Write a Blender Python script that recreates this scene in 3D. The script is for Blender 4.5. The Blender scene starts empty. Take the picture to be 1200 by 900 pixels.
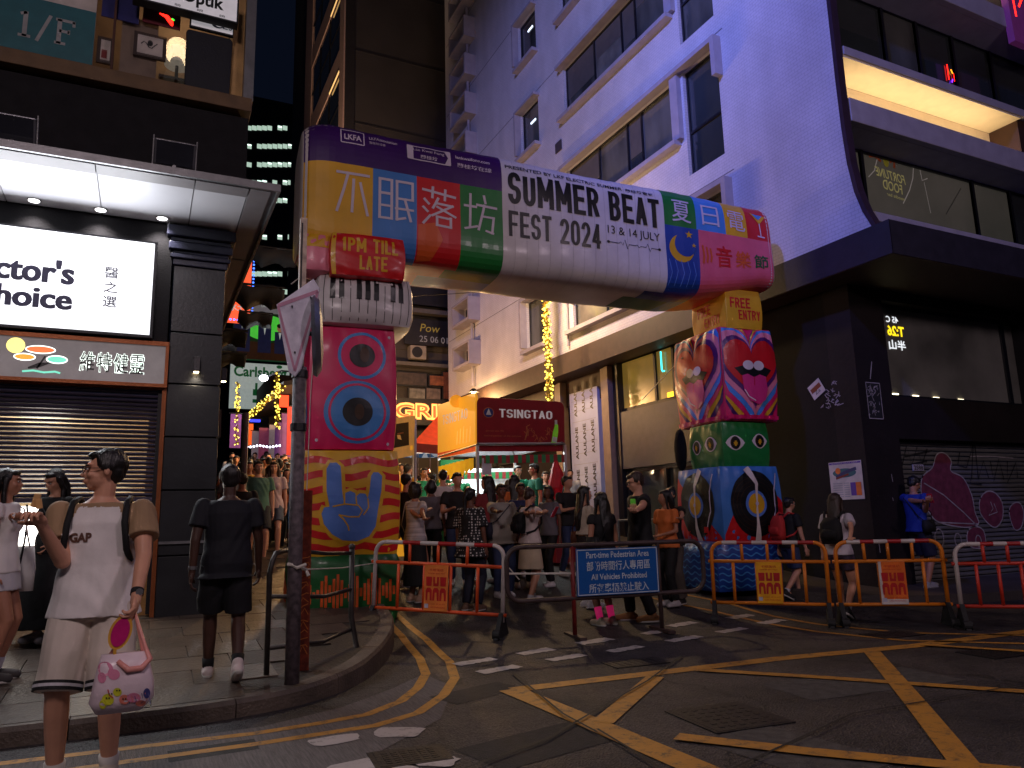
import bpy, bmesh, math, random
import numpy as np
from mathutils import Vector, Matrix
from mathutils.bvhtree import BVHTree

random.seed(7)
SC = bpy.context.scene
COL = SC.collection
PI = math.pi

# ------------------------------------------------------------------ camera
FPX, CAMH = 875.0, 1.33
_y, _p, _r = math.radians(26.2), math.radians(10.24), math.radians(-1.48)
FW = Vector((math.sin(_y)*math.cos(_p), math.cos(_y)*math.cos(_p), math.sin(_p)))
_rt = Vector((math.cos(_y), -math.sin(_y), 0)); _up = _rt.cross(FW)
RT = _rt*math.cos(_r) + _up*math.sin(_r)
UP = RT.cross(FW)
CAM0 = Vector((0, 0, CAMH))
cd = bpy.data.cameras.new('camera'); cam = bpy.data.objects.new('camera', cd); COL.objects.link(cam)
cam.matrix_world = Matrix(((RT.x, UP.x, -FW.x, 0), (RT.y, UP.y, -FW.y, 0), (RT.z, UP.z, -FW.z, CAMH), (0, 0, 0, 1)))
cd.sensor_width = 36; cd.lens = FPX/1200*36; cd.clip_start = 0.05; cd.clip_end = 600
SC.camera = cam

# ------------------------------------------------------------------ world (night) and exposure
W = bpy.data.worlds.new('World'); SC.world = W; W.use_nodes = True
wn = W.node_tree.nodes; wl = W.node_tree.links
bg = wn['Background']; bg.inputs[0].default_value = (0.13, 0.21, 0.50, 1); bg.inputs[1].default_value = 0.013
SC.view_settings.view_transform = 'Standard'; SC.view_settings.look = 'None'
SC.view_settings.exposure = 0.3; SC.view_settings.gamma = 1

# ------------------------------------------------------------------ measuring helpers
def ray(px, py):
    return (RT*((px-600)/FPX) - UP*((py-450)/FPX) + FW)
def gz(Y):                       # the side street climbs away from the junction
    if Y < 6.5: return 0.0
    if Y < 9.5: return .11*(Y-6.5)**2/6
    return .11*(Y-8)
def pz(Y):                       # top of the left pavement
    if Y < 5.9: return .12
    return max(.12+.07*(Y-5.9), gz(Y)+.12)
def G(px, py, h=0.0, fn=None):
    fn = fn or (lambda Y: gz(Y)+h)
    d = ray(px, py); t = 1.0
    while t < 90:
        p = CAM0+d*t
        if p.z < fn(p.y): break
        t += .01
    return p
def onX(px, py, X): d = ray(px, py); return CAM0+d*(X/d.x)
def onY(px, py, Y): d = ray(px, py); return CAM0+d*(Y/d.y)
def onZ(px, py, z): d = ray(px, py); return CAM0+d*((z-CAMH)/d.z)
def atd(px, py, dep): return CAM0+ray(px, py)*dep
def proj(P):
    q = Vector(P)-CAM0; w = q.dot(FW)
    return 600+FPX*q.dot(RT)/w, 450-FPX*q.dot(UP)/w, w

# ------------------------------------------------------------------ materials
def lin(c):
    return tuple((x/12.92 if x <= .04045 else ((x+.055)/1.055)**2.4) for x in [v/255 for v in c])
_mats = {}
def mat(name, col, rough=.6, var=.18, scale=6., bump=.15, bscale=None, metal=0., emit=0., ecol=None, coat=0., stretch=None, spec=None, trans=0., alpha=None, srgb=False, nosample=False):
    if name in _mats: return _mats[name]
    m = bpy.data.materials.new(name); m.use_nodes = True; nt = m.node_tree; N = nt.nodes; L = nt.links
    b = N['Principled BSDF']
    c = lin(col) if srgb else col
    tc = N.new('ShaderNodeTexCoord'); mp = N.new('ShaderNodeMapping'); L.new(tc.outputs['Object'], mp.inputs[0])
    if stretch: mp.inputs['Scale'].default_value = stretch
    nz = N.new('ShaderNodeTexNoise'); nz.inputs['Scale'].default_value = scale; nz.inputs['Detail'].default_value = 5
    L.new(mp.outputs[0], nz.inputs['Vector'])
    mx = N.new('ShaderNodeMix'); mx.data_type = 'RGBA'
    lo = tuple(v*(1-var) for v in c); hi = tuple(min(1, v*(1+var)) for v in c)
    mx.inputs[6].default_value = (*lo, 1); mx.inputs[7].default_value = (*hi, 1)
    rp = N.new('ShaderNodeMapRange'); rp.inputs[1].default_value = .3; rp.inputs[2].default_value = .7
    L.new(nz.outputs[0], rp.inputs[0]); L.new(rp.outputs[0], mx.inputs[0]); L.new(mx.outputs[2], b.inputs['Base Color'])
    b.inputs['Roughness'].default_value = rough; b.inputs['Metallic'].default_value = metal
    if spec is not None: b.inputs['Specular IOR Level'].default_value = spec
    if coat: b.inputs['Coat Weight'].default_value = coat; b.inputs['Coat Roughness'].default_value = .15
    if trans: b.inputs['Transmission Weight'].default_value = trans
    if alpha is not None: b.inputs['Alpha'].default_value = alpha
    if bump:
        n2 = N.new('ShaderNodeTexNoise'); n2.inputs['Scale'].default_value = bscale or scale*8; n2.inputs['Detail'].default_value = 4
        L.new(mp.outputs[0], n2.inputs['Vector'])
        bp = N.new('ShaderNodeBump'); bp.inputs['Strength'].default_value = bump; bp.inputs['Distance'].default_value = .02
        L.new(n2.outputs[0], bp.inputs['Height']); L.new(bp.outputs[0], b.inputs['Normal'])
    if emit:
        ec = ecol or c
        b.inputs['Emission Color'].default_value = (*ec, 1); b.inputs['Emission Strength'].default_value = emit
        if nosample: m.cycles.emission_sampling = 'NONE'
    _mats[name] = m
    return m
def sm(name, rgb, **k): return mat(name, rgb, srgb=True, **k)

# ------------------------------------------------------------------ objects
def tag(o, label=None, cat=None, group=None, kind=None):
    if label: o['label'] = label
    if cat: o['category'] = cat
    if group: o['group'] = group
    if kind: o['kind'] = kind
    return o
def thing(name, label, cat, loc=(0, 0, 0), rz=0, group=None):
    o = bpy.data.objects.new(name, None); COL.objects.link(o)
    o.location = loc; o.rotation_euler = (0, 0, rz); o.empty_display_size = .1
    o['W'] = 0; del o['W']
    tag(o, label, cat, group); WM[o.name] = Matrix.Translation(Vector(loc)) @ Matrix.Rotation(rz, 4, 'Z')
    return o
WM = {}
def wmat(o): return WM.get(o.name, Matrix.Identity(4)) if o else Matrix.Identity(4)
def link(name, me, parent=None, W_=None):
    o = bpy.data.objects.new(name, me); COL.objects.link(o)
    if parent:
        o.parent = parent
    WM[o.name] = wmat(parent)
    return o
def copy_tree(o, parent=None, M=None):
    c = o.copy(); COL.objects.link(c)
    if parent: c.parent = parent
    for ch in o.children: copy_tree(ch, c)
    return c

class MB:
    def __init__(s, T=None): s.v = []; s.f = []; s.mi = []; s.T = T or Matrix.Identity(4)
    def add(s, vs, fs, m=0):
        b = len(s.v); s.v += [s.T @ Vector(v) for v in vs]; s.f += [tuple(i+b for i in f) for f in fs]; s.mi += [m]*len(fs); return s
    def box(s, x0, x1, y0, y1, z0, z1, m=0):
        return s.add([(x0,y0,z0),(x1,y0,z0),(x1,y1,z0),(x0,y1,z0),(x0,y0,z1),(x1,y0,z1),(x1,y1,z1),(x0,y1,z1)],
              [(3,2,1,0),(4,5,6,7),(0,1,5,4),(1,2,6,5),(2,3,7,6),(3,0,4,7)], m)
    def prism(s, poly, ext, m=0):
        n = len(poly); e = Vector(ext); a = [Vector(p) for p in poly]
        nr = Vector((0, 0, 0))
        for i in range(n): nr += a[i].cross(a[(i+1) % n])
        if nr.dot(e) > 0: a.reverse()
        return s.add(a+[p+e for p in a], [tuple(range(n)), tuple(range(2*n-1, n-1, -1))]+[(i, i+n, (i+1) % n+n, (i+1) % n) for i in range(n)], m)
    def quad(s, a, b, c, d, m=0): return s.add([a, b, c, d], [(0, 1, 2, 3)], m)
    def tube(s, pts, r, n=8, m=0, caps=True, closed=False):
        pts = [Vector(p) for p in pts]; k = len(pts); vs = []; prev = None
        rs = r if isinstance(r, (list, tuple)) else [r]*k
        for i, p in enumerate(pts):
            t = (pts[(i+1) % k]-pts[i-1]) if closed else (pts[min(i+1, k-1)]-pts[max(i-1, 0)])
            t.normalize()
            if prev is None:
                a = Vector((0, 0, 1)) if abs(t.z) < .9 else Vector((1, 0, 0)); u = t.cross(a).normalized()
            else: u = (prev-t*prev.dot(t)).normalized()
            prev = u; w = t.cross(u)
            for j in range(n):
                an = 2*PI*j/n; vs.append(p+(u*math.cos(an)+w*math.sin(an))*rs[i])
        fs = []
        for i in range(k if closed else k-1):
            for j in range(n):
                fs.append((i*n+j, i*n+(j+1) % n, ((i+1) % k)*n+(j+1) % n, ((i+1) % k)*n+j))
        if caps and not closed: fs += [tuple(range(n-1, -1, -1)), tuple((k-1)*n+j for j in range(n))]
        return s.add(vs, fs, m)
    def loft(s, rings, n=20, m=0, sq=2.0):
        # ring: (center, rx, ry[, X axis, Y axis])
        vs = []; k = len(rings)
        for R in rings:
            c = Vector(R[0]); X = Vector(R[3]) if len(R) > 3 else Vector((1, 0, 0)); Y = Vector(R[4]) if len(R) > 4 else Vector((0, 1, 0))
            for j in range(n):
                a = 2*PI*j/n; ca, sa = math.cos(a), math.sin(a)
                ca = math.copysign(abs(ca)**(2/sq), ca); sa = math.copysign(abs(sa)**(2/sq), sa)
                vs.append(c+X*(R[1]*ca)+Y*(R[2]*sa))
        fs = [(i*n+j, i*n+(j+1) % n, (i+1)*n+(j+1) % n, (i+1)*n+j) for i in range(k-1) for j in range(n)]
        fs += [tuple(range(n-1, -1, -1)), tuple((k-1)*n+j for j in range(n))]
        return s.add(vs, fs, m)
    def ell(s, c, r, m=0, Rm=None, n=12):
        c = Vector(c); vs = [(0, 0, 1)]; k = n//2+1
        for i in range(1, k):
            th = PI*i/k
            for j in range(n): vs.append((math.sin(th)*math.cos(2*PI*j/n), math.sin(th)*math.sin(2*PI*j/n), math.cos(th)))
        vs.append((0, 0, -1)); fs = [(0, 1+j, 1+(j+1) % n) for j in range(n)]
        for i in range(k-2):
            for j in range(n): a = 1+i*n; fs.append((a+j, a+n+j, a+n+(j+1) % n, a+(j+1) % n))
        a = 1+(k-2)*n; e = len(vs)-1; fs += [(a+j, e, a+(j+1) % n) for j in range(n)]
        out = []
        for v in vs:
            q = Vector((v[0]*r[0], v[1]*r[1], v[2]*r[2]))
            if Rm: q = Rm @ q
            out.append(c+q)
        return s.add(out, fs, m)
    def cap(s, p0, p1, r0, r1=None, m=0, n=10):
        p0 = Vector(p0); p1 = Vector(p1); r1 = r0 if r1 is None else r1; d = p1-p0; L = d.length
        if L < 1e-5: return s.ell(p0, (r0, r0, r0), m)
        t = d/L; pts = []; rs = []
        for a in (-80, -50, -20): an = math.radians(a); pts.append(p0+t*r0*math.sin(an)); rs.append(r0*math.cos(an))
        for i in range(1, 4): pts.append(p0+d*i/4); rs.append(r0+(r1-r0)*i/4)
        for a in (20, 50, 80): an = math.radians(a); pts.append(p1+t*r1*math.sin(an)); rs.append(r1*math.cos(an))
        return s.tube(pts, rs, n, m)
    def mesh(s, name, mats, inv=None, smooth=False):
        me = bpy.data.meshes.new(name)
        vs = [inv @ v for v in s.v] if inv else s.v
        me.from_pydata([tuple(v) for v in vs], [], s.f)
        for m in (mats if isinstance(mats, (list, tuple)) else [mats]): me.materials.append(m)
        me.polygons.foreach_set('material_index', s.mi)
        if smooth: me.polygons.foreach_set('use_smooth', [True]*len(me.polygons))
        me.update(); return me
    def build(s, name, mats, parent=None, smooth=False, bevel=0):
        inv = wmat(parent).inverted() if parent else None
        me = s.mesh(name, mats, inv, smooth); o = link(name, me, parent)
        if bevel:
            b = o.modifiers.new('bevel', 'BEVEL'); b.width = bevel; b.segments = 2; b.limit_method = 'ANGLE'
        return o
def bxo(name, m, parent, *a, bevel=0): return MB().box(*a).build(name, m, parent, bevel=bevel)

# ------------------------------------------------------------------ flat print: 2-D shapes laid on a surface
_tc = {}
def text2d(s, bold=0.0):
    key = (s, bold)
    if key in _tc: return _tc[key]
    cu = bpy.data.curves.new('t', 'FONT'); cu.body = s; cu.size = 1; cu.offset = bold; cu.resolution_u = 3; cu.fill_mode = 'FRONT'
    o = bpy.data.objects.new('t', cu); COL.objects.link(o)
    dg = bpy.context.evaluated_depsgraph_get(); me = bpy.data.meshes.new_from_object(o.evaluated_get(dg))
    v = [(a.co.x, a.co.y) for a in me.vertices]; f = [tuple(p.vertices) for p in me.polygons]
    bpy.data.objects.remove(o); bpy.data.curves.remove(cu); bpy.data.meshes.remove(me)
    if not v: v = [(0, 0)]
    xs = [a[0] for a in v]; ys = [a[1] for a in v]; x0, x1, y0, y1 = min(xs), max(xs), min(ys), max(ys)
    v = [((a[0]-x0)/(x1-x0+1e-6), (a[1]-y0)/(y1-y0+1e-6)) for a in v]
    _tc[key] = (v, f, (x1-x0)/(y1-y0+1e-6)); return _tc[key]
def _arc(cx, cy, rx, ry, a0, a1, n=10): return [(cx+rx*math.cos(math.radians(a0+(a1-a0)*i/n)), cy+ry*math.sin(math.radians(a0+(a1-a0)*i/n))) for i in range(n+1)]
_S = [(1, .78)]+_arc(.5, .78, .5, .22, 0, 180)+_arc(.5, .68, .5, .18, 180, 250, 4)+_arc(.5, .30, .5, .20, 70, 0, 4)+_arc(.5, .22, .5, .22, 0, -180)+[(0, .26)]
_O = _arc(.5, .76, .5, .24, 0, 180)+_arc(.5, .24, .5, .24, 180, 360)+[(1, .76)]
GLY = {'S': [_S], 'U': [[(0, 1), (0, .24)]+_arc(.5, .24, .5, .24, 180, 360)+[(1, 1)]], 'M': [[(0, 0), (0, 1)], [(1, 0), (1, 1)], [(0, 1), (.5, .25)], [(1, 1), (.5, .25)]],
 'E': [[(0, 0), (0, 1)], [(0, 1), (1, 1)], [(0, .51), (.85, .51)], [(0, 0), (1, 0)]], 'F': [[(0, 0), (0, 1)], [(0, 1), (1, 1)], [(0, .5), (.85, .5)]], 'L': [[(0, 0), (0, 1)], [(0, 0), (1, 0)]], 'T': [[(0, 1), (1, 1)], [(.5, 0), (.5, 1)]], 'I': [[(.5, 0), (.5, 1)]],
 'R': [[(0, 0), (0, 1)], [(0, 1), (.55, 1)]+_arc(.55, .75, .45, .25, 90, -90)+[(0, .5)], [(.55, .5), (1, 0)]], 'P': [[(0, 0), (0, 1)], [(0, 1), (.55, 1)]+_arc(.55, .74, .45, .26, 90, -90)+[(0, .48)]],
 'B': [[(0, 0), (0, 1)], [(0, 1), (.5, 1)]+_arc(.5, .76, .45, .24, 90, -90)+[(0, .52)], [(0, .52), (.5, .52)]+_arc(.5, .26, .5, .26, 90, -90)+[(0, 0)]],
 'A': [[(0, 0), (.5, 1)], [(.5, 1), (1, 0)], [(.2, .28), (.8, .28)]], 'N': [[(0, 0), (0, 1)], [(1, 0), (1, 1)], [(0, 1), (1, 0)]], 'Y': [[(0, 1), (.5, .45)], [(1, 1), (.5, .45)], [(.5, 0), (.5, .45)]],
 'G': [[(1, .78)]+_arc(.5, .76, .5, .24, 0, 180)+_arc(.5, .24, .5, .24, 180, 360)+[(1, .46), (.55, .46)]], 'O': [_O], '0': [_O], 'K': [[(0, 0), (0, 1)], [(0, .4), (1, 1)], [(.35, .62), (1, 0)]], 'X': [[(0, 0), (1, 1)], [(0, 1), (1, 0)]],
 '1': [[(.1, .8), (.55, 1)], [(.6, 0), (.6, 1)]], '2': [_arc(.5, .75, .5, .25, 180, 0)+[(.95, .6), (0, .0)], [(0, 0), (1, 0)]], '4': [[(.75, 0), (.75, 1)], [(.75, 1), (0, .28)], [(0, .25), (1, .25)]], ' ': []}
GLW = {'I': .3, 'M': 1.3, ' ': .55, '1': .6, 'L': .85}
class Print:
    def __init__(s): s.items = []
    def poly(s, pts, m, layer=1): s.items.append(([tuple(p) for p in pts], [tuple(range(len(pts)))], m, layer)); return s
    def rect(s, x0, x1, y0, y1, m, layer=1): return s.poly([(x0, y0), (x1, y0), (x1, y1), (x0, y1)], m, layer)
    def ell(s, cx, cy, rx, ry, m, layer=1, n=36, a0=0, a1=2*PI):
        return s.poly([(cx+rx*math.cos(a0+(a1-a0)*i/n), cy+ry*math.sin(a0+(a1-a0)*i/n)) for i in range(n)], m, layer)
    def line(s, pts, w, m, layer=1):
        vs = []; k = len(pts); ws = w if isinstance(w, (list, tuple)) else [w]*k
        for i, p in enumerate(pts):
            a = pts[max(i-1, 0)]; b = pts[min(i+1, k-1)]; dx, dy = b[0]-a[0], b[1]-a[1]; L = math.hypot(dx, dy) or 1
            nx, ny = -dy/L*ws[i]/2, dx/L*ws[i]/2; vs += [(p[0]+nx, p[1]+ny), (p[0]-nx, p[1]-ny)]
        s.items.append((vs, [(2*i, 2*i+1, 2*i+3, 2*i+2) for i in range(k-1)], m, layer)); return s
    def text(s, t, x0, x1, y0, y1, m, layer=2, bold=0, mirror=False, rot=None, skew=0):
        v, f, _ = text2d(t, bold)
        pts = []
        for a, b in v:
            if mirror: a = 1-a
            x, y = x0+(x1-x0)*a, y0+(y1-y0)*b
            x += skew*(b-.5)*(y1-y0)
            if rot:
                cx, cy = (x0+x1)/2, (y0+y1)/2; c, q = math.cos(rot), math.sin(rot); dx, dy = x-cx, y-cy; x, y = cx+dx*c-dy*q, cy+dx*q+dy*c
            pts.append((x, y))
        s.items.append((pts, f, m, layer)); return s
    def block(s, t, x0, x1, y0, y1, m, layer=2, w=.2, gap=.17):
        # bold condensed capitals drawn as strokes; w = stroke width / letter width
        n = len(t); ws = [GLW.get(c, 1) for c in t]; tot = sum(ws)+gap*(n-1); u = (x1-x0)/tot; x = x0; th = w*u; ty = min(th, (y1-y0)*.2)
        for c, cw in zip(t, ws):
            for st in GLY.get(c, []):
                pts = [(x+th/2+(cw*u-th)*a, y0+ty/2+(y1-y0-ty)*b) for a, b in st]
                if len(pts) == 2:
                    (ax, ay), (bx, by) = pts; L_ = math.hypot(bx-ax, by-ay) or 1; ex, ey = (bx-ax)/L_*th/2, (by-ay)/L_*th/2
                    if abs(ex) > abs(ey)*8 or abs(ey) > abs(ex)*8: pts = [(ax-ex, ay-ey), (bx+ex, by+ey)]
                    elif abs(by-ay) > 1e-6: pts = [(ax-ex*.6, ay-ey*.6), (bx+ex*.6, by+ey*.6)]
                s.line(pts, th, m, layer)
            x += (cw+gap)*u
        return s
    def build(s, name, mats, fn, parent=None, step=None, lift=.003):
        """fn(x, y, off) -> world point"""
        allv = []; allf = []; mi = []
        inv = wmat(parent).inverted() if parent else Matrix.Identity(4)
        names = [m.name for m in mats]
        for vs, fs, m, layer in s.items:
            if step:
                bm = bmesh.new(); bv = [bm.verts.new((a, b, 0)) for a, b in vs]
                for f in fs:
                    try: bm.faces.new([bv[i] for i in f])
                    except ValueError: pass
                xs = [a for a, b in vs]; ys = [b for a, b in vs]
                if len(fs) == 1 and len(vs) > 4: bmesh.ops.triangulate(bm, faces=bm.faces[:])
                for ax, lo, hi in ((0, min(xs), max(xs)), (1, min(ys), max(ys))):
                    k = math.floor(lo/step)+1
                    while k*step < hi:
                        co = [0, 0, 0]; co[ax] = k*step; no = [0, 0, 0]; no[ax] = 1
                        bmesh.ops.bisect_plane(bm, geom=bm.verts[:]+bm.edges[:]+bm.faces[:], plane_co=co, plane_no=no); k += 1
                bm.verts.index_update(); vs2 = [(v.co.x, v.co.y) for v in bm.verts]; fs2 = [tuple(v.index for v in f.verts) for f in bm.faces]; bm.free()
            else: vs2, fs2 = vs, fs
            b = len(allv)
            allv += [tuple(inv @ Vector(fn(x, y, lift*layer))) for x, y in vs2]
            allf += [tuple(i+b for i in f) for f in fs2]; mi += [names.index(m.name)]*len(fs2)
        me = bpy.data.meshes.new(name); me.from_pydata(allv, [], allf)
        for m in mats: me.materials.append(m)
        me.polygons.foreach_set('material_index', mi); me.update()
        return link(name, me, parent)
def planefn(O, X, Y, Nn):
    O, X, Y, Nn = Vector(O), Vector(X), Vector(Y), Vector(Nn)
    return lambda x, y, o: O+X*x+Y*y+Nn*o
def fnY(Y):   # facade facing the camera: x -> world X, y -> world Z
    return lambda x, y, o: Vector((x, Y-o, y))
def fnX(X):   # facade facing left: x -> -world Y (left to right in the picture), y -> Z
    return lambda x, y, o: Vector((X-o, -x, y))

# ------------------------------------------------------------------ lamps
def lamp(name, kind, loc, energy, color, parent=None, size=.1, target=None, spot=60, blend=.5, sy=None):
    ld = bpy.data.lights.new(name, kind); ld.energy = energy; ld.color = color
    if kind == 'AREA':
        ld.size = size
        if sy: ld.shape = 'RECTANGLE'; ld.size_y = sy
    else: ld.shadow_soft_size = size
    if kind == 'SPOT': ld.spot_size = math.radians(spot); ld.spot_blend = blend
    o = bpy.data.objects.new(name, ld); COL.objects.link(o)
    M = Matrix.Translation(Vector(loc))
    if target is not None:
        d = (Vector(target)-Vector(loc)).normalized(); M = M @ d.to_track_quat('-Z', 'Y').to_matrix().to_4x4()
    if parent: o.parent = parent; M = wmat(parent).inverted() @ M
    o.matrix_local = M
    return o
# ================================================================== GROUND
def road_mat():
    m = bpy.data.materials.new('asphalt'); m.use_nodes = True; nt = m.node_tree; N = nt.nodes; L = nt.links; b = N['Principled BSDF']
    tc = N.new('ShaderNodeTexCoord')
    def noise(s, d=6): n = N.new('ShaderNodeTexNoise'); n.inputs['Scale'].default_value = s; n.inputs['Detail'].default_value = d; L.new(tc.outputs['Object'], n.inputs['Vector']); return n
    n1, n2, n3 = noise(1.1), noise(90, 3), noise(6)
    r = N.new('ShaderNodeValToRGB'); e = r.color_ramp.elements; e[0].position = .32; e[0].color = (.014, .013, .015, 1); e[1].position = .72; e[1].color = (.058, .049, .048, 1)
    L.new(n1.outputs[0], r.inputs[0])
    mx = N.new('ShaderNodeMix'); mx.data_type = 'RGBA'; mx.blend_type = 'OVERLAY'; mx.inputs[0].default_value = .95
    L.new(r.outputs[0], mx.inputs[6]); L.new(n2.outputs[0], mx.inputs[7])
    m2 = N.new('ShaderNodeMix'); m2.data_type = 'RGBA'; m2.blend_type = 'OVERLAY'; m2.inputs[0].default_value = .6
    L.new(mx.outputs[2], m2.inputs[6]); L.new(n3.outputs[0], m2.inputs[7])
    sp_ = N.new('ShaderNodeTexVoronoi'); sp_.inputs['Scale'].default_value = 75; L.new(tc.outputs['Object'], sp_.inputs['Vector']); sg = N.new('ShaderNodeSeparateColor'); L.new(sp_.outputs['Color'], sg.inputs[0])
    sr = N.new('ShaderNodeMapRange'); sr.inputs[1].default_value = .0; sr.inputs[2].default_value = 1; sr.inputs[3].default_value = .45; sr.inputs[4].default_value = 1.75; L.new(sg.outputs[0], sr.inputs[0])
    m5 = N.new('ShaderNodeMix'); m5.data_type = 'RGBA'; m5.blend_type = 'MULTIPLY'; m5.inputs[0].default_value = 1; L.new(m2.outputs[2], m5.inputs[6]); L.new(sr.outputs[0], m5.inputs[7]); m2 = m5
    # cracks
    vo = N.new('ShaderNodeTexVoronoi'); vo.feature = 'DISTANCE_TO_EDGE'; vo.inputs['Scale'].default_value = .55
    dn = N.new('ShaderNodeMix'); dn.data_type = 'RGBA'; dn.inputs[0].default_value = .25; L.new(tc.outputs['Object'], dn.inputs[6]); L.new(n3.outputs[1], dn.inputs[7]); L.new(dn.outputs[2], vo.inputs['Vector'])
    mr = N.new('ShaderNodeMapRange'); mr.inputs[1].default_value = .002; mr.inputs[2].default_value = .009; L.new(vo.outputs['Distance'], mr.inputs[0])
    m3 = N.new('ShaderNodeMix'); m3.data_type = 'RGBA'; m3.inputs[6].default_value = (.008, .008, .008, 1); L.new(mr.outputs[0], m3.inputs[0]); L.new(m2.outputs[2], m3.inputs[7])
    L.new(m3.outputs[2], b.inputs['Base Color'])
    rr = N.new('ShaderNodeMapRange'); rr.inputs[3].default_value = .42; rr.inputs[4].default_value = .8; L.new(n3.outputs[0], rr.inputs[0]); L.new(rr.outputs[0], b.inputs['Roughness'])
    bp = N.new('ShaderNodeBump'); bp.inputs['Strength'].default_value = .8; bp.inputs['Distance'].default_value = .012; L.new(sp_.outputs['Distance'], bp.inputs['Height']); L.new(bp.outputs[0], b.inputs['Normal'])
    return m
ASPH = road_mat()
ys = [-60, -30, -10, 0, 4, 6] + [6.5+.25*i for i in range(14)] + [12, 16, 20, 30, 45, 70, 120]
xs = [-60, -20, -5, 0, 4, 8, 12, 20, 60]
mb = MB(); vs = [(x, y, gz(y)) for y in ys for x in xs]; nx = len(xs)
mb.add(vs, [(j*nx+i, j*nx+i+1, (j+1)*nx+i+1, (j+1)*nx+i) for j in range(len(ys)-1) for i in range(nx-1)])
road = mb.build('road', ASPH, smooth=True); tag(road, 'dark patched asphalt road climbing into the side street', kind='structure')

def paint_mat(name, col, wear=.5):
    m = bpy.data.materials.new(name); m.use_nodes = True; nt = m.node_tree; N = nt.nodes; L = nt.links; b = N['Principled BSDF']
    tc = N.new('ShaderNodeTexCoord'); n = N.new('ShaderNodeTexNoise'); n.inputs['Scale'].default_value = 9; n.inputs['Detail'].default_value = 12; n.inputs['Roughness'].default_value = .85
    L.new(tc.outputs['Object'], n.inputs[0]); mr = N.new('ShaderNodeMapRange'); mr.inputs[1].default_value = wear-.08; mr.inputs[2].default_value = wear+.05; L.new(n.outputs[0], mr.inputs[0])
    n2 = N.new('ShaderNodeTexNoise'); n2.inputs['Scale'].default_value = 2.5; L.new(tc.outputs['Object'], n2.inputs[0])
    c = N.new('ShaderNodeMix'); c.data_type = 'RGBA'; c.inputs[6].default_value = (*[v*.65 for v in col], 1); c.inputs[7].default_value = (*col, 1); L.new(n2.outputs[0], c.inputs[0])
    mx = N.new('ShaderNodeMix'); mx.data_type = 'RGBA'; mx.inputs[7].default_value = (.04, .036, .035, 1); L.new(mr.outputs[0], mx.inputs[0]); L.new(c.outputs[2], mx.inputs[6]); L.new(mx.outputs[2], b.inputs['Base Color'])
    b.inputs['Roughness'].default_value = .6
    return m
YEL = paint_mat('yellow_road_paint', (.56, .26, .03), .58); WHI = paint_mat('white_road_paint', (.52, .47, .46), .60)
def ground_line(pxs, w, m, name, label, kind='structure', lift=.004, sub=6):
    pts = []
    P = [G(*p) for p in pxs]
    for i in range(len(P)-1):
        for k in range(sub): pts.append(P[i].lerp(P[i+1], k/sub))
    pts.append(P[-1])
    mb = MB(); vs = []
    for i, p in enumerate(pts):
        t = (pts[min(i+1, len(pts)-1)]-pts[max(i-1, 0)]); nrm = Vector((-t.y, t.x, 0)).normalized()*w/2
        for q in (p+nrm, p-nrm): vs.append((q.x, q.y, gz(q.y)+lift))
    mb.add(vs, [(2*i+1, 2*i+3, 2*i+2, 2*i) for i in range(len(pts)-1)])
    o = mb.build(name, m); tag(o, label, kind=kind); return o
for nm, p, w, lf in [('far edge', [(600, 809), (700, 797), (915, 772), (1075, 757), (1260, 733)], .17, 4), ('left edge', [(598, 809), (640, 826), (700, 851), (830, 907), (900, 938)], .2, 6),
                ('short diagonal', [(768, 794), (706, 848)], .15, 8), ('long shallow diagonal', [(817, 786), (960, 795), (1230, 814)], .12, 10),
                ('steep diagonal', [(1022, 765), (1075, 828), (1150, 922)], .15, 12), ('near diagonal', [(793, 866), (950, 884), (1120, 900), (1200, 908)], .14, 14), ('far corner diagonal', [(1080, 757), (1230, 767)], .1, 16)]:
    ground_line(p, w, YEL, 'box_junction_line', 'yellow box junction paint, the '+nm+' of the hatching', lift=lf/1000)
ground_line([(445, 718), (470, 745), (492, 772), (499, 790), (490, 806), (470, 822), (430, 838), (370, 849), (300, 860), (150, 878), (0, 896), (-120, 910)], .085, YEL, 'yellow_kerb_line', 'inner yellow line curving round the left kerb')
ground_line([(462, 718), (500, 750), (527, 776), (533, 795), (520, 815), (490, 836), (440, 851), (370, 862), (300, 873), (150, 893), (0, 915), (-120, 932)], .085, YEL, 'yellow_kerb_line', 'outer yellow line curving round the left kerb')
ground_line([(770, 690), (850, 706), (905, 722), (960, 732), (1060, 742), (1250, 746)], .08, YEL, 'yellow_kerb_line', 'yellow line curving round the right corner, inner')
ground_line([(760, 700), (835, 716), (900, 731), (960, 741), (1060, 751), (1250, 756)], .08, YEL, 'yellow_kerb_line', 'yellow line curving round the right corner, outer')
dashes = [(557, 776), (585, 785), (628, 764), (664, 771), (697, 752), (733, 761), (770, 741), (802, 749), (800, 732), (858, 739), (868, 723), (905, 729), (650, 655), (620, 672), (690, 640)]
A = G(557, 776); B = G(862, 724); dr = (B-A).normalized()
for i, p in enumerate(dashes):
    c = G(*p); l = .21+.04*random.random(); n_ = Vector((-dr.y, dr.x, 0))*(.085+.02*random.random())
    mb = MB(); k = 12; top = []; bot = []
    for j in range(k+1):
        q = c+dr*(l*(2*j/k-1)); jj = 1-.35*random.random(); top.append(q+n_*jj); bot.append(q-n_*(1-.35*random.random()))
    P = top+bot[::-1]
    mb.add([(q.x, q.y, gz(q.y)+.0055) for q in P], [tuple(range(len(P)))]); o = mb.build('give_way_dash', WHI)
    for pl in o.data.polygons:
        if pl.normal.z < 0: o.data.flip_normals(); break
    tag(o, kind='structure')
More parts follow.
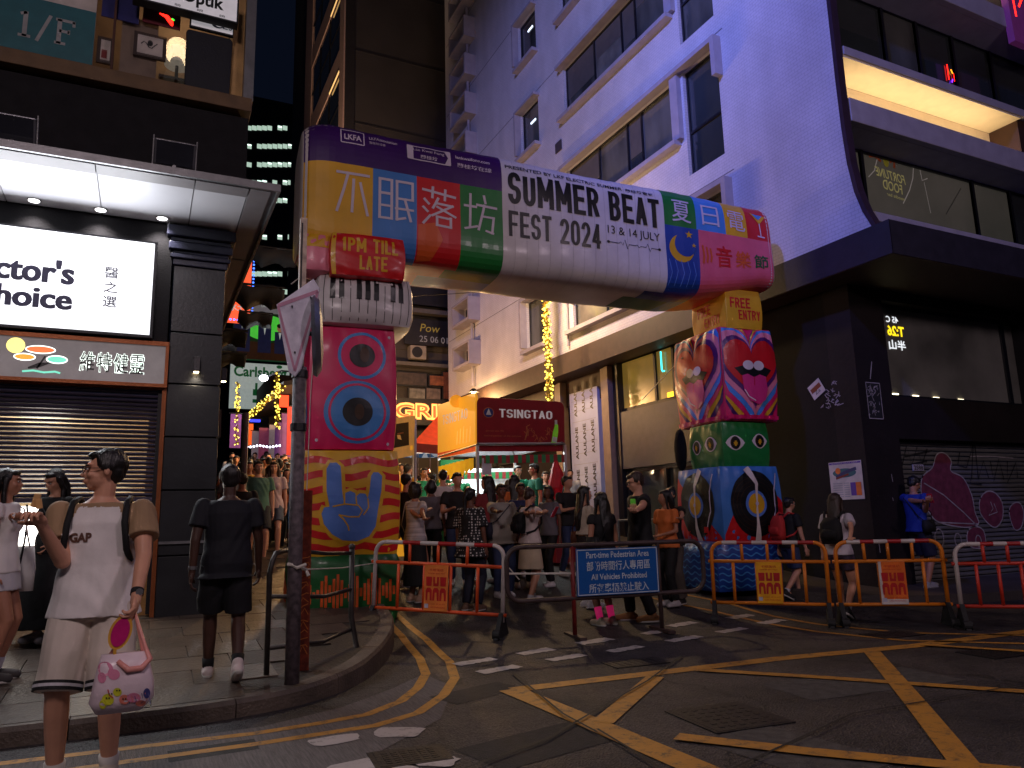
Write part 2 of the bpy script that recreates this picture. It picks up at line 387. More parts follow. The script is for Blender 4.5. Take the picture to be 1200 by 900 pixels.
for px, py, l, w, d in [(392, 868, .17, .10, (1, .05)), (468, 859, .17, .13, (1, -.6)), (420, 899, .17, .12, (1, .1)), (512, 893, .13, .10, (1, -.8)), (470, 905, .1, .08, (1, 0))]:
    c = G(px, py); t = Vector((d[0], d[1], 0)).normalized(); n_ = Vector((-t.y, t.x, 0))
    mb = MB(); P = []
    for j in range(16):
        a = 2*PI*j/16; ca = math.copysign(abs(math.cos(a))**.5, math.cos(a)); sa = math.copysign(abs(math.sin(a))**.5, math.sin(a)); P.append(c+t*l*ca*(1-.2*random.random())+n_*w*sa*(1-.2*random.random()))
    mb.add([(q.x, q.y, .0055) for q in P], [tuple(range(16))]); o = mb.build('worn_white_marking', WHI); tag(o, kind='structure')

IRON = mat('cast_iron', (.018, .017, .018), rough=.55, metal=.5, bump=.4)
for i, (px, py, sx, sy, lab) in enumerate([(853, 841, .30, .30, 'largest square iron manhole cover inside the yellow box junction'), (745, 777, .28, .16, 'dark iron cover just short of the white dashes'),
        (480, 887, .22, .16, 'small iron cover between the worn white marks at the left'), (1045, 744, .28, .18, 'iron cover under the yellow line at the right'), (1165, 766, .25, .2, 'small iron cover far right in the box junction')]):
    c = G(px, py); t = thing('manhole_cover', lab, 'manhole cover', (c.x, c.y, gz(c.y)), -.1, 'iron covers in the road')
    T = wmat(t); mb = MB(T); mb.box(-sx, sx, -sy, sy, .001, .008); mb.build('frame', IRON, t)
    mb = MB(T); k = 6
    mb.box(-sx+.03, sx-.03, -sy+.02, sy-.02, .008, .0095)
    for a in range(k):
        for b_ in range(k):
            x = -sx+.06+(2*sx-.12)*(a+.5)/k; y = -sy+.05+(2*sy-.1)*(b_+.5)/k; mb.box(x-.018, x+.018, y-.014, y+.014, .0095, .012)
    mb.build('cover_plate', IRON, t)

# concrete apron with cross grooves in the near lane (ribbed strip by the left kerb)
RIB = sm('ribbed_concrete', (96, 90, 90), rough=.75, var=.35, scale=9, stretch=(9, .6, 1), bump=.6, bscale=30)
KPX = [(-140, 896), (0, 878), (130, 862), (230, 850), (300, 838), (360, 826), (400, 812), (430, 798), (450, 780), (460, 765), (463, 750), (458, 738), (450, 728)]
KP = [G(*p) for p in KPX]
kerb_pts = [(p.x, p.y) for p in KP] + [(2.72, 9.6), (2.75, 11), (2.75, 14), (2.75, 20), (2.75, 40)]
mb = MB(); a = [Vector((-6, 5.2, 0))]
rib = [(-6, 3.2), (-.2, 3.6), (1.0, 4.3), (1.9, 5.1), (2.35, 6.0), (2.3, 6.6), (1.9, 6.2), (1.4, 5.8), (.8, 5.55), (-.8, 5.55), (-6, 5.9)]
mb.add([(x, y, .0022) for x, y in rib], [tuple(range(len(rib)))]); o = mb.build('road_apron', RIB); tag(o, 'ribbed concrete strip of road beside the left kerb', kind='structure')

# joints of the concrete bays
JNT = mat('joint_tar', (.006, .006, .006), rough=.7, bump=0)
for p in [[(545, 905), (640, 870), (760, 800), (800, 770)], [(700, 858), (760, 895), (800, 925)], [(860, 905), (1000, 840), (1230, 800)], [(600, 790), (660, 840), (700, 862)]]:
    ground_line(p, .018, JNT, 'road_joint', None, lift=.0205)

for i, (px, py, w, l, a_) in enumerate([(640, 870, 1.0, .5, .2), (1010, 800, 1.5, .6, -.1), (560, 812, .7, .35, .3), (930, 880, .6, .9, .1), (250, 880, .5, .25, 0)]):
    c = G(px, py); mb = MB(Matrix.Translation((c.x, c.y, .0026)) @ Matrix.Rotation(a_, 4, 'Z')); mb.add([(-w/2, -l/2, 0), (w/2, -l/2, 0), (w/2, l/2, 0), (-w/2, l/2, 0)], [(0, 1, 2, 3)]); o = mb.build('road_patch', mat('patch_tar_%d' % (i % 2), ((.018, .017, .018), (.06, .056, .055))[i % 2], rough=.75, var=.4, scale=14, bump=.6, bscale=90)); tag(o, kind='structure')
# ------------------------------------------------------------------ left pavement
PAVM = sm('pavement_concrete', (44, 38, 33), rough=.5, var=.35, scale=2.2, bump=.5, bscale=40)
SLAB = [sm('paving_slab_%s' % n, c, rough=r_, var=.28, scale=3.5, bump=.45, bscale=35) for n, c, r_ in (('grey', (70, 58, 50), .42), ('brown', (66, 53, 44), .5), ('pale', (76, 64, 55), .38))]
out = [(-30, 5.95)] + kerb_pts + [(-30, 40)]
mb = MB()
# top sheet in strips so it follows the slope
yy = [5.6+.2*i for i in range(22)] + [10.5, 11, 12, 14, 18, 24, 32, 40]
def kerb_x(y):     # right limit of the pavement at a given y (outermost)
    best = None
    for (x0, y0), (x1, y1) in zip(kerb_pts[:-1], kerb_pts[1:]):
        if min(y0, y1) <= y <= max(y0, y1) and y1 != y0:
            x = x0+(x1-x0)*(y-y0)/(y1-y0); best = x if best is None else max(best, x)
    return best
rows = []
for y in yy:
    x = kerb_x(y)
    if x is None: continue
    rows.append((x-.14, y))
y_first = rows[0][1]
vs = []
for x, y in rows: vs += [(-30, max(y, 5.97) if y == rows[0][1] else y, pz(y)-.012), (x, y, pz(y)-.012)]
mb.add(vs, [(2*i, 2*i+1, 2*i+3, 2*i+2) for i in range(len(rows)-1)])
pav = mb.build('pavement', PAVM); tag(pav, 'worn paved footway in front of the shuttered shop', kind='structure')
WM[pav.name] = Matrix.Identity(4)
# kerb stones
KST = sm('kerb_stone_granite', (86, 75, 66), rough=.55, var=.3, scale=5, bump=.5, bscale=45)
pts = [(-9, 6.05), (-6, 6.0), (-3, 5.97)] + kerb_pts
seg = []; 
for i in range(len(pts)-1):
    a = Vector((*pts[i], 0)); b = Vector((*pts[i+1], 0)); L_ = (b-a).length; n_ = max(1, int(round(L_/.12)))
    for k in range(n_): seg.append(a.lerp(b, k/n_))
for _ in range(6):
    seg = [seg[0]]+[(seg[i-1]+seg[i]*2+seg[i+1])/4 for i in range(1, len(seg)-1)]+[seg[-1]]
acc = 0; start = 0
def kerb_piece(P):
    mb = MB(); vs = []
    for i, p in enumerate(P):
        t = (P[min(i+1, len(P)-1)]-P[max(i-1, 0)]).normalized(); n_ = Vector((-t.y, t.x, 0))
        z = pz(p.y)+.002; q0 = p; q1 = p+n_*.02; q2 = p+n_*.15
        vs += [(q0.x, q0.y, gz(p.y)-.02), (q0.x, q0.y, z-.03), (q1.x, q1.y, z), (q2.x, q2.y, z), (q2.x, q2.y, gz(p.y)-.02)]
    fs = []
    for i in range(len(P)-1):
        for j in range(4): fs.append((i*5+j, (i+1)*5+j, (i+1)*5+j+1, i*5+j+1))
    fs += [(0, 1, 2, 3, 4), tuple((len(P)-1)*5+j for j in (4, 3, 2, 1, 0))]
    mb.add(vs, fs); return mb.build('kerb_stone', KST, pav)
cur = [seg[0]]; ln = 0
for i in range(1, len(seg)):
    ln += (seg[i]-seg[i-1]).length; cur.append(seg[i])
    if ln > .9:
        e = cur[-1]; d_ = (cur[-1]-cur[-2]).normalized()
        kerb_piece(cur[:-1]+[e-d_*.008]); cur = [seg[i]]; ln = 0
        if e.y > 24: break
# slabs
def inside(x, y):
    kx = kerb_x(y)
    return kx is not None and x < kx-.2
r_ = 0; y = 5.98; cnt = 0
while y < 16:
    h = .46; x = -3.6+(.3 if r_ % 2 else 0)
    while x < 2.7:
        w = .62
        cs = [(x, y), (x+w, y), (x+w, y+h), (x, y+h)]
        if all(inside(a-.0, b) for a, b in cs) and y+h < 16:
            g_ = .004; dz = random.uniform(-.002, .002); tl = random.uniform(-.003, .003)
            vs = []
            for zz in (-.03, 0):
                for a, b in ((x+g_, y+g_), (x+w-g_, y+g_), (x+w-g_, y+h-g_), (x+g_, y+h-g_)):
                    vs.append((a, b, pz(b)+zz+dz+(tl if a > x+.3 else 0)))
            mb = MB(); mb.add(vs, [(3, 2, 1, 0), (4, 5, 6, 7), (0, 1, 5, 4), (1, 2, 6, 5), (2, 3, 7, 6), (3, 0, 4, 7)])
            mb.build('paving_slab', random.choice(SLAB), pav, bevel=0); cnt += 1
        x += w
    y += h; r_ += 1
print('slabs', cnt)

# right pavement
RK = [(8.35, 40), (8.35, 14), (8.3, 10.2), (8.4, 9.2), (8.7, 8.2), (9.1, 7.6), (9.8, 7.15), (11, 6.85), (14, 6.6), (30, 6.2)]
mb = MB(); P = [Vector((*p, 0)) for p in RK]
hz = lambda Y: gz(Y)+.13
fill = []
for i in range(len(P)-1):
    k_ = max(1, int((P[i+1]-P[i]).length/.7))
    for k in range(k_): fill.append(P[i].lerp(P[i+1], k/k_))
fill.append(P[-1])
vs = []; 
for p in fill:
    q = Vector((max(p.x+.01, 10.2), max(p.y, 8.3) if p.y < 8.3 else p.y, 0))
    q = Vector((max(p.x, 10.2), max(p.y, 8.4), 0))
    vs += [(p.x, p.y, gz(p.y)-.02), (p.x, p.y, hz(p.y)), (q.x, q.y, hz(q.y))]
mb.add(vs, [f for i in range(len(fill)-1) for f in ((i*3, i*3+1, i*3+4, i*3+3), (i*3+1, i*3+2, i*3+5, i*3+4))])
rp = mb.build('right_pavement', sm('dark_pavement', (66, 58, 54), rough=.6, var=.3, scale=2, bump=.5, bscale=40)); tag(rp, kind='structure')

# ================================================================== STREET LIGHTS AND FLOODLIGHTS (unseen, added to light arch, road and tower)
STEEL = mat('galvanised_steel', (.22, .22, .23), rough=.45, metal=.7, var=.2)
DARKM = mat('dark_metal', (.02, .02, .024), rough=.45, metal=.3)
def added_street_lamp(lab, x, y, h, ax, ay, energy, color, size=.2, emitc=None, z0=0, spot=None):
    t = thing('added_street_lamp', lab, 'street lamp', (x, y, z0))
    MB().tube([(x, y, z0), (x, y, z0+h)], [.09, .05]).build('pole', STEEL, t)
    MB().tube([(x, y, z0+h-.05), (x+ax*.5, y+ay*.5, z0+h+.25), (x+ax, y+ay, z0+h+.3)], .035).build('arm', STEEL, t)
    hx, hy, hz_ = x+ax, y+ay, z0+h+.28
    MB().ell((hx, hy, hz_+.03), (.34, .2, .09)).build('lamp_head', STEEL, t)
    MB().ell((hx, hy, hz_-.05), (.28, .16, .05)).build('lamp_lens', mat('lens_'+lab[:9], color, emit=6, nosample=True), t)
    lamp('lamp_light', 'POINT', (hx, hy, hz_-.28), energy, color, t, size)
    return t
def floodlight(lab, loc, target, energy, color, spot=70, size=.15, pole=True):
    t = thing('floodlight', lab, 'floodlight', loc)
    l = Vector(loc); d = (Vector(target)-l).normalized(); R_ = d.to_track_quat('-Z', 'Y').to_matrix().to_4x4(); T = Matrix.Translation(l) @ R_
    MB(T).loft([((0, 0, .16), .10, .08), ((0, 0, .02), .22, .16), ((0, 0, 0), .23, .17)], n=16, sq=6).build('housing', DARKM, t)
    MB(T).box(-.19, .19, -.13, .13, -.004, -.001).build('glass', mat('floodglass_'+lab[:9], color, emit=4, nosample=True), t)
    if pole: MB().tube([(l.x, l.y, 0), l-d*.1], .05).build('pole', STEEL, t)
    else: MB().tube([l-d*.1, l-d*.1+Vector((0, 0, -.3))], .03).build('bracket', STEEL, t)
    lamp('flood_beam', 'SPOT', l+d*.03, energy, color, t, size, target, spot, .8)
    return t
added_street_lamp('tall steel street lamp behind the viewer at the near kerb', -3.2, -2.5, 7.5, 1.2, .6, 640, (1, .80, .82), .7)  # unseen lamps added as front light for the arch and road
added_street_lamp('tall steel street lamp across the road to the right', 9.0, -4.5, 8.0, -1.0, .8, 560, (1, .76, .88), .7)
floodlight('blue wall floodlight high on the roof edge across the lane', (-3.0, 3.0, 14.5), (9.5, 8.0, 8.6), 5400, (.13, .19, 1.0), 52, .3, pole=False)  # unseen fixtures added for the blue wash on the tiled wall
floodlight('violet wall floodlight high on the roof edge across the lane', (-2.6, 4.5, 15.0), (9.5, 15.0, 11.5), 5600, (.30, .34, 1.0), 56, .3, pole=False)
# ================================================================== LEFT SHOP BUILDING
YF = 9.4
BLK = mat('black_stone_cladding', (.022, .024, .028), rough=.35, var=.25, scale=3, bump=.08)
BLK2 = mat('dark_painted_wall', (.014, .013, .015), rough=.8, spec=.2)
SOF = sm('white_soffit_panel', (205, 203, 208), rough=.45, var=.05, scale=2, bump=.03)
SOFG = sm('grey_fascia_panel', (128, 122, 124), rough=.5, var=.08, bump=.05)
ORG = sm('copper_trim', (150, 84, 44), rough=.4, metal=.5, var=.15)
SLAT = mat('shutter_steel', (.07, .06, .10), rough=.5, metal=.3, var=.3, scale=3, stretch=(1, 1, 8))
shop = thing('corner_shop_building', 'dark clad corner shop building with a lit white canopy at the left', 'building', (-2, YF, .3))
bxo('wall', BLK2, shop, -9, .14, YF+.02, YF+.4, 4.60, 5.6)
bxo('wall', BLK2, shop, .14, .80, YF+.9, 16, .2, 6.4)
bxo('wall', BLK2, shop, -9, -2.6, YF+.02, YF+.4, .2, 4.6)
# pillar in stacked cladding panels
px0, px1 = .17, .745
zb = .30
bxo('pillar_core', BLK2, shop, px0+.02, px1-.02, YF+.03, YF+.85, zb-.2, 4.9)
for z0, z1 in [(zb, 1.02), (1.02, 1.75), (1.75, 2.36), (2.36, 2.98), (2.98, 3.6), (3.6, 4.42)]:
    bxo('cladding_panel', BLK, shop, px0, px1, YF, YF+.88, z0+.008, z1-.008, bevel=.006)
mb = MB()
for (z0, z1, o_) in [(4.42, 4.50, .02), (4.50, 4.56, .05), (4.56, 4.60, .03), (4.60, 4.70, .07), (4.70, 4.76, .05), (4.76, 4.90, .10)]:
    mb.box(px0-o_, px1+o_, YF-o_, YF+.88+o_, z0, z1-.002)
mb.build('pillar_capital', mat('dark_blue_moulding', (.03, .032, .06), rough=.3), shop, bevel=.012)
bxo('handrail', STEEL, shop, px0, px1+.02, YF-.04, YF-.015, 1.15, 1.18)
# shutter and opening
SX0, SX1 = -2.6, .12
bxo('frame_post', ORG, shop, .12, .165, YF-.02, YF+.1, .36, 3.46)
bxo('frame_head', ORG, shop, SX0, .12, YF-.01, YF+.1, 2.90, 2.95)
bxo('shutter_guide', DARKM, shop, .08, .12, YF+.04, YF+.12, .4, 2.90)
n_s = 24; z0 = 1.68; z1 = 2.90
mb = MB()
sh = None
for i in range(n_s):
    a = z0+(z1-z0)*i/n_s; b = z0+(z1-z0)*(i+1)/n_s
    pr_ = [(SX0, YF+.10, a+.004), (SX0, YF+.055, a+.012), (SX0, YF+.045, (a+b)/2), (SX0, YF+.055, b-.01), (SX0, YF+.10, b-.004)]
    if sh is None:
        m0 = MB().prism(pr_, (SX1-SX0-.04, 0, 0)); sh = m0.build('shutter_slat', SLAT, shop); za = a
    else:
        c = sh.copy(); COL.objects.link(c); c.location = (0, 0, a-za)
bxo('shutter_bottom_bar', SLAT, shop, SX0, SX1-.04, YF+.03, YF+.12, z0-.05, z0)
# lit interior seen under the shutter
WHE = sm('lit_white_panel', (250, 250, 245), emit=5.0, ecol=(1, .97, .92), bump=0)
YEP = sm('yellow_counter', (225, 160, 40), rough=.4, var=.08)
WOODL = sm('pale_wood', (190, 140, 80), rough=.5, var=.2, stretch=(1, 1, 6))
bxo('interior_floor', sm('shop_floor', (170, 150, 130), rough=.3), shop, -6, .12, YF+.13, YF+4, .28, .36)
bxo('interior_back_wall', sm('shop_cream', (220, 200, 160)), shop, -6, .12, YF+3.0, YF+3.1, .36, 3.2)
bxo('interior_ceiling', sm('shop_cream', (220, 200, 160)), shop, -6, .12, YF+.2, YF+3.0, 2.6, 2.66)
bxo('interior_side_wall', WOODL, shop, .0, .12, YF+.2, YF+3, .36, 2.6)
bxo('doorstep', sm('doorstep_stone', (60, 56, 54)), shop, SX0, .16, YF-.04, YF+.13, .2, .37)
bxo('counter', YEP, shop, -2.4, -.55, YF+.45, YF+.9, .36, 1.08, bevel=.01)
bxo('counter_top', WOODL, shop, -2.45, -.5, YF+.4, YF+.95, 1.08, 1.12, bevel=.005)
bxo('lit_display_panel', WHE, shop, -2.2, -.42, YF+1.0, YF+1.04, 1.13, 1.62)
sf = bxo('display_shelf', WOODL, shop, -.3, -.02, YF+.6, YF+.95, .7, .72)
for z in (.72, 1.05, 1.35): bxo('display_shelf', WOODL, shop, -.3, -.02, YF+.6, YF+.95, z+.1, z+.12)
lamp('shop_light', 'POINT', (-1.1, YF+.75, 2.3), 26, (1, .9, .75), shop, .25)
lamp('shop_light', 'POINT', (-.25, YF+.4, 1.6), 3, (1, .8, .5), shop, .1)

# canopy
ZS = 4.93; cx1 = 1.12; cy0 = 7.93
can = None
MB().box(-9, cx1, cy0, YF+.02, ZS+.02, ZS+.05).build('canopy_slab', SOFG, shop)
MB().box(.76, cx1, YF+.02, 16, ZS+.02, ZS+.2).build('canopy_slab', SOFG, shop)
xsj = [-5.2, -3.4, -1.55, -.62, .30, cx1-.28]
for a, b in zip(xsj[:-1], xsj[1:]):
    bxo('soffit_panel', SOF, shop, a+.006, b-.006, cy0+.30, YF+.0, ZS, ZS+.02)
    bxo('soffit_panel', SOFG, shop, a+.006, b-.006, cy0+.06, cy0+.288, ZS-.03, ZS+.02)
bxo('soffit_panel', SOFG, shop, cx1-.274, cx1-.06, cy0+.30, 12.6, ZS-.02, ZS+.02)
bxo('soffit_panel', SOFG, shop, cx1-.274, cx1-.06, cy0+.06, cy0+.288, ZS-.025, ZS+.02)
bxo('canopy_edge', STEEL, shop, -9, cx1, cy0-.03, cy0, ZS-.04, ZS+.04)
bxo('canopy_edge', STEEL, shop, cx1, cx1+.03, cy0-.03, 16, ZS-.04, ZS+.04)
bxo('canopy_side_fascia', SOFG, shop, .84, cx1-.07, YF+.95, 16, ZS-.03, ZS-.005)
DL = sm('downlight_lens', (255, 250, 245), emit=6, ecol=(1, .97, .95), bump=0, nosample=True)
for i, (px, py) in enumerate([(40, 234), (118, 245), (190, 255), (-60, 220)]):
    q = onZ(px, py, ZS)
    r_ = MB().tube([(q.x, q.y, ZS+.001), (q.x, q.y, ZS-.012)], .066, 20).build('downlight', STEEL, shop)
    MB().tube([(q.x, q.y, ZS-.008), (q.x, q.y, ZS-.016)], .055, 20).build('downlight_lens', DL, r_)
    lamp('downlight_beam', 'SPOT', (q.x, q.y, ZS-.05), 34, (1, .93, .9), shop, .06, (q.x, q.y, 0), 110, .6)

# storey above the canopy
Y1 = 9.2
bxo('upper_wall', BLK2, shop, -9, .92, Y1, Y1+.3, ZS+.2, 6.38)
bxo('window_sill', sm('tan_ledge', (104, 78, 50), rough=.6), shop, -9, .94, Y1-.12, Y1+.3, 6.42, 6.60, bevel=.01)
bxo('corner_post', STEEL, shop, .84, .96, Y1-.05, Y1+.12, 6.6, 9.5)
bxo('corner_post', sm('lit_cream_reveal', (190, 150, 96)), shop, .70, .84, Y1+.1, Y1+.5, 6.6, 9.5)
bxo('mullion', sm('rust_pipe', (70, 34, 24)), shop, -.80+.16, -.80+.185, Y1-.02, Y1+.02, 6.6, 9)
bxo('interior_back_wall', sm('showroom_wall', (120, 96, 74)), shop, -6, .9, Y1+2.4, Y1+2.5, 6.4, 9.6)
bxo('interior_floor', WOODL, shop, -6, .9, Y1+.3, Y1+2.4, 6.5, 6.58)
bxo('interior_ceiling', sm('showroom_wall', (120, 96, 74)), shop, -6, .9, Y1+.0, Y1+2.5, 9.4, 9.5)
bxo('interior_side_wall', sm('lit_cream_reveal', (190, 150, 96)), shop, .86, .92, Y1+.15, Y1+2.4, 6.6, 9.4)
lamp('showroom_light', 'POINT', (.1, Y1+1.5, 9.0), 15, (1, .72, .4), shop, .2)
bxo('window_pane', mat('clear_glass', (.9, .9, .9), rough=.02, trans=1, alpha=.12, bump=0), shop, -6, .84, Y1+.055, Y1+.06, 6.6, 9.4)
bxo('side_wall', BLK2, shop, .80, .92, Y1+.3, 16, 5.2, 12)

# things in and on the first-floor windows
def board(name, label, cat, x0, x1, y, z0, z1, mats, paint, thick=.04, group=None):
    t = thing(name, label, cat, ((x0+x1)/2, y, z0), group=group)
    MB().box(x0, x1, y, y+thick, z0, z1).build('panel', mats[0], t)
    P = Print(); paint(P)
    if P.items: P.build('printed_face', mats, fnY(y), t, lift=.0025)
    return t
TEAL = sm('teal_print', (36, 96, 104), rough=.5, var=.1); CREAM = sm('cream_print', (196, 186, 178), rough=.5); NAVY = sm('navy_print', (40, 44, 96)); GRYP = sm('grey_print', (150, 150, 150))
def pt(P):
    P.rect(-3, -.82, 6.58, 7.30, TEAL, 1); P.rect(-3, -.82, 7.30, 9, CREAM, 1)
    [P.line([(-1.56+x0*.50, 6.80+y0*.31), (-1.56+x1*.50, 6.80+y1*.31)], w_, GRYP, 2) for x0, y0, x1, y1, w_ in ((.0, .03, .24, .03, .035), (.12, 0, .12, 1, .045), (.02, .88, .14, .97, .035), (.36, -.08, .60, 1.05, .035), (.70, .03, .92, .03, .035), (.78, 0, .78, 1, .045), (.70, .97, 1.08, .97, .035), (1.06, 1, 1.06, .78, .03), (.78, .53, .98, .53, .035), (.97, .62, .97, .44, .025))]
    P.rect(-1.9, -1.08, 7.54, 7.59, NAVY, 2); P.text('THETIK', -1.45, -1.07, 7.44, 7.475, NAVY, 2); P.text('E', -1.2, -1.08, 7.62, 7.8, NAVY, 2)
board('window_poster', 'large teal and cream window poster reading 1/F, top left', 'poster', -3, -.82, Y1-.07, 6.60, 8.9, [CREAM, TEAL, NAVY, GRYP], pt)
OPT = sm('optician_sign_face', (205, 200, 205), emit=.35, bump=0); BLKP = mat('black_print', (.012, .012, .014), rough=.4)
_o = onY(279, 28, Y1-.30); OX1, OZ0 = _o.x, _o.z; _o = onY(262, 15, Y1-.30); OTX = _o.x
def po(P):
    P.rect(OX1-1.15, OX1-.02, OZ0+.02, OZ0+.40, OPT, 1); P.text('tomei Optik', OTX-1.0, OTX, OZ0+.075, OZ0+.30, BLKP, 2, .03); [P.text(ch, OTX-.55+.25*k, OTX-.48+.25*k, OZ0+.03, OZ0+.065, BLKP, 2) for k, ch in enumerate('驗眼鏡')]
t = board('optician_sign', 'white light box sign ending in Optik above the lamp shade', 'sign', OX1-1.17, OX1, Y1-.30, OZ0, OZ0+.42, [DARKM, OPT, BLKP], po, .14)
def pg(P):
    P.rect(.2, .68, 7.42, 7.60, OPT, 1); P.ell(.50, 7.51, .07, .05, NAVY, 2); P.ell(.515, 7.51, .045, .03, OPT, 3); P.text('E', .56, .62, 7.47, 7.55, NAVY, 2, .02); P.text('S', .63, .67, 7.47, 7.55, NAVY, 2, .02)
board('small_brand_plate', 'small white plate with a blue ring logo under the optician sign', 'sign', .18, .69, Y1-.10, 7.40, 7.62, [DARKM, OPT, NAVY], pg)
t = thing('roller_screen', 'tall black panel standing in the window right of the lamp', 'screen', (.4, Y1, 6.6)); MB().loft([((.42, Y1-.02, 6.62), .26, .03), ((.42, Y1-.02, 7.36), .27, .03), ((.42, Y1-.02, 7.39), .25, .03)], n=16, sq=8).build('panel', mat('screen_black', (.004, .005, .012), rough=.6), t)
t = thing('table_lamp', 'white shaded table lamp glowing behind the upstairs window', 'lamp', (-.02, Y1+.4, 6.7))
c = onY(208, 66, Y1+.4); MB().loft([((c.x, c.y, c.z-.14), .15, .15), ((c.x, c.y, c.z+.12), .08, .08)], n=20).build('lamp_shade', sm('lamp_shade', (225, 215, 195), emit=.12), t)
MB().tube([(c.x, c.y, c.z-.36), (c.x, c.y, c.z-.12)], .02).build('stem', DARKM, t); MB().tube([(c.x, c.y, c.z-.38), (c.x, c.y, c.z-.35)], .07, 16).build('base', DARKM, t)
lamp('bulb', 'POINT', (c.x, c.y, c.z+.0), .1, (1, .75, .45), t, .05)
t = thing('side_table', 'dark side table holding the lamp upstairs', 'table', (c.x, Y1+.4, 6.6)); MB().box(c.x-.2, c.x+.25, Y1+.25, Y1+.6, c.z-.42, c.z-.38).build('table_top', DARKM, t)
for dx in (-.18, .22): MB().box(c.x+dx-.015, c.x+dx+.015, Y1+.3, Y1+.33, 6.58, c.z-.42).build('leg', DARKM, t)
def frame_pic(lab, x0, x1, z0, z1, pic):
    t = thing('framed_picture', lab, 'picture', ((x0+x1)/2, Y1+.1, z0), group='pictures in the upstairs window')
    MB().box(x0, x1, Y1+.1, Y1+.13, z0, z1).build('frame', sm('dark_wood_frame', (52, 36, 30)), t)
    P = Print(); P.rect(x0+.04, x1-.04, z0+.04, z1-.04, CREAM, 1)
    if pic: P.line([(x0+.08+.03*i, (z0+z1)/2+.04*math.sin(i*1.3)) for i in range(int((x1-x0-.14)/.03))], .014, BLKP, 2); P.ell((x0+x1)/2, (z0+z1)/2+.03, .03, .04, BLKP, 2)
    else: P.rect(x0+.05, x1-.07, z0+.06, (z0+z1)/2, sm('red_print', (120, 30, 30)), 2)
    P.build('picture', [CREAM, BLKP, sm('red_print', (120, 30, 30))], fnY(Y1+.1), t)
frame_pic('brown framed line drawing in the middle of the upstairs window', -.42, -.06, 6.98, 7.30, True)
frame_pic('small dark framed picture right beside the 1/F poster', -.80, -.62, 6.78, 7.12, False)
bxo_t = thing('leaning_board', 'pale board leaning inside the upstairs window', 'board', (-.2, Y1+.2, 6.6)); MB().box(-.56, -.16, Y1+.16, Y1+.2, 6.7, 7.50).build('panel', sm('pinboard', (118, 100, 86)), bxo_t)
t = thing('hanging_banner', 'deep red banner with a glowing pepper in the upstairs window', 'banner', (-.2, Y1, 7.4)); MB().box(-.34, .08, Y1+.06, Y1+.075, 7.42, 7.75).build('cloth', sm('maroon_cloth', (110, 20, 40)), t)
P = Print(); P.line([(-.16, 7.58), (-.08, 7.56), (-.03, 7.50), (-.01, 7.45)], [.015, .05, .06, .02], sm('neon_red', (255, 30, 20), emit=4, bump=0)); P.line([(-.02, 7.55), (.01, 7.53)], .02, sm('neon_green', (60, 220, 60), emit=2, bump=0)); P.build('neon_pepper', [sm('neon_red', (1, 1, 1)), sm('neon_green', (1, 1, 1))], fnY(Y1+.06), t)
t = thing('hanging_banner', 'dark blue banner hanging beside the mullion upstairs', 'banner', (-.6, Y1, 7.4)); MB().box(-.78, -.38, Y1+.08, Y1+.095, 7.38, 7.9).build('cloth', sm('navy_cloth', (30, 30, 100)), t)
t = thing('folded_cloth', 'blue cloth folded on the upstairs sill', 'cloth', (-.1, Y1, 6.6)); MB().loft([((-.12, Y1+.2, 6.6), .22, .1), ((-.12, Y1+.2, 6.64), .2, .09), ((-.14, Y1+.2, 6.66), .1, .05)], n=14).build('cloth', sm('navy_cloth', (30, 30, 100)), t)

# canopy floodlights
for i, (px, py, lab) in enumerate([(205, 180, 'black floodlight on the canopy edge, the one nearer the corner'), (15, 150, 'black floodlight on the canopy edge above the white sign')]):
    q = onY(px, py, 8.25); t = thing('canopy_floodlight', lab, 'floodlight', (q.x, q.y, 5.16), group='floodlights on the canopy')
    T = Matrix.Translation((q.x, q.y, q.z)) @ Matrix.Rotation(.5, 4, 'X')
    MB(T).box(-.20, .20, -.05, .05, -.13, .13).build('housing', mat('floodlight_case', (.14, .14, .16), rough=.3, metal=.4), t, bevel=.01)
    MB(T).box(-.18, .18, -.056, -.051, -.12, .12).build('glass', mat('dark_glass', (.02, .022, .03), rough=.06, bump=0), t)
    for s_ in (-1, 1): MB(T).prism([(s_*.205, -.06, -.15), (s_*.205, .06, -.15), (s_*.205, 0, .16)], (s_*.012, 0, 0)).build('side_shield', STEEL, t)
    MB(T).box(-.12, .12, -.03, .03, -.18, -.13).build('driver_box', DARKM, t)
    MB().tube([(q.x, q.y, q.z-.15), (q.x, q.y+.02, 5.14)], .02).build('bracket', STEEL, t)
    MB().tube([(q.x-.1, q.y, q.z-.16), (q.x-.05, q.y-.03, q.z-.24), (q.x+.05, q.y-.02, q.z-.2)], .006).build('cable', DARKM, t)

# signs on the shop
SGN = sm('white_lightbox', (255, 255, 255), emit=1.25, ecol=(.93, .95, 1), bump=0)
SLB = sm('slate_letter', (66, 68, 100), rough=.5, bump=0)
t = thing('light_box_sign', 'bright white light box sign reading ctor\'s hoice over the shutter', 'sign', (-1, YF, 3.5))
MB().box(-3.2, -.02, YF-.16, YF+.02, 3.47, 4.62).build('sign_box', DARKM, t)
MB().box(-3.16, -.05, YF-.175, YF-.16, 3.50, 4.59).build('sign_face', SGN, t)
P = Print()
xr_ = onY(87, 318, YF-.175).x; za_, zb2, zc2, zd2 = [onY(60, y_, YF-.175).z for y_ in (304, 332, 337, 362)]
for k in (-1, 0, 1):
    P.text("Doctor's", xr_-1.14+.008*k, xr_+.008*k, zb2, za_, SLB, 2+k, .022); P.text('Choice', xr_-.94+.008*k, xr_+.008*k, zd2, zc2, SLB, 2+k, .022)
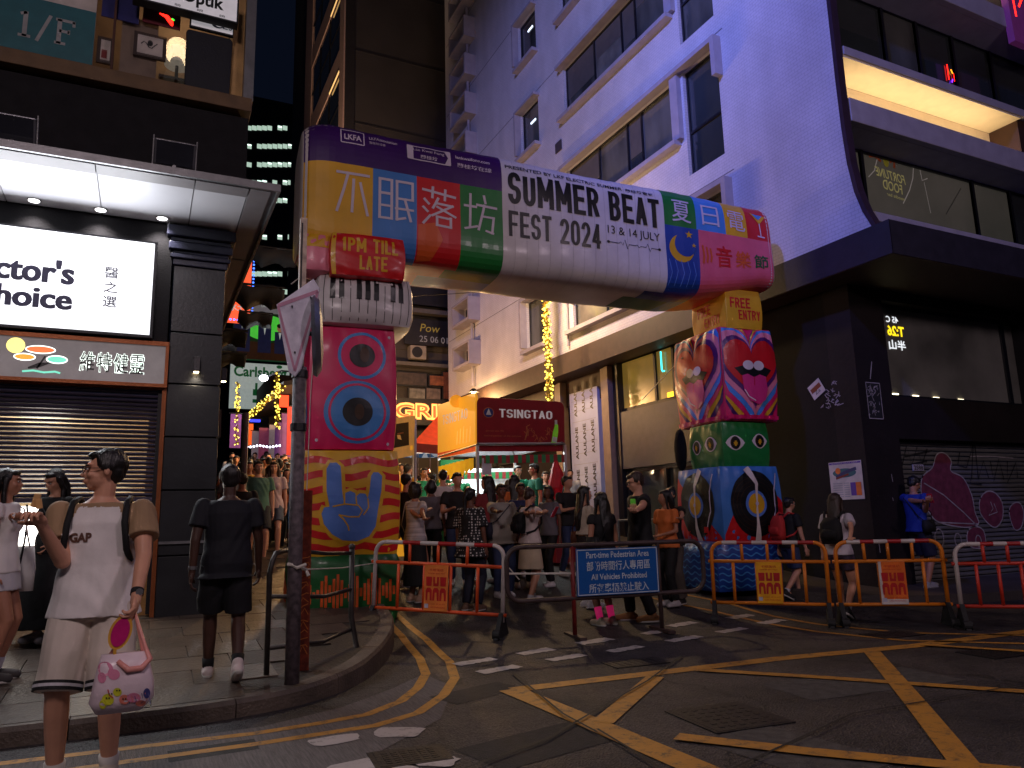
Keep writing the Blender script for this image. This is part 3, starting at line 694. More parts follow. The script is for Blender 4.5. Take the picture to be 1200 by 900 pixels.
for i, ch in enumerate('醫之選'): P.text(ch, -.54, -.40, 4.12-.17*i, 4.25-.17*i, sm('pale_grey_print', (110, 110, 128)), 1, .01)
P.rect(-.615, -.611, 3.84, 4.28, sm('pale_grey_print', (110, 110, 128)), 1)
P.build('lettering', [SLB, sm('pale_grey_print', (1, 1, 1))], fnY(YF-.175), t, lift=.0015)
lamp('sign_light', 'AREA', (-1.6, YF-.19, 4.05), 80, (.90, .94, 1), t, 3.0, (-1.6, 0, 4.05), sy=1.0)
bxo('sign_surround', BLK2, shop, -3.3, .14, YF-.02, YF+.02, 3.42, 4.9)
t = thing('shop_name_sign', 'grey shop name sign with halo lit Chinese letters and a little umbrella logo', 'sign', (-1, YF, 3))
MB().box(-2.7, .13, YF-.06, YF-.01, 2.96, 3.40).build('sign_panel', sm('brushed_grey', (150, 142, 142), rough=.45, emit=.24, bump=.05), t)  # emission put into the grey so the panel looks lit
for a in ((-2.7, .165, 3.40, 3.45), (-2.7, .165, 2.955-.04, 2.955)): MB().box(a[0], a[1], YF-.09, YF, a[2], a[3]).build('trim', ORG, t)
MB().box(.13, .165, YF-.09, YF, 2.956, 3.399).build('trim', ORG, t)
HAL = sm('halo_white', (240, 255, 245), emit=1.6, bump=0)
P = Print(); x = -.72
for ch in '維特健靈':
    P.text(ch, x-.006, x+.146, 3.054, 3.286, HAL, 1, .022); P.text(ch, x, x+.14, 3.06, 3.28, BLKP, 2, .004); x += .165
P.ell(-1.33, 3.30, .085, .085, sm('sun_yellow', (255, 235, 130), emit=1.3, bump=0), 1)
for cx_, cy_, rx, ry, c_ in [(-1.10, 3.27, .13, .035, 'o1'), (-1.24, 3.18, .09, .03, 'o2'), (-.94, 3.17, .09, .035, 'g1')]:
    m_ = {'o1': sm('logo_orange', (240, 120, 70), emit=.9, bump=0), 'o2': sm('logo_amber', (245, 160, 60), emit=.9, bump=0), 'g1': sm('logo_mint', (120, 220, 190), emit=.9, bump=0)}[c_]
    P.ell(cx_, cy_, rx+.012, ry+.012, HAL, 1); P.ell(cx_, cy_, rx, ry, m_, 2)
P.line([(-1.2, 3.06), (-1.1, 3.10), (-1.0, 3.13)], [.02, .05, .01], BLKP, 3); P.line([(-1.12, 3.06), (-1.05, 3.2)], .018, BLKP, 3); P.line([(-1.25, 3.02+.0), (-1.15, 3.035), (-1.05, 3.02), (-.95, 3.035), (-.9, 3.02)], .02, sm('logo_mint', (1, 1, 1)), 3)
P.build('lettering', [HAL, BLKP, sm('sun_yellow', (1, 1, 1)), sm('logo_orange', (1, 1, 1)), sm('logo_amber', (1, 1, 1)), sm('logo_mint', (1, 1, 1))], fnY(YF-.06), t, lift=.002)

def wall_lamp(lab, x, y, z, w=.035):
    t = thing('wall_lamp', lab, 'lamp', (x, y, z), group='small box lamps on the pillar')
    MB().box(x-w, x+w, y-.09, y, z-.09, z+.09).build('housing', sm('lamp_box_grey', (70, 68, 70), rough=.4, metal=.4), t, bevel=.004)
    MB().box(x-w+.008, x+w-.008, y-.08, y-.01, z-.095, z-.0905).build('lens', sm('warm_lens', (255, 225, 170), emit=14, bump=0, nosample=True), t)
    lamp('lamp_beam', 'SPOT', (x, y-.05, z-.11), 4, (1, .82, .6), t, .03, (x, y-.02, z-1), 120, .6)
q = onY(230, 428, YF); wall_lamp('grey box lamp glowing downward on the front of the black pillar', q.x, YF, q.z)
q = onY(262, 440, 10.6); wall_lamp('second box lamp round the corner of the pillar toward the side street', q.x, 10.6, q.z)
# ================================================================== RIGHT BUILDING
XW = 9.5; XG = 10.0; YG = 8.0; ZC0, ZC1 = 4.93, 5.46
TILE = sm('white_wall_tile', (205, 200, 205), rough=.55, var=.06, scale=2, bump=0)
nt = TILE.node_tree; N = nt.nodes; L = nt.links
tc = N.new('ShaderNodeTexCoord'); mp = N.new('ShaderNodeMapping'); mp.inputs['Rotation'].default_value = (0, 0, 0)
sx = N.new('ShaderNodeSeparateXYZ'); cb = N.new('ShaderNodeCombineXYZ'); L.new(tc.outputs['Object'], sx.inputs[0])
ad = N.new('ShaderNodeMath'); ad.operation = 'ADD'; L.new(sx.outputs[0], ad.inputs[0]); L.new(sx.outputs[1], ad.inputs[1]); L.new(ad.outputs[0], cb.inputs[0]); L.new(sx.outputs[2], cb.inputs[1])
br = N.new('ShaderNodeTexBrick'); br.inputs['Scale'].default_value = 1; br.inputs['Brick Width'].default_value = .13; br.inputs['Row Height'].default_value = .06; br.inputs['Mortar Size'].default_value = .004; br.inputs['Color1'].default_value = (1, 1, 1, 1); br.inputs['Color2'].default_value = (.9, .9, .9, 1); br.inputs['Mortar'].default_value = (.2, .2, .2, 1)
L.new(cb.outputs[0], br.inputs['Vector']); bp = N.new('ShaderNodeBump'); bp.inputs['Strength'].default_value = .5; bp.inputs['Distance'].default_value = .01; L.new(br.outputs['Color'], bp.inputs['Height']); L.new(bp.outputs[0], N['Principled BSDF'].inputs['Normal'])
# colour of grout
_bc = N['Principled BSDF'].inputs['Base Color'].links[0].from_socket
st_n = N.new('ShaderNodeTexNoise'); st_m = N.new('ShaderNodeMapping'); st_m.inputs['Scale'].default_value = (.9, .9, .22); L.new(tc.outputs['Object'], st_m.inputs[0]); L.new(st_m.outputs[0], st_n.inputs['Vector']); st_n.inputs['Scale'].default_value = 2.0; st_n.inputs['Detail'].default_value = 8
st_r = N.new('ShaderNodeMapRange'); st_r.inputs[1].default_value = .42; st_r.inputs[2].default_value = .62; st_r.inputs[3].default_value = .82; st_r.inputs[4].default_value = 1.0; L.new(st_n.outputs[0], st_r.inputs[0])
st_x = N.new('ShaderNodeMix'); st_x.data_type = 'RGBA'; st_x.blend_type = 'MULTIPLY'; st_x.inputs[0].default_value = .45; L.new(_bc, st_x.inputs[6]); L.new(st_r.outputs[0], st_x.inputs[7]); _bc = st_x.outputs[2]
mx = N.new('ShaderNodeMix'); mx.data_type = 'RGBA'; mx.blend_type = 'MULTIPLY'; mx.inputs[0].default_value = .35; L.new(_bc, mx.inputs[6]); L.new(br.outputs['Color'], mx.inputs[7]); L.new(mx.outputs[2], N['Principled BSDF'].inputs['Base Color'])
TRIM = sm('painted_concrete_trim', (158, 150, 158), rough=.6, var=.1, scale=4, bump=.2)
GLS = mat('window_glass_dark', (.035, .04, .04), rough=.05, bump=0, var=.3, scale=.5, spec=.8)
GLG = mat('window_glass_grey', (.08, .08, .07), rough=.10, bump=0, var=.8, scale=.9, spec=.8, stretch=(1, 1.0, .4))
FRM = mat('black_window_frame', (.008, .008, .012), rough=.4)
BRN = sm('brown_fascia', (70, 54, 48), rough=.6, var=.15, bump=.15)
DWL = sm('dark_brown_wall', (34, 28, 28), rough=.8, spec=.2, var=.25, scale=1.5, bump=.3)
BWL = sm('black_wall', (20, 18, 21), rough=.8, spec=.2, var=.3, scale=1.5, bump=.2)
tower = thing('tiled_corner_building', 'tall white tiled corner building with ribbon windows, washed in blue light', 'building', (XW, 12, 0))
wins = []                        # (y0, y1, z0, z1, kind)
for s_ in range(-1, 5):
    zb_ = 8.87+2.91*s_
    wins.append((11.35, 15.7, zb_, zb_+1.42, 'ribbon'))
    wins.append((9.95, 10.98, zb_-.85, zb_+1.42, 'tall') if s_ >= 0 else (9.95, 10.98, zb_, zb_+1.42, 'tall'))
    wins.append((17.15, 18.25, zb_, zb_+1.42, 'single'))
for s_ in range(0, 10):
    z_ = 6.35+1.455*s_
    wins.append((21.6, 22.9, z_, z_+.62, 'small'))
Y0, Y1w = 7.38, 24.4; ZT = 22.0
def wall_with_holes(y0, y1, z0, z1, holes, X, depth, parent):
    yc = sorted({y0, y1, *[h[0] for h in holes], *[h[1] for h in holes]}); zc = sorted({z0, z1, *[h[2] for h in holes], *[h[3] for h in holes]})
    mb = MB()
    for a, b in zip(yc[:-1], yc[1:]):
        run = None
        for c, d in zip(zc[:-1], zc[1:]):
            my, mz = (a+b)/2, (c+d)/2
            if any(h[0] < my < h[1] and h[2] < mz < h[3] for h in holes): continue
            mb.quad((X, b, c), (X, a, c), (X, a, d), (X, b, d))
    for h in holes:
        a, b, c, d = h[:4]; q = X+depth
        mb.quad((X, a, c), (X, b, c), (q, b, c), (q, a, c)); mb.quad((X, a, d), (q, a, d), (q, b, d), (X, b, d))
        mb.quad((X, a, c), (q, a, c), (q, a, d), (X, a, d)); mb.quad((X, b, c), (X, b, d), (q, b, d), (q, b, c))
    return mb.build('wall', TILE, parent)
wall_with_holes(Y0, Y1w, ZC1, ZT, wins, XW, .16, tower)
# flared lower front edge of the tiled wall
edge = [(7.38, 9.5), (7.38, 8.0), (7.37, 7.2), (7.34, 6.6), (7.27, 6.1), (7.17, 5.75), (7.04, ZC1)]
mb = MB(); vs = []
for y, z in edge: vs += [(XW, Y0+.001, z), (XW, y, z)]
mb.add(vs, [(2*i, 2*i+2, 2*i+3, 2*i+1) for i in range(len(edge)-1)]); mb.build('wall', TILE, tower)
pl = [(7.36, ZT)]+edge[1:]
mb = MB(); vs = []
for y, z in pl: vs += [(XW-.03, y, z), (XW-.03, y-.07, z), (XW+.12, y-.07, z), (XW+.12, y, z)]
mb.add(vs, [(4*i+j, 4*i+(j+1) % 4, 4*(i+1)+(j+1) % 4, 4*(i+1)+j) for i in range(len(pl)-1) for j in range(4)]+[(0, 1, 2, 3)]); mb.build('wall_edge_trim', sm('dark_plum_trim', (52, 34, 46), rough=.5), tower)
bxo('wall_body', BLK2, tower, XW+.30, 22, 8.9, Y1w, ZC1, ZT)
GLV = [GLG, GLS, mat('window_glass_smoke', (.13, .125, .11), rough=.15, bump=0, var=.6, scale=1.3, spec=.8)]; BLD = sm('window_blind', (84, 80, 76), rough=.5, var=.1, bump=.1); wrd = random.Random(12)
for z_ in [7.6+2.91*i for i in range(5)]: bxo('wall_joint', sm('joint_grey', (110, 105, 112)), tower, XW-.004, XW+.01, 9.75, 24.3, z_, z_+.02)
q_ = onX(655, 172, XW); bxo('vent_grille', sm('vent_grey', (70, 64, 70)), tower, XW-.03, XW+.01, q_.y-.16, q_.y+.16, q_.z-.14, q_.z+.14)
for (a, b, c, d, k) in wins:
    q = XW+.10
    nm = 4 if k == 'ribbon' else (1 if k != 'tall' else 1)
    fr = MB(); 
    fr.box(q-.02, q+.03, a, b, c, c+.04); fr.box(q-.02, q+.03, a, b, d-.04, d); fr.box(q-.021, q+.031, a, a+.045, c, d); fr.box(q-.021, q+.031, b-.045, b, c, d)
    if k == 'ribbon':
        for yy_ in (12.55, 13.1, 14.3): fr.box(q-.022, q+.032, yy_-.025, yy_+.025, c+.04, d-.04)
    if k == 'tall': fr.box(q-.022, q+.032, a, b, c+.9, c+.95)
    w_ = fr.build('window', FRM, tower)
    bays = [a, 12.55, 13.1, 14.3, b] if k == 'ribbon' else [a, b]
    for y0_, y1_ in zip(bays[:-1], bays[1:]):
        MB().quad((q+.01, y1_, c), (q+.01, y0_, c), (q+.01, y0_, d), (q+.01, y1_, d)).build('pane', GLV[wrd.choice((0, 0, 1, 2))] if k != 'small' else GLS, w_)
        if k == 'ribbon' and wrd.random() < .55: hb_ = wrd.uniform(.2, .7)*(d-c); MB().quad((q+.006, y1_-.04, d-hb_), (q+.006, y0_+.04, d-hb_), (q+.006, y0_+.04, d-.05), (q+.006, y1_-.04, d-.05)).build('blind', BLD, w_)
    T_ = MB()
    if k == 'single':
        MB().box(XW-.20, XW+.01, a-.1, b+.1, c-.10, c).build('sill', TRIM, tower); MB().box(XW-.20, XW+.01, a-.1, b+.1, d, d+.08).build('hood', TRIM, tower)
        MB().box(XW-.201, XW+.01, b+.02, b+.101, c+.1, d-.1+.1).build('side_fin', TRIM, tower)
    elif k == 'small':
        MB().box(XW-.42, XW+.01, a-.08, b+.08, c-.09, c).build('sill', TRIM, tower); MB().box(XW-.42, XW+.01, a-.08, b+.08, d, d+.07).build('hood', TRIM, tower)
        MB().box(XW-.421, XW+.01, a-.081, a, c-.091, d+.071).build('side_fin', TRIM, tower); MB().box(XW-.421, XW+.01, b, b+.081, c-.091, d+.071).build('side_fin', TRIM, tower)
    elif k == 'ribbon':
        MB().box(XW-.19, XW+.01, a-.2, b+.15, c-.10, c).build('sill', TRIM, tower)
        MB().box(XW-.19, XW+.01, 9.86, b+.15, d, d+.10).build('hood', TRIM, tower)
        MB().box(XW-.191, XW+.01, 9.82, 9.93, d-.72, d+.101).build('side_fin', TRIM, tower)
        MB().box(XW-.12, XW+.01, 11.05, 11.28, c, d).build('side_fin', TRIM, tower)
q = onX(668, 108, XW)
MB().tube([(XW-.1, 22.0, 5.6), (XW-.1, 22.0, 20)], .05).build('drain_pipe', TRIM, tower)
MB().tube([(XW-.06, 15.9, 5.6), (XW-.06, 15.9, 9.0)], .03).build('drain_pipe', TRIM, tower)
# glowing bar painted as a white reflection on two single panes
for z_ in (12.7, 15.7):
    bxo('pane_reflection', sm('cool_reflection', (220, 235, 255), emit=2.2, bump=0, nosample=True), tower, XW+.09, XW+.10, 17.5, 17.8, z_, z_+.05)

# canopy / fascia wrapped round the corner
tipx, tipy = 9.42, 6.75
mb = MB()
mb.prism([(XW-.05, 24.4, ZC0), (XW-.05, tipy, ZC0), (26, tipy, ZC0), (26, 9.2, ZC0), (11, 9.2, ZC0), (11, 24.4, ZC0)], (0, 0, ZC1-ZC0-.004))
mb.build('canopy', BRN, tower)
bxo('canopy_front_band', sm('dark_canopy_face', (40, 36, 44), rough=.5), tower, XW-.06, 26, tipy-.02, tipy, ZC0+.01, ZC1-.01)
bxo('canopy_side_band', sm('dark_canopy_face', (40, 36, 44)), tower, XW-.07, XW-.05, tipy-.02, 10.2, ZC0+.01, ZC1-.01)

# front face upper storeys (facing the main road)
YE = 7.3
def qz(px, py, Y=YE): return onY(px, py, Y).z
zA1, zA0 = qz(980, 50), qz(981, 60); zB1, zB0 = qz(990, 112), qz(992, 139); zS1, zS0 = qz(1019, 246), qz(1021, 257)
bxo('ledge_slab', TRIM, tower, XW+.15, 26, YE, 8.9, zA0, zA1, bevel=.01)
bxo('ledge_parapet', TRIM, tower, XW+.15, 26, YE, YE+.12, zB0, zB1, bevel=.01)
bxo('ledge_floor', TRIM, tower, XW+.15, 26, YE+.12, 8.9, zB0, zB0+.1)
CRM = sm('cream_cove', (226, 208, 176), rough=.6, var=.05, bump=.05)
bxo('cove_back_wall', CRM, tower, XW+.15, 14.35, YE+.62, YE+.7, zB0+.1, zA0-.045)
bxo('cove_soffit', CRM, tower, XW+.15, 14.35, YE+.02, YE+.62, zA0-.04, zA0-.002)
bxo('cove_end', sm('brown_end_box', (60, 36, 24)), tower, 14.36, 16.5, YE+.1, YE+.7, zB1, zA0-.01)
lamp('cove_light', 'AREA', (12.0, YE+.36, zB1-.06), 24, (1, .76, .44), tower, 4.4, (12.0, YE+.36, 20), sy=.2)
zE1, zE0 = zA1+2.95, zA1+2.2
bxo('ledge_parapet', TRIM, tower, XW+.15, 26, YE, YE+.12, zB0+3.0, zB1+3.0, bevel=.01)
bxo('ledge_floor', TRIM, tower, XW+.15, 26, YE+.12, 8.9, zB0+3.0, zB0+3.1)
bxo('cove_back_wall', CRM, tower, XW+.15, 14.35, YE+.62, YE+.7, zB0+3.1, zA0+3.0)
bxo('ledge_slab', TRIM, tower, XW+.15, 26, YE, 8.9, zA0+3.0, zA1+3.0)
lamp('cove_light', 'AREA', (12.0, YE+.36, zB1+2.94), 22, (1, .76, .44), tower, 4.4, (12.0, YE+.36, 20), sy=.2)
bxo('window_ledge', TRIM, tower, XW+.3, 26, YE, YE+.4, zS0, zS1, bevel=.008)
bxo('spandrel', BRN, tower, XW+.3, 26, YE+.4, 8.9, ZC1, zS0-.002)
YW = 7.95
bxo('upper_recess_wall', BLK2, tower, XW+.1, 26, YW+.12, 8.9, zS1, ZT)
def front_window(x0, x1, z0, z1, glass=GLS):
    w_ = MB().box(x0, x1, YW-.02, YW+.03, z0, z0+.06).box(x0, x1, YW-.02, YW+.03, z1-.07, z1).box(x0-.035, x0+.035, YW-.03, YW+.04, z0, z1).box(x1-.035, x1+.035, YW-.031, YW+.041, z0, z1).build('window', FRM, tower)
    MB().quad((x0, YW+.02, z0), (x1, YW+.02, z0), (x1, YW+.02, z1), (x0, YW+.02, z1)).build('pane', glass, w_)
zt = onY(1010, 175, YW).z
GLT = mat('window_glass_olive', (.16, .155, .12), rough=.2, var=.35, scale=.6, bump=0, emit=.02, ecol=(.5, .5, .4))
for a, b in ((9.75, 10.62), (10.62, 13.6), (13.6, 14.75), (14.75, 16.5)):
    front_window(a, b, zS1, zt, GLT if a < 14.7 else GLS)
zl = zA1+.0
for a, b in ((9.75, 10.35), (10.35, 11.6), (11.6, 12.55), (12.55, 13.6), (13.6, 14.8), (14.8, 16.5)):
    front_window(a, b, zl, zl+1.75, GLG if 11.5 < a < 12 else GLS)
# pictures painted on the glass (mirror writing, crossed strokes)
t = thing('window_lettering', 'mirror written pale lettering and scribble on the lower corner window', 'lettering', (11, YW, 6.5))
GOLD = sm('faded_gold_print', (196, 190, 120), emit=.12, bump=0); PALE = sm('pale_line_print', (190, 185, 175), emit=.1, bump=0); ORP = sm('orange_blob', (190, 90, 40)); YGR = sm('lime_blob', (190, 190, 60))
P = Print()
P.text('FORTUNE', 10.98, 11.72, 6.95, 7.12, GOLD, 1, .01, mirror=True, skew=-.25, rot=-.06); P.text('FOOD', 11.13, 11.62, 6.74, 6.92, GOLD, 1, .01, mirror=True, rot=-.06)
P.text('noodle bar', 11.2, 11.66, 6.63, 6.69, GOLD, 1, 0, mirror=True, rot=-.06)
P.ell(11.28, 7.28, .07, .10, YGR, 1); P.line([(11.38, 7.3), (11.5, 7.34), (11.48, 7.2)], .06, ORP, 1); P.line([(10.85, 7.3), (11.0, 7.33), (11.15, 7.26)], .05, ORP, 1)
P.line([(10.78, 6.9), (10.95, 7.05), (11.08, 7.33), (11.2, 7.36)], .018, PALE, 1); P.line([(11.6, 6.56), (11.82, 6.85), (11.95, 7.1), (12.0, 7.3)], .02, PALE, 1); P.line([(12.18, 7.3), (12.2, 7.1), (12.36, 7.17)], .02, PALE, 1); P.line([(12.25, 7.08), (12.32, 6.5)], .012, PALE, 1); P.line([(12.75, 6.55), (13.3, 7.15)], .014, BLKP, 1)
_sx = lambda x, y, o: Vector((x*1.0, YW-.0-o+.018, y))
P.build('painted_lettering', [GOLD, PALE, ORP, YGR, BLKP], _sx, t)
t = thing('neon_reflection_sign', 'small red and violet neon marks on the upper front window', 'sign', (13.2, YW, 9.8))
P = Print(); q = onY(1117, 92, YW)
NR = sm('neon_red', (1, 1, 1)); NV = sm('neon_violet', (120, 40, 255), emit=3, bump=0); NY = sm('neon_amber', (255, 160, 30), emit=2, bump=0)
P.line([(q.x-.14, q.z+.26), (q.x-.14, q.z-.06)], .03, NR, 1)
P.line([(q.x-.04, q.z+.18), (q.x+.0, q.z+.1)], .04, NY, 1); P.line([(q.x-.06, q.z-.1), (q.x-.02, q.z-.02)], .03, NV, 1); P.line([(q.x+.12, q.z+.18), (q.x+.15, q.z-.08)], .03, NV, 1); P.line([(q.x+.03, q.z-.06), (q.x+.03, q.z+.12)], .015, NR, 1)
P.build('neon_tube', [NR, NV, NY], fnY(YW), t)
t = thing('vertical_neon_sign', 'magenta lit vertical sign at the upper right edge', 'sign', (15.4, 7, 10))
qa = onY(1187, 30, 7.2); MB().prism([(qa.x, 7.2, 7.6+2.4), (qa.x+1.2, 7.2, 10.0), (qa.x+1.2, 7.2, 13), (qa.x-.1, 7.2, 13)], (0, .12, 0)).build('sign_box', sm('magenta_panel', (120, 50, 110), emit=.12, bump=0), t)
P = Print(); P.line([(qa.x+.16, 10.55), (qa.x+.14, 11.0)], .05, NR, 1); P.line([(qa.x+.3, 10.8), (qa.x+.5, 11.1)], .05, NR, 1); P.build('neon_tube', [NR], fnY(7.2), t)

# ------------- ground floor, main road side
zS = 2.42
g0 = .13
Xa, Xb_ = onY(1054, 514, YG).x, 15.4
def blk(nm, m, *a, **k): return bxo(nm, m, tower, *a, **k)
q = onY(1036, 352, YG); zw1 = q.z; q = onY(1046, 464, YG); zw0 = q.z; xw0 = q.x; zsh = onY(1054, 514, YG).z
blk('wall', DWL, XG, xw0, YG, YG+.5, -.1, ZC0)                       # corner pier
blk('wall', DWL, xw0, 26, YG, YG+.5, zw1, ZC0)
blk('wall', DWL, xw0, 26, YG+.001, YG+.5, zsh, zw0)
blk('wall', BLK2, 14.6, 26, YG+.05, YG+.5, zw0, zw1)
blk('wall', DWL, 15.6, 26, YG+.002, YG+.5, -.1, zsh)
blk('wall', DWL, xw0, Xa, YG+.003, YG+.5, -.1, zsh)
w_ = MB().box(xw0, 14.6, YG+.15, YG+.2, zw0, zw0+.06).box(xw0, 14.6, YG+.15, YG+.2, zw1-.06, zw1).box(xw0, xw0+.05, YG+.149, YG+.2, zw0, zw1).box(14.2, 14.3, YG+.149, YG+.2, zw0, zw1).build('window', FRM, tower)
MB().quad((xw0, YG+.19, zw0), (14.6, YG+.19, zw0), (14.6, YG+.19, zw1), (xw0, YG+.19, zw1)).build('pane', mat('shop_glass_olive', (.17, .165, .145), rough=.3, var=.5, scale=.8, bump=0), w_)
WHL = sm('lit_white_dot', (255, 240, 200), emit=5, bump=0, nosample=True); YLT = sm('lit_yellow_text', (250, 215, 30), emit=1.2, bump=0); WLT = sm('lit_white_text', (230, 235, 240), emit=.9, bump=0)
t = thing('window_sign', 'mirrored lit sign T:26 glowing in the corner of the dark shop window', 'sign', (10.9, YG, 4.4))
P = Print(); a = onY(1038, 370, YG+.18).x
P.text('45 C', a, a+.30, zw1-.30, zw1-.19, WLT, 1, .02, mirror=True); P.text('T:26', a, a+.42, zw1-.53, zw1-.35, YLT, 1, .03, mirror=True); P.text('半山', a+.0, a+.42, zw1-.77, zw1-.60, WLT, 1, .02, mirror=True)
P.build('lettering', [WLT, YLT], fnY(YG+.185), t)
for i, px in enumerate((1049, 1073, 1097, 1126)):
    q = onY(px, 462+i*2.2, YG+.18); MB().tube([(q.x-.07, q.y, q.z), (q.x+.07, q.y, q.z)], .014).build('window_spot', WHL, tower)
# shutter with graffiti
sl = None; nS = 30; YSH = YG+.16
SH2 = mat('grey_roller_steel', (.20, .19, .185), rough=.5, metal=.35, var=.3, scale=3, stretch=(1, 1, 8))
dz = (zsh-.02-.13)/nS
for i in range(nS):
    a = .13+dz*i
    if sl is None:
        sl = MB().prism([(Xa, YSH+.05, a+.003), (Xa, YSH+.004, a+.014), (Xa, YSH, a+dz*.5), (Xa, YSH+.004, a+dz-.012), (Xa, YSH+.05, a+dz-.003)], (15.5-Xa, 0, 0)).build('shutter_slat', SH2, tower)
    else: c = sl.copy(); COL.objects.link(c); c.location = (0, 0, dz*i)
t = thing('graffiti', 'pink and white bubble graffiti with black tags sprayed on the roller shutter', 'graffiti', (12.5, YSH, 1))
PK = sm('spray_pink', (112, 46, 64), rough=.8, var=.3, scale=9); WT = sm('spray_white', (165, 156, 158), rough=.8, var=.3); BK = mat('spray_black', (.012, .012, .014), rough=.8)
def gp(px, py): q = onY(px, py, YSH); return (q.x, q.z)
def cr(pts, k=6):      # smooth closed curve
    n_ = len(pts); o_ = []
    for i in range(n_):
        p0, p1, p2, p3 = [Vector((*pts[(i+j-1) % n_], 0)) for j in range(4)]
        for s in range(k):
            u = s/k; o_.append(tuple((.5*((2*p1)+(p2-p0)*u+(2*p0-5*p1+4*p2-p3)*u*u+(3*p1-p0-3*p2+p3)*u**3))[:2]))
    return o_
P = Print()
for sh_ in ([(1080, 560), (1092, 548), (1097, 533), (1106, 531), (1114, 540), (1114, 552), (1128, 560), (1138, 580), (1142, 600), (1146, 614), (1130, 618), (1100, 612), (1088, 600), (1080, 585)],
            [(1148, 585), (1156, 576), (1166, 578), (1174, 590), (1174, 608), (1166, 618), (1156, 612), (1148, 600)], [(1182, 600), (1187, 590), (1195, 590), (1199, 602), (1196, 618), (1188, 620)], [(1134, 622), (1142, 617), (1152, 622), (1154, 640), (1140, 642), (1133, 634)]):
    c_ = cr([gp(*p) for p in sh_]); P.poly(c_, PK, 1); P.line(c_+[c_[0], c_[1]], .022, WT, 2)
P.line([gp(*p) for p in ((1082, 566), (1105, 580), (1128, 600), (1146, 618))], .02, WT, 3); P.line([gp(*p) for p in ((1098, 612), (1118, 613), (1145, 614))], .02, WT, 3)
for cc in ((1122, 633, 7), (1146, 634, 6), (1100, 630, 9)): P.line([(gp(cc[0], cc[1])[0]+.012*cc[2]*math.cos(a/3), gp(cc[0], cc[1])[1]+.016*cc[2]*math.sin(a/3)) for a in range(20)], .02, WT, 3)
P.line([gp(*p) for p in ((1160, 588), (1163, 596), (1158, 604), (1168, 600), (1164, 590))], .018, WT, 3)
for st in ([(1056, 548), (1062, 522), (1068, 546), (1074, 524), (1080, 545), (1086, 526)], [(1060, 535), (1092, 528)], [(1068, 544), (1086, 540), (1078, 552)], [(1124, 530), (1122, 545), (1132, 548), (1140, 520), (1138, 560), (1136, 566), (1150, 568)], [(1142, 522), (1146, 562), (1152, 540), (1158, 560)], [(1160, 540), (1164, 564), (1170, 538), (1176, 562)], [(1180, 540), (1180, 566), (1190, 542), (1192, 560)]):
    P.line([gp(*p) for p in st], .028, BK, 2)
P.line([gp(*p) for p in ((1136, 535), (1165, 535), (1187, 537))], .02, WT, 1)
P.build('spray_paint', [PK, WT, BK], fnY(YSH-.003), t)
t = thing('street_number_plate', 'white number plate on the graffiti shutter above the man in blue', 'sign', (11.2, YSH, 2)); q = onY(1075, 548, YSH-.01)
MB().box(q.x-.13, q.x+.13, YSH-.03, YSH-.012, q.z-.05, q.z+.05).build('plate', WT, t); P = Print(); P.text('2588', q.x-.11, q.x+.11, q.z-.035, q.z+.035, BK, 1, .02); P.build('digits', [BK], fnY(YSH-.03), t)

# side street ground-floor wall (black near the corner)
blk('wall', BWL, XG, XG+.45, YG+.5, 11.1, -.1, ZC0)
mbp = MB(); 
def paper(lab, cx_, cz_, w, h, rot, X, draw, cat='poster', nm='wall_poster'):
    t = thing(nm, lab, cat, (X, cx_, cz_)); T = Matrix.Translation((X-.004, cx_, cz_)) @ Matrix.Rotation(rot, 4, 'X')
    MB(T).box(-.004, 0, -w/2, w/2, -h/2, h/2).build('sheet', CREAM, t)
    P = Print(); draw(P, w, h)
    fn = lambda x, y, o: T @ Vector((-.004-o, -x, y))
    P.build('print', [CREAM, NAVY, sm('red_print', (1, 1, 1)), sm('purple_print', (90, 50, 150)), sm('orange_print', (220, 110, 40)), GRYP, BLKP, TEAL], fn, t, lift=.0015)
def dmap(P, w, h):
    P.rect(-w/2+.01, w/2-.01, h/2-.04, h/2-.012, sm('purple_print', (90, 50, 150)), 1); P.text('SUMMER BEAT FEST', -w*.4, w*.4, h/2-.035, h/2-.018, CREAM, 2)
    P.ell(-.02, h*.2, w*.36, h*.12, TEAL, 1); P.line([(-w*.3, h*.1), (0, h*.22), (w*.34, h*.3)], .05, NAVY, 2); P.line([(-w*.3, h*.06), (w*.1, h*.16)], .03, sm('red_print', (1, 1, 1)), 3); P.ell(-w*.22, h*.26, .05, .05, sm('orange_print', (220, 110, 40)), 3)
    for i in range(7): P.rect(-w*.42, -w*.12, -h*.08-.035*i, -h*.08-.035*i+.012, GRYP, 1); P.rect(-w*.08, w*.08, -h*.08-.035*i, -h*.08-.035*i+.012, GRYP, 1)
    P.rect(w*.12, w*.28, -h*.4, -h*.06, sm('purple_print', (1, 1, 1)), 2); P.rect(w*.28, w*.44, -h*.4, -h*.06, sm('orange_print', (1, 1, 1)), 2)
sm('red_print', (120, 30, 30)); sm('purple_print', (90, 50, 150)); sm('orange_print', (220, 110, 40))
q = onX(992, 563, XG); paper('festival map poster taped to the black wall beside the corner', q.y, q.z, .62, .60, 0, XG, dmap)
q = onX(957, 456, XG); paper('small torn pink sticker high on the black wall', q.y, q.z, .28, .26, -.5, XG, lambda P, w, h: (P.rect(-w*.4, w*.4, -.02, .06, sm('red_print', (1, 1, 1)), 1), P.text('Za', -.06, .06, -.08, -.02, BLKP, 2)), 'sticker', 'wall_sticker')
t = thing('wall_graffiti', 'white scribbled tag on the black wall beside the pink sticker', 'graffiti', (XG, 9, 3)); P = Print(); rr = random.Random(3)
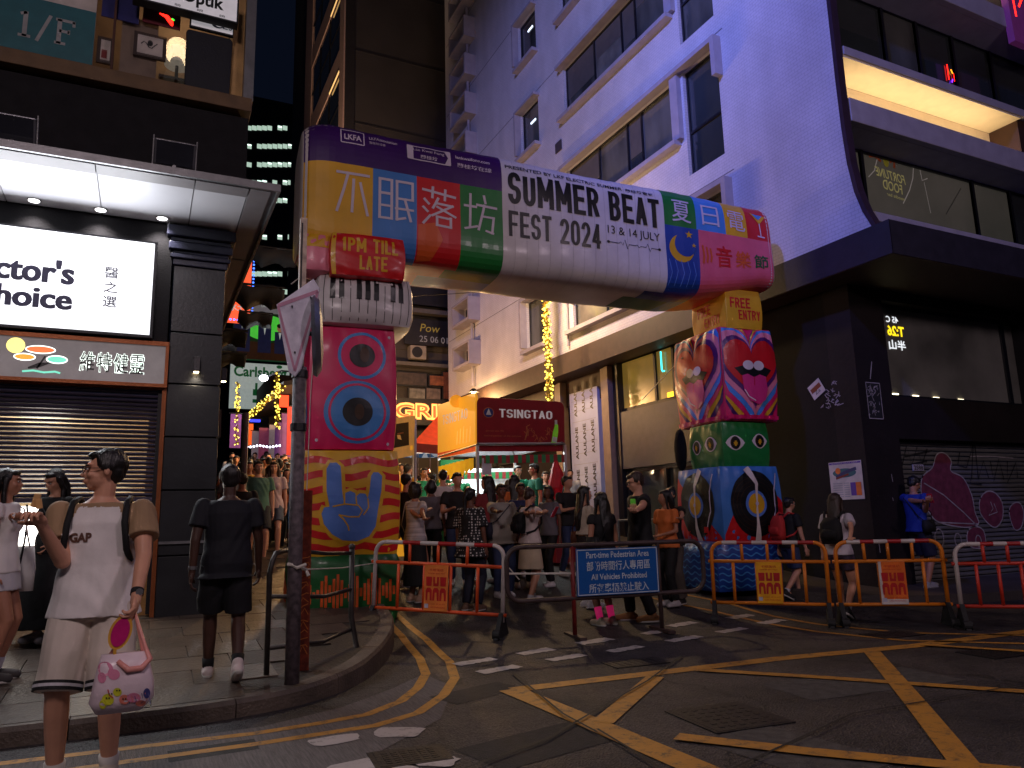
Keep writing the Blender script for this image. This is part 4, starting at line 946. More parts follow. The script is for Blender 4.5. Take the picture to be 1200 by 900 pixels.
for i in range(26):
    x, y = -onX(974, 463, XG).y+rr.uniform(-.2, .2), onX(974, 463, XG).z+rr.uniform(-.2, .2); P.line([(x, y), (x+rr.uniform(-.07, .07), y+rr.uniform(-.05, .05)), (x+rr.uniform(-.08, .08), y+rr.uniform(-.06, .06))], .012, WT, 1)
P.build('spray_paint', [WT], fnX(XG), t)
t = thing('paste_up', 'black and white paste-up sheet on the front of the corner pier', 'poster', (10.5, YG, 3)); P = Print(); a = onY(1014, 448, YG); b = onY(1035, 491, YG)
P.rect(a.x, b.x, b.z, a.z, BK, 1); rr = random.Random(5)
for i in range(34):
    x, y = rr.uniform(a.x+.02, b.x-.05), rr.uniform(b.z+.03, a.z-.05); P.line([(x, y), (x+rr.uniform(-.05, .06), y+rr.uniform(-.05, .05)), (x+rr.uniform(-.05, .06), y+rr.uniform(-.08, .08))], .012, WT, 2)
for s_ in ([(a.x, a.z), (b.x, a.z)], [(a.x, b.z), (b.x, b.z)], [(a.x, a.z), (a.x, b.z)], [(b.x, a.z), (b.x, b.z)]): P.line(s_, .014, WT, 2)
P.line([(a.x+.12, a.z+.06), (a.x+.2, a.z+.35)], .02, WT, 1)
P.build('sheet', [BK, WT], fnY(YG), t)
# white chips on the pier
P = Print(); 
for px, py, l in ((1030, 640, .2), (1046, 585, .05), (1045, 560, .12), (1028, 668, .25)): a = onY(px, py, YG); P.line([(a.x, a.z+l/2), (a.x+.01, a.z-l/2)], .012, WT, 1)
P.build('paint_chips', [WT], fnY(YG), tower)

# ------------- side street ground floor beyond the arch: gold windows, dark panels, pilasters, banner
GOLDW = mat('gold_lit_glass', (.28, .19, .05), rough=.2, var=.5, scale=1.2, bump=0, emit=.10, ecol=(.9, .55, .1))
def sx_(px, py): p = onX(px, py, XG); return p.y, p.z
yA = sx_(790, 500)[0]; yB = sx_(727, 500)[0]
zTop = 4.93
# window bay between 727 and 790 px
zb1 = sx_(760, 392)[1]; zb0 = sx_(760, 472)[1]; zd = sx_(760, 546)[1]
blk('wall', BRN, XG+.02, XG+.4, 11.1, 14.9, zb1, ZC0)
w_ = MB().box(XG+.1, XG+.16, 11.1, yB+.25, zb0-.05, zb0+.03).box(XG+.1, XG+.16, 11.1, yB+.25, zb1-.06, zb1).build('window', FRM, tower)
for y_ in (11.1, 11.55, 12.6, 13.25, yB+.2): MB().box(XG+.09, XG+.17, y_, y_+.07, zb0, zb1-.05).build('mullion', FRM, w_)
MB().quad((XG+.14, yB+.25, zb0), (XG+.14, 11.1, zb0), (XG+.14, 11.1, zb1), (XG+.14, yB+.25, zb1)).build('pane', GOLDW, w_)
MB().box(XG+.10, XG+.13, 11.7, 12.9, zb0+.04, zb0+.14).build('light_strip', sm('amber_strip', (255, 190, 40), emit=2.2, bump=0), w_)
t = thing('neon_hook_light', 'thin turquoise neon hook glowing behind the gold side window', 'lamp', (XG, 11.8, 4)); q = onX(775, 425, XG+.08)
MB().tube([(q.x, q.y, q.z+.25), (q.x, q.y, q.z-.15), (q.x, q.y-.03, q.z-.2), (q.x, q.y-.09, q.z-.2)], .018).build('neon_tube', sm('turquoise_neon', (60, 230, 230), emit=2, bump=0), t)
blk('dark_panel', mat('slate_panel', (.045, .046, .058), rough=.4, var=.2), XG+.01, XG+.12, 11.1, yB, zd, zb0-.06)
blk('door_frame', FRM, XG+.14, XG+.2, 11.1, yB, zd-.08, zd-.001)
for y_ in (11.1, 12.1, 13.1, yB-.1): blk('door_post', FRM, XG+.1, XG+.18, y_, y_+.08, .2, zd-.08)
blk('door_glass', GLS, XG+.2, XG+.22, 11.1, yB, .2, zd-.08)
blk('frame_post', FRM, XG-.02, XG+.2, yB, yB+.2, .3, ZC0)
PIL = sm('pale_stone_pilaster', (150, 128, 110), rough=.5, var=.12, bump=.15)
for pxa, pxb in ((707, 717), (652, 660)):
    ya = onX(pxb, 520, XG-.1).y; yb_ = onX(pxa, 520, XG-.1).y
    blk('pilaster', PIL, XG-.14, XG+.1, ya, (ya+yb_)/2-.02, .3, 4.9); blk('pilaster', PIL, XG-.10, XG+.1, (ya+yb_)/2-.018, yb_, .3, 4.9)
blk('wall', BRN, XG+.05, XG+.4, yB+.2, 24.4, 4.22, ZC0)
blk('wall', DWL, XG+.12, XG+.4, yB+.2, 24.4, .3, 4.22)
# ribbed upper panels of the next bay
mb = MB()
y_ = onX(650, 440, XG).y
while y_ < 19.5: mb.box(XG+.0, XG+.06, y_, y_+.10, 3.2, 4.2); y_ += .16
mb.build('ribbed_panel', sm('brown_ribs', (104, 78, 66), rough=.6), tower)
for a_ in (19.7, 21.8): blk('dark_window', GLS, XG+.08, XG+.11, a_, a_+1.9, 3.0, 4.2)
# AULANE banner
t = thing('vertical_banner', 'tall white banner printed with AULANE in rows, hung between pale pilasters', 'banner', (XG, 15.5, 1.5))
yl, zl_ = onX(668, 457, XG-.03)[1], 0
yr = onX(706, 600, XG-.03).y; yl = onX(669.5, 520, XG-.03).y; z1_ = onX(690, 455, XG-.03).z; z0_ = onX(690, 640, XG-.03).z
MB().box(XG-.03, XG+.11, yr, yl, z0_, z1_).build('banner_sheet', sm('white_banner', (190, 200, 232), rough=.5, var=.04), t)
P = Print(); wd = yl-yr; hh = z1_-z0_
for r_ in range(4):
    for c_ in range(3):
        x_ = -yl+wd*(.22+.29*c_); y_c = z0_+hh*(.10+.28*r_)+ (.05*c_)
        # letters stacked sideways
        P.text('AULANE', x_-.42, x_+.42, y_c-.07, y_c+.07, BLKP, 1, .03, rot=PI/2)
for r_ in range(14): P.rect(-yl+.1, -yr-.1, z0_+hh*(.03+.07*r_), z0_+hh*(.03+.07*r_)+.006, GRYP, 1)
P.build('lettering', [BLKP, GRYP], fnX(XG-.03), t)
# ================================================================== MIDDLE DARK BUILDING
YM = 25.5
midb = thing('dark_tower_block', 'tall dark blank walled block behind the arch with a window strip down its left side', 'building', (8, YM, 1.9))
xl = onY(404, 100, YM).x; xr = onY(540, 100, YM).x+1.5
DRK = sm('charcoal_render', (62, 56, 54), rough=.8, var=.2, scale=.6, bump=.2)
CRS = sm('pale_render', (190, 160, 150), rough=.7, var=.1)
bxo('wall', DRK, midb, xl+.35, xr, YM, YM+14, 7.5, 44)
bxo('wall', DRK, midb, xl, xr, YM+.05, YM+14, 1.0, 7.5)
bxo('corner_pier', sm('dark_pier', (44, 40, 40)), midb, xl, xl+.35, YM-.05, YM+.4, 7.5, 44)
for z in range(10, 44, 3): bxo('wall_joint', sm('dark_pier', (1, 1, 1)), midb, xl+.36, xr, YM-.015, YM-.002, z*1.0, z+.05)
# left flank with window grid, facing the side street
bxo('flank_pier', CRS, midb, xl-.06, xl-.005, YM, YM+.7, 7, 44)
bxo('flank_pier', CRS, midb, xl-.06, xl-.005, YM+6.4, YM+8, 7, 44)
z = 8.0; rrw = random.Random(2)
while z < 40:
    bxo('flank_band', CRS, midb, xl-.05, xl-.004, YM+.7, YM+6.4, z, z+.9)
    for k in range(3):
        w_ = MB().box(xl-.03, xl-.004, YM+.75+1.9*k, YM+.85+1.9*k, z+.9, z+3.4).box(xl-.03, xl-.004, YM+.85+1.9*k, YM+2.6+1.9*k, z+2.1, z+2.16).build('window', FRM, midb)
        MB().quad((xl-.006, YM+2.6+1.9*k, z+.9), (xl-.006, YM+.85+1.9*k, z+.9), (xl-.006, YM+.85+1.9*k, z+3.4), (xl-.006, YM+2.6+1.9*k, z+3.4)).build('pane', GLS, w_)
    bxo('painted_lit_reveal', sm('reveal_painted_glow', (255, 205, 130), emit=.7, bump=0, nosample=True), midb, xl-.08, xl-.05, YM+.7, YM+2.4, z+3.40, z+3.46)  # emission stands in for floodlight on the window reveals
    z += 3.5
def sgn(name, lab, cat, pxs, Y, mface, draw, depth=.1, mats=None):
    a = onY(pxs[0], pxs[1], Y); b = onY(pxs[2], pxs[3], Y)
    t = thing(name, lab, cat, (a.x, Y, b.z)); MB().box(a.x, b.x, Y, Y+depth, b.z, a.z).build('sign_panel', mface, t)
    P = Print(); draw(P, a.x, b.x, b.z, a.z); 
    if P.items: P.build('lettering', mats, fnY(Y), t, lift=.008)
    return t
SB = mat('sign_black', (.014, .013, .016), rough=.4); DG = sm('dull_gold_letter', (150, 135, 60), emit=.12, bump=0); DW = sm('dull_grey_letter', (140, 140, 145), emit=.1, bump=0)
def pow_(nx0, nx1, numbers):
    def f(P, x0, x1, z0, z1):
        w = x1-x0; h = z1-z0
        P.text('Pow', x0+w*nx0, x0+w*nx1, z0+h*(.52 if numbers else .6), z0+h*(.82 if numbers else .88), DG if numbers else DW, 1, .0, skew=.2)
        if numbers: P.text('25 06 01 55', x0+w*.26, x0+w*.97, z0+h*.12, z0+h*.36, DW, 1)
    return f
sgn('restaurant_sign', 'black sign reading Pow above a telephone number 25 06 01 55', 'sign', (474, 372, 540, 408), YM-.4, SB, pow_(.28, .62, True), mats=[DG, DW])
sgn('restaurant_sign', 'upper black sign reading Pow tucked under the arch beam', 'sign', (470, 318, 540, 362), YM-.4, SB, pow_(.15, .5, False), mats=[DG, DW])
bxo('ledge', sm('grey_ledge', (90, 84, 80)), midb, xl, xr, YM-.5, YM-.0, onY(500, 368, YM-.4).z, onY(500, 363, YM-.4).z)
bxo('ledge', sm('grey_ledge', (90, 84, 80)), midb, xl, xr, YM-.5, YM-.0, onY(500, 430, YM-.4).z, onY(500, 426, YM-.4).z)
for px in (490, 538):
    q = onY(px, 413, YM-.35); t = thing('air_conditioner', 'white outdoor air conditioner unit under the lower Pow sign'+(', the left one' if px == 490 else ', the one by the pale wall'), 'air conditioner', (q.x, q.y, q.z-.3))
    MB().box(q.x-.3, q.x+.3, YM-.4, YM-.02, q.z-.25, q.z+.25).build('casing', sm('ac_casing', (140, 130, 118), rough=.5), t, bevel=.015)
    MB().tube([(q.x-.05, YM-.41, q.z), (q.x-.05, YM-.402, q.z)], .2, 20).build('fan_grille', DARKM, t)
# things at first-floor level: framed panels and clutter behind the neon
for i, (x0, y0, x1, y1, c_) in enumerate([(465, 436, 500, 452, (60, 48, 44)), (504, 440, 520, 452, (120, 66, 40)), (480, 455, 498, 468, (110, 104, 96)), (500, 455, 516, 468, (100, 84, 76)), (520, 436, 536, 468, (104, 56, 34))]):
    a = onY(x0, y0, YM-.3); b = onY(x1, y1, YM-.3); t = thing('poster_frame', ['wide dark menu board above the orange neon', 'small rust panel above the neon letters', 'grey portrait frame left above the neon', 'grey portrait frame right above the neon', 'tall rust door panel beside the neon'][i], 'frame', (a.x, YM-.3, b.z))
    MB().box(a.x, b.x, YM-.3, YM-.2, b.z, a.z).build('panel', sm('clutter_%d' % i, c_, emit=.06, var=.5, scale=6), t); MB().box(a.x-.04, b.x+.04, YM-.25, YM-.16, b.z-.04, a.z+.04).build('frame', DARKM, t)
# GRILL neon
t = thing('neon_sign', 'glowing orange outlined neon letters reading GRI above the stalls', 'sign', (xl, YM-.6, 6)); a = onY(463, 472, YM-.7); b = onY(522, 492, YM-.7)
NO = sm('neon_orange', (255, 150, 70), emit=2.0, bump=0, ecol=(1, .33, .08)); NOI = sm('neon_fill', (200, 80, 40), emit=.5, bump=0, ecol=(1, .25, .06))
P = Print(); P.text('GRILL', a.x-.04, b.x+.74, b.z-.03, a.z+.03, NO, 1, .06); P.text('GRILL', a.x+.03, b.x+.66, b.z+.05, a.z-.05, NOI, 2, .0); P.build('letters', [NO, NOI], fnY(YM-.7), t, lift=.02)
MB().box(a.x-.2, b.x+1, YM-.65, YM-.4, b.z-.2, a.z+.2).build('backing_board', SB, t)

# ================================================================== FAR STREET
farb = thing('distant_office_block', 'distant dark office block with rows of lit greenish windows', 'building', (5, 80, 8))
YD = 80
a = onY(262, 120, YD); b = onY(385, 620, YD)
bxo('wall', mat('far_dark_wall', (.012, .013, .018), rough=.8), farb, a.x, b.x+6, YD, YD+12, 6, a.z+1.5)
FL = sm('office_light', (205, 235, 215), emit=.55, bump=0, var=.5, scale=1.2, nosample=True); FL2 = sm('office_tube', (230, 255, 245), emit=2.2, bump=0, nosample=True)
rw = random.Random(11)
for r_, py in enumerate([150, 171.5, 193, 214, 235, 256, 278, 300, 321, 342]):
    for px in range(292, 368, 6):
        if rw.random() < (.12 if r_ < 3 else .38): continue
        if r_ in (5, 7) and rw.random() < .7: continue
        p = onY(px, py, YD-.05); w = .50; h = .55
        w_ = MB().quad((p.x-w/2, YD-.05, p.z-h/2), (p.x+w/2, YD-.05, p.z-h/2), (p.x+w/2, YD-.05, p.z+h/2), (p.x-w/2, YD-.05, p.z+h/2)).build('window', FL, farb)
        if rw.random() < .35: MB().quad((p.x-.2, YD-.08, p.z+.1), (p.x+.2, YD-.08, p.z+.1), (p.x+.2, YD-.08, p.z+.2), (p.x-.2, YD-.08, p.z+.2)).build('ceiling_light', FL2, w_)

# dark wave-shaped sunshades hanging over the lane
SHD = sm('sunshade_cloth', (20, 20, 25), rough=.7, var=.2)
for i, (px, py, w, h, dep) in enumerate([(382, 263, 62, 26, 17), (322, 300, 52, 20, 22), (305, 347, 56, 26, 18), (300, 374, 38, 16, 20), (268, 395, 42, 18, 16), (268, 420, 40, 14, 18), (262, 409, 30, 12, 23)]):
    c = atd(px, py, dep); s_ = dep/FPX; t = thing('lane_sunshade', 'dark scalloped cloth shade strung over the lane, '+['under the left end of the arch beam', 'faint one in front of the office windows', 'largest one left of the white road sign', 'short one above the green billboard', 'one against the canopy at the left', 'lowest one beside the Carlsberg billboard', 'small one nearest the canopy corner'][i], 'sunshade', c, group='cloth shades strung over the lane')
    mb = MB(); vs = []; n_ = 16
    for k in range(n_+1):
        u = k/n_-.5; z = -abs(math.sin(u*PI*3))*.0
        for vv, dy in ((.5, 0), (.1, .18), (-.5+.28*abs(math.cos(u*PI*2)), .34)): vs.append((c.x+u*w*s_, c.y+dy, c.z+vv*h*s_+.05*math.sin(u*9)))
    mb.add(vs, [(3*k+j, 3*k+3+j, 3*k+4+j, 3*k+1+j) for k in range(n_) for j in range(2)]); o = mb.build('cloth', SHD, t, smooth=True); m_ = o.modifiers.new('s', 'SOLIDIFY'); m_.thickness = .03
    MB().tube([(c.x-w*s_/2, c.y, c.z+h*s_/2), (c.x+w*s_/2, c.y, c.z+h*s_/2)], .03).build('rod', DARKM, t)
# billboards
YB = 34
CB = sm('billboard_white', (190, 205, 200), emit=.35, bump=0); CG = sm('beer_green', (20, 110, 60), emit=.18, bump=0); LG = sm('billboard_glow_green', (70, 190, 60), emit=.6, bump=0, var=.6, scale=2); DGN = sm('billboard_dark_green', (20, 70, 36), emit=.12, bump=0, var=.4, scale=2); BR_ = sm('bar_brown', (70, 44, 26), emit=.1, bump=0); SK_ = sm('print_skin', (190, 140, 110), emit=.2, bump=0); SU_ = sm('print_suit_navy', (30, 44, 90), emit=.12, bump=0); GRB = sm('billboard_grey', (130, 130, 138), emit=.25, bump=0)
def carl(P, x0, x1, z0, z1):
    w = x1-x0; h = z1-z0
    P.text('Carlsberg', x0+w*.05, x0+w*.95, z0+h*.62, z0+h*.93, CG, 1, .03)
    P.ell(x0+w*.82, z0+h*.95, w*.05, h*.04, CG, 1)
    for k in (.38, .52): P.rect(x0+w*k, x0+w*(k+.11), z0+h*.12, z0+h*.42, CG, 1); P.rect(x0+w*(k+.035), x0+w*(k+.075), z0+h*.42, z0+h*.56, CG, 1); P.rect(x0+w*k, x0+w*(k+.11), z0+h*.2, z0+h*.28, CB, 2)
    P.rect(x0+w*.68, x0+w*.80, z0+h*.15, z0+h*.45, sm('beer_amber', (190, 150, 60), emit=.3, bump=0), 1)
t = sgn('beer_billboard', 'white billboard reading Carlsberg with green bottles, far down the lane', 'billboard', (271, 424, 338, 480), YB, CB, carl, .3, [CB, CG, sm('beer_amber', (190, 150, 60), emit=.3, bump=0)])
def bar(P, x0, x1, z0, z1):
    w = x1-x0; h = z1-z0
    P.rect(x0, x1, z0+h*.8, z1, GRB, 1); P.text('LANE WINE', x0+w*.45, x0+w*.75, z0+h*.90, z0+h*.95, CB, 2); P.rect(x0, x1, z0, z0+h*.3, BR_, 1)
    P.ell(x0+w*.55, z0+h*.55, w*.4, h*.22, LG, 1)
    for cx_, s_ in ((.14, 1.25), (.52, 1.0), (.78, .8)):
        cx_ = x0+w*cx_; P.rect(cx_-.28*s_, cx_+.28*s_, z0+h*.12, z0+h*.12+1.25*s_, SU_, 3); P.ell(cx_, z0+h*.12+1.45*s_, .17*s_, .22*s_, SK_, 3); P.ell(cx_, z0+h*.12+1.6*s_, .18*s_, .13*s_, BLKP, 4); P.poly([(cx_-.06, z0+h*.12+1.2*s_), (cx_+.06, z0+h*.12+1.2*s_), (cx_, z0+h*.12+.8*s_)], CB, 4)
sgn('bar_billboard', 'green glowing billboard of suited figures at a bar, above the Carlsberg board', 'billboard', (275, 350, 342, 424), YB, DGN, bar, .3, [GRB, CB, LG, BR_, SU_, SK_, BLKP])
RO = sm('hot_orange_panel', (240, 90, 50), emit=.9, bump=0); YO = sm('hot_yellow_panel', (250, 215, 60), emit=.9, bump=0); BLU = sm('blue_led', (60, 110, 255), emit=3, bump=0, nosample=True)
YL = 26
a = onY(296, 290, YL); b = onY(262, 375, YL)
t = thing('led_billboard', 'orange and yellow lit billboard edged with blue lights behind the canopy', 'billboard', (b.x, YL, b.z))
MB().box(b.x-1, a.x, YL, YL+.3, b.z, a.z).build('panel', RO, t); P = Print(); P.poly([(b.x-1, b.z+.8), (b.x+.5, b.z+1.0), (a.x-.4, a.z-.8), (a.x-.15, a.z-.1), (a.x-.5, a.z), (b.x-1, a.z)], YO, 1); P.text('水土', b.x+.15, b.x+.65, b.z+.35, b.z+.62, CB, 2, .03); P.build('print', [YO, CB], fnY(YL), t, lift=.01)
for k in range(22): MB().ell((a.x+.06, YL-.05, b.z+(a.z-b.z)*k/21), (.035, .035, .035), n=6).build('blue_bulb', BLU, t)
b2 = onY(275, 375, YL)
for k in range(8): MB().ell((b2.x-.5+.12*k, YL-.05, b2.z+.0), (.035, .035, .035), n=6).build('blue_bulb', BLU, t)

# low buildings and awnings down the lane (right side of the gap)
lane = thing('lane_bar_building', 'low dark bar building with a sloping garlanded awning down the lane', 'building', (7, 27, 2.2))
pA = atd(286, 493, 27); pB = atd(332, 452, 20); 
zz = 4.6
bxo('wall', mat('lane_dark', (.02, .016, .016), rough=.8), lane, onY(352, 500, 30).x-1.2, xl+.3, 30, 34, 2, onY(340, 440, 30).z)
MB().prism([pA, pB, pB+Vector((1.8, .8, .5)), pA+Vector((2.6, 1.5, .8))], (0, 0, .12)).build('awning', mat('awning_dark', (.03, .022, .02), rough=.7), lane)
GAR = sm('garland_tinsel', (150, 120, 40), rough=.35, metal=.5, emit=.12, var=.6, scale=30); BUL = sm('garland_bulb', (255, 225, 90), emit=2.2, bump=0, nosample=True)
def garland(lab, p0, p1, r, n_, sag=0, group=None, bulb=.02, seed=1, parts=True):
    t = thing('light_garland', lab, 'garland', p0, group=group); rg = random.Random(seed); mb = MB(); m2 = MB(); p0 = Vector(p0); p1 = Vector(p1)
    for k in range(n_):
        u = rg.random(); p = p0.lerp(p1, u)-Vector((0, 0, sag*4*u*(1-u))); d = Vector((rg.gauss(0, 1), rg.gauss(0, 1), rg.gauss(0, 1))).normalized()
        q = p+d*r*rg.uniform(.3, 1); e = Vector((rg.gauss(0, 1), rg.gauss(0, 1), rg.gauss(0, 1))).normalized(); f_ = d.cross(e).normalized()
        mb.add([q-e*r*.5, q+e*r*.5, q+e*r*.4+f_*r*.4, q-e*r*.4+f_*r*.4], [(0, 1, 2, 3)])
        if k % 3 == 0: m2.ell(p+d*r*1.05, (bulb,)*3, n=5)
    o = mb.build('tinsel', GAR, t); o['kind'] = 'stuff'; o = m2.build('bulbs', BUL, t); o['kind'] = 'stuff'
    return t
garland('sloping gold light garland along the awning edge down the lane', pA, pB, .10, 300, bulb=.024, seed=3)
garland('vertical gold light garland at the left of the lane below the Carlsberg board', atd(279, 449, 18), atd(277, 520, 18), .06, 150, bulb=.02, seed=4)
garland('vertical gold light garland nearest the leaning road sign pole', atd(325, 436, 17), atd(325, 503, 17), .06, 150, bulb=.02, seed=5)
garland('long vertical gold light garland in front of the pale building behind the booths', (8.9, 16.0, 8.0), (8.9, 16.0, 4.2), .10, 620, bulb=.028, seed=6)
MB().tube([(8.9, 16.0, 7.0), (9.5, 15.6, 6.6)], .015).build('hook', DARKM, lane)
RL = sm('red_lantern', (255, 60, 30), emit=2.5, bump=0); BLL = sm('blue_glow', (40, 60, 255), emit=1.2, bump=0); PUR = sm('violet_banner', (120, 70, 150), emit=.12, bump=0); PKB = sm('pink_banner', (170, 80, 120), emit=.12, bump=0); WHB = sm('white_flag', (180, 170, 185), emit=.10, bump=0)
for i, (px, py, dep, w, h, m_, nm, lab, cat) in enumerate([(333, 470, 19, .22, .3, RL, 'red_light_panel', 'glowing red light panel under the awning', 'sign'), (299, 493, 25, .34, .09, BLL, 'blue_neon', 'blue neon glow under the sloping awning', 'sign'),
       (312, 520, 26, .5, 1.1, PKB, 'hanging_banner', 'pink cloth banner hanging over the crowd', 'banner'), (323, 518, 26, .45, 1.2, WHB, 'hanging_banner', 'pale cloth banner hanging over the crowd', 'banner'), (302, 522, 26, .4, 1.0, WHB, 'hanging_banner', 'narrow pale banner left over the crowd', 'banner'),
       (331, 516, 25, .5, 1.2, PUR, 'hanging_banner', 'violet cloth banner hanging over the crowd', 'banner'), (338, 510, 24, .45, 1.4, PUR, 'hanging_banner', 'violet banner half hidden by the pole', 'banner'), (293, 510, 26, .2, .8, sm('orange_flag', (230, 90, 30), emit=.8, bump=0), 'hanging_banner', 'small orange banner beside the left garland', 'banner'), (276, 505, 22, .3, 1.0, PUR, 'hanging_banner', 'violet banner behind the left garland', 'banner'), (346, 505, 23, .5, 1.5, sm('red_flag', (170, 44, 50), emit=.12, bump=0), 'hanging_banner', 'red banner right behind the pole', 'banner')]):
    c = atd(px, py, dep); t = thing(nm, lab, cat, c); MB().box(c.x-w/2, c.x+w/2, c.y, c.y+.04, c.z-h/2, c.z+h/2).build('cloth' if cat == 'banner' else 'panel', m_, t); MB().tube([(c.x-w/2-.05, c.y, c.z+h/2+.02), (c.x+w/2+.05, c.y, c.z+h/2+.02)], .015).build('rod', DARKM, t)
t = thing('lane_string_lights', 'row of small white lights strung over the crowd', 'string lights', atd(300, 523, 24)); mb = MB(); 
for k in range(16): mb = MB().ell(atd(286+3.8*k, 523+.8*math.sin(k), 24), (.035,)*3, n=6); mb.build('bulb', sm('white_bulb', (235, 235, 255), emit=5, bump=0, nosample=True), t)
MB().tube([atd(280, 522, 24), atd(350, 522, 24)], .012).build('wire', DARKM, t)
t = thing('globe_street_light', 'small bright white globe light in front of the Carlsberg board', 'street lamp', atd(309, 443, 22)); MB().ell(atd(309, 443, 22), (.13, .13, .1)).build('globe', sm('white_bulb', (1, 1, 1)), t); MB().tube([atd(309, 443, 22), atd(309, 443, 22)+Vector((.5, 0, .25)), atd(309, 443, 22)+Vector((2.4, 1, .4))], .025).build('arm', DARKM, t)
lamp('globe_light', 'POINT', atd(309, 443, 21.7), 60, (.9, .95, 1), t, .1)
t = thing('lane_wall', 'dark closed shopfronts along the left of the lane', 'wall', (.9, 20, 1)); MB().box(.3, .8, 16.05, 60, -.2, 7).build('wall', BLK2, t)
p_ = atd(287, 520, 12); t = thing('traffic_post', 'plain grey steel post standing in the crowd of the lane', 'post', (p_.x, p_.y, gz(p_.y))); MB().tube([(p_.x, p_.y, gz(p_.y)), (p_.x, p_.y, p_.z+.5)], .05).build('pole', STEEL, t)
b_ = atd(269, 497, 11); t = thing('metal_box', 'grey metal cabinet on the pillar side wall', 'cabinet', b_); MB().box(.80, .95, b_.y-.1, b_.y+.2, b_.z-.2, b_.z+.2).build('box', STEEL, t)
# warm lamps of the lane and behind the arch
def hang_lamp(lab, loc, e, col, size=.15):
    t = thing('hanging_lamp', lab, 'lamp', loc); MB().loft([((loc[0], loc[1], loc[2]+.02), .18, .18), ((loc[0], loc[1], loc[2]+.14), .05, .05)], n=14).build('shade', DARKM, t); MB().ell(loc, (.07, .07, .05), n=8).build('bulb', sm('warm_bulb', (255, 210, 140), emit=6, bump=0, nosample=True), t)
    lamp('lamp_light', 'POINT', (loc[0], loc[1], loc[2]-.12), e, col, t, size)
hang_lamp('warm lamp hung over the crowd in the lane', (5.2, 21.5, 5.4), 620, (1, .55, .22))
hang_lamp('warm lamp hung deeper over the crowd', (6.5, 30, 6.2), 300, (1, .5, .25))
hang_lamp('bright warm lamp hidden behind the arch beam by the pale wall', (7.9, 15.2, 7.1), 470, (1, .66, .34), .2)
floodlight('warm uplighter at the foot of the dark tower flank', (xl-1.3, 24.0, 8.5), (xl, 27.5, 21), 2300, (1, .66, .42), 60, .15, pole=False)  # fixture added to brighten the pale strip of the flank
hang_lamp('warm lamp over the far stalls', (9.0, 21.0, 5.2), 130, (1, .6, .25))
# ================================================================== INFLATABLE ARCH
AT = Matrix.Translation((2.25, 9.25, 0)) @ Matrix.Rotation(math.radians(-5), 4, 'Z')
def vinyl(n, c, **k): return sm('vinyl_'+n, c, rough=k.pop('rough', .42), var=.10, scale=2.5, bump=.10, bscale=11, coat=.12, **k)
V = {n: vinyl(n, c) for n, c in dict(white=(214, 206, 206), purple=(62, 22, 98), yellow=(226, 170, 34), blue=(66, 128, 205), red=(208, 22, 30), orange=(222, 92, 34), green=(28, 122, 52), darkgreen=(18, 92, 40), navy=(26, 66, 150), pink=(226, 96, 120),
      magenta=(222, 24, 96), rose=(232, 130, 150), black=(16, 16, 20), lilac=(214, 200, 216), sky=(70, 140, 214), paleye=(228, 214, 204), brown=(70, 44, 22), plum=(84, 24, 96), ink=(92, 134, 214), tongue=(220, 50, 120)).items()}
VL = list(V.values())
arch = thing('inflatable_arch', 'giant printed inflatable festival arch with totem pillars spanning the side street', 'inflatable arch', tuple(AT.translation), math.radians(-5))
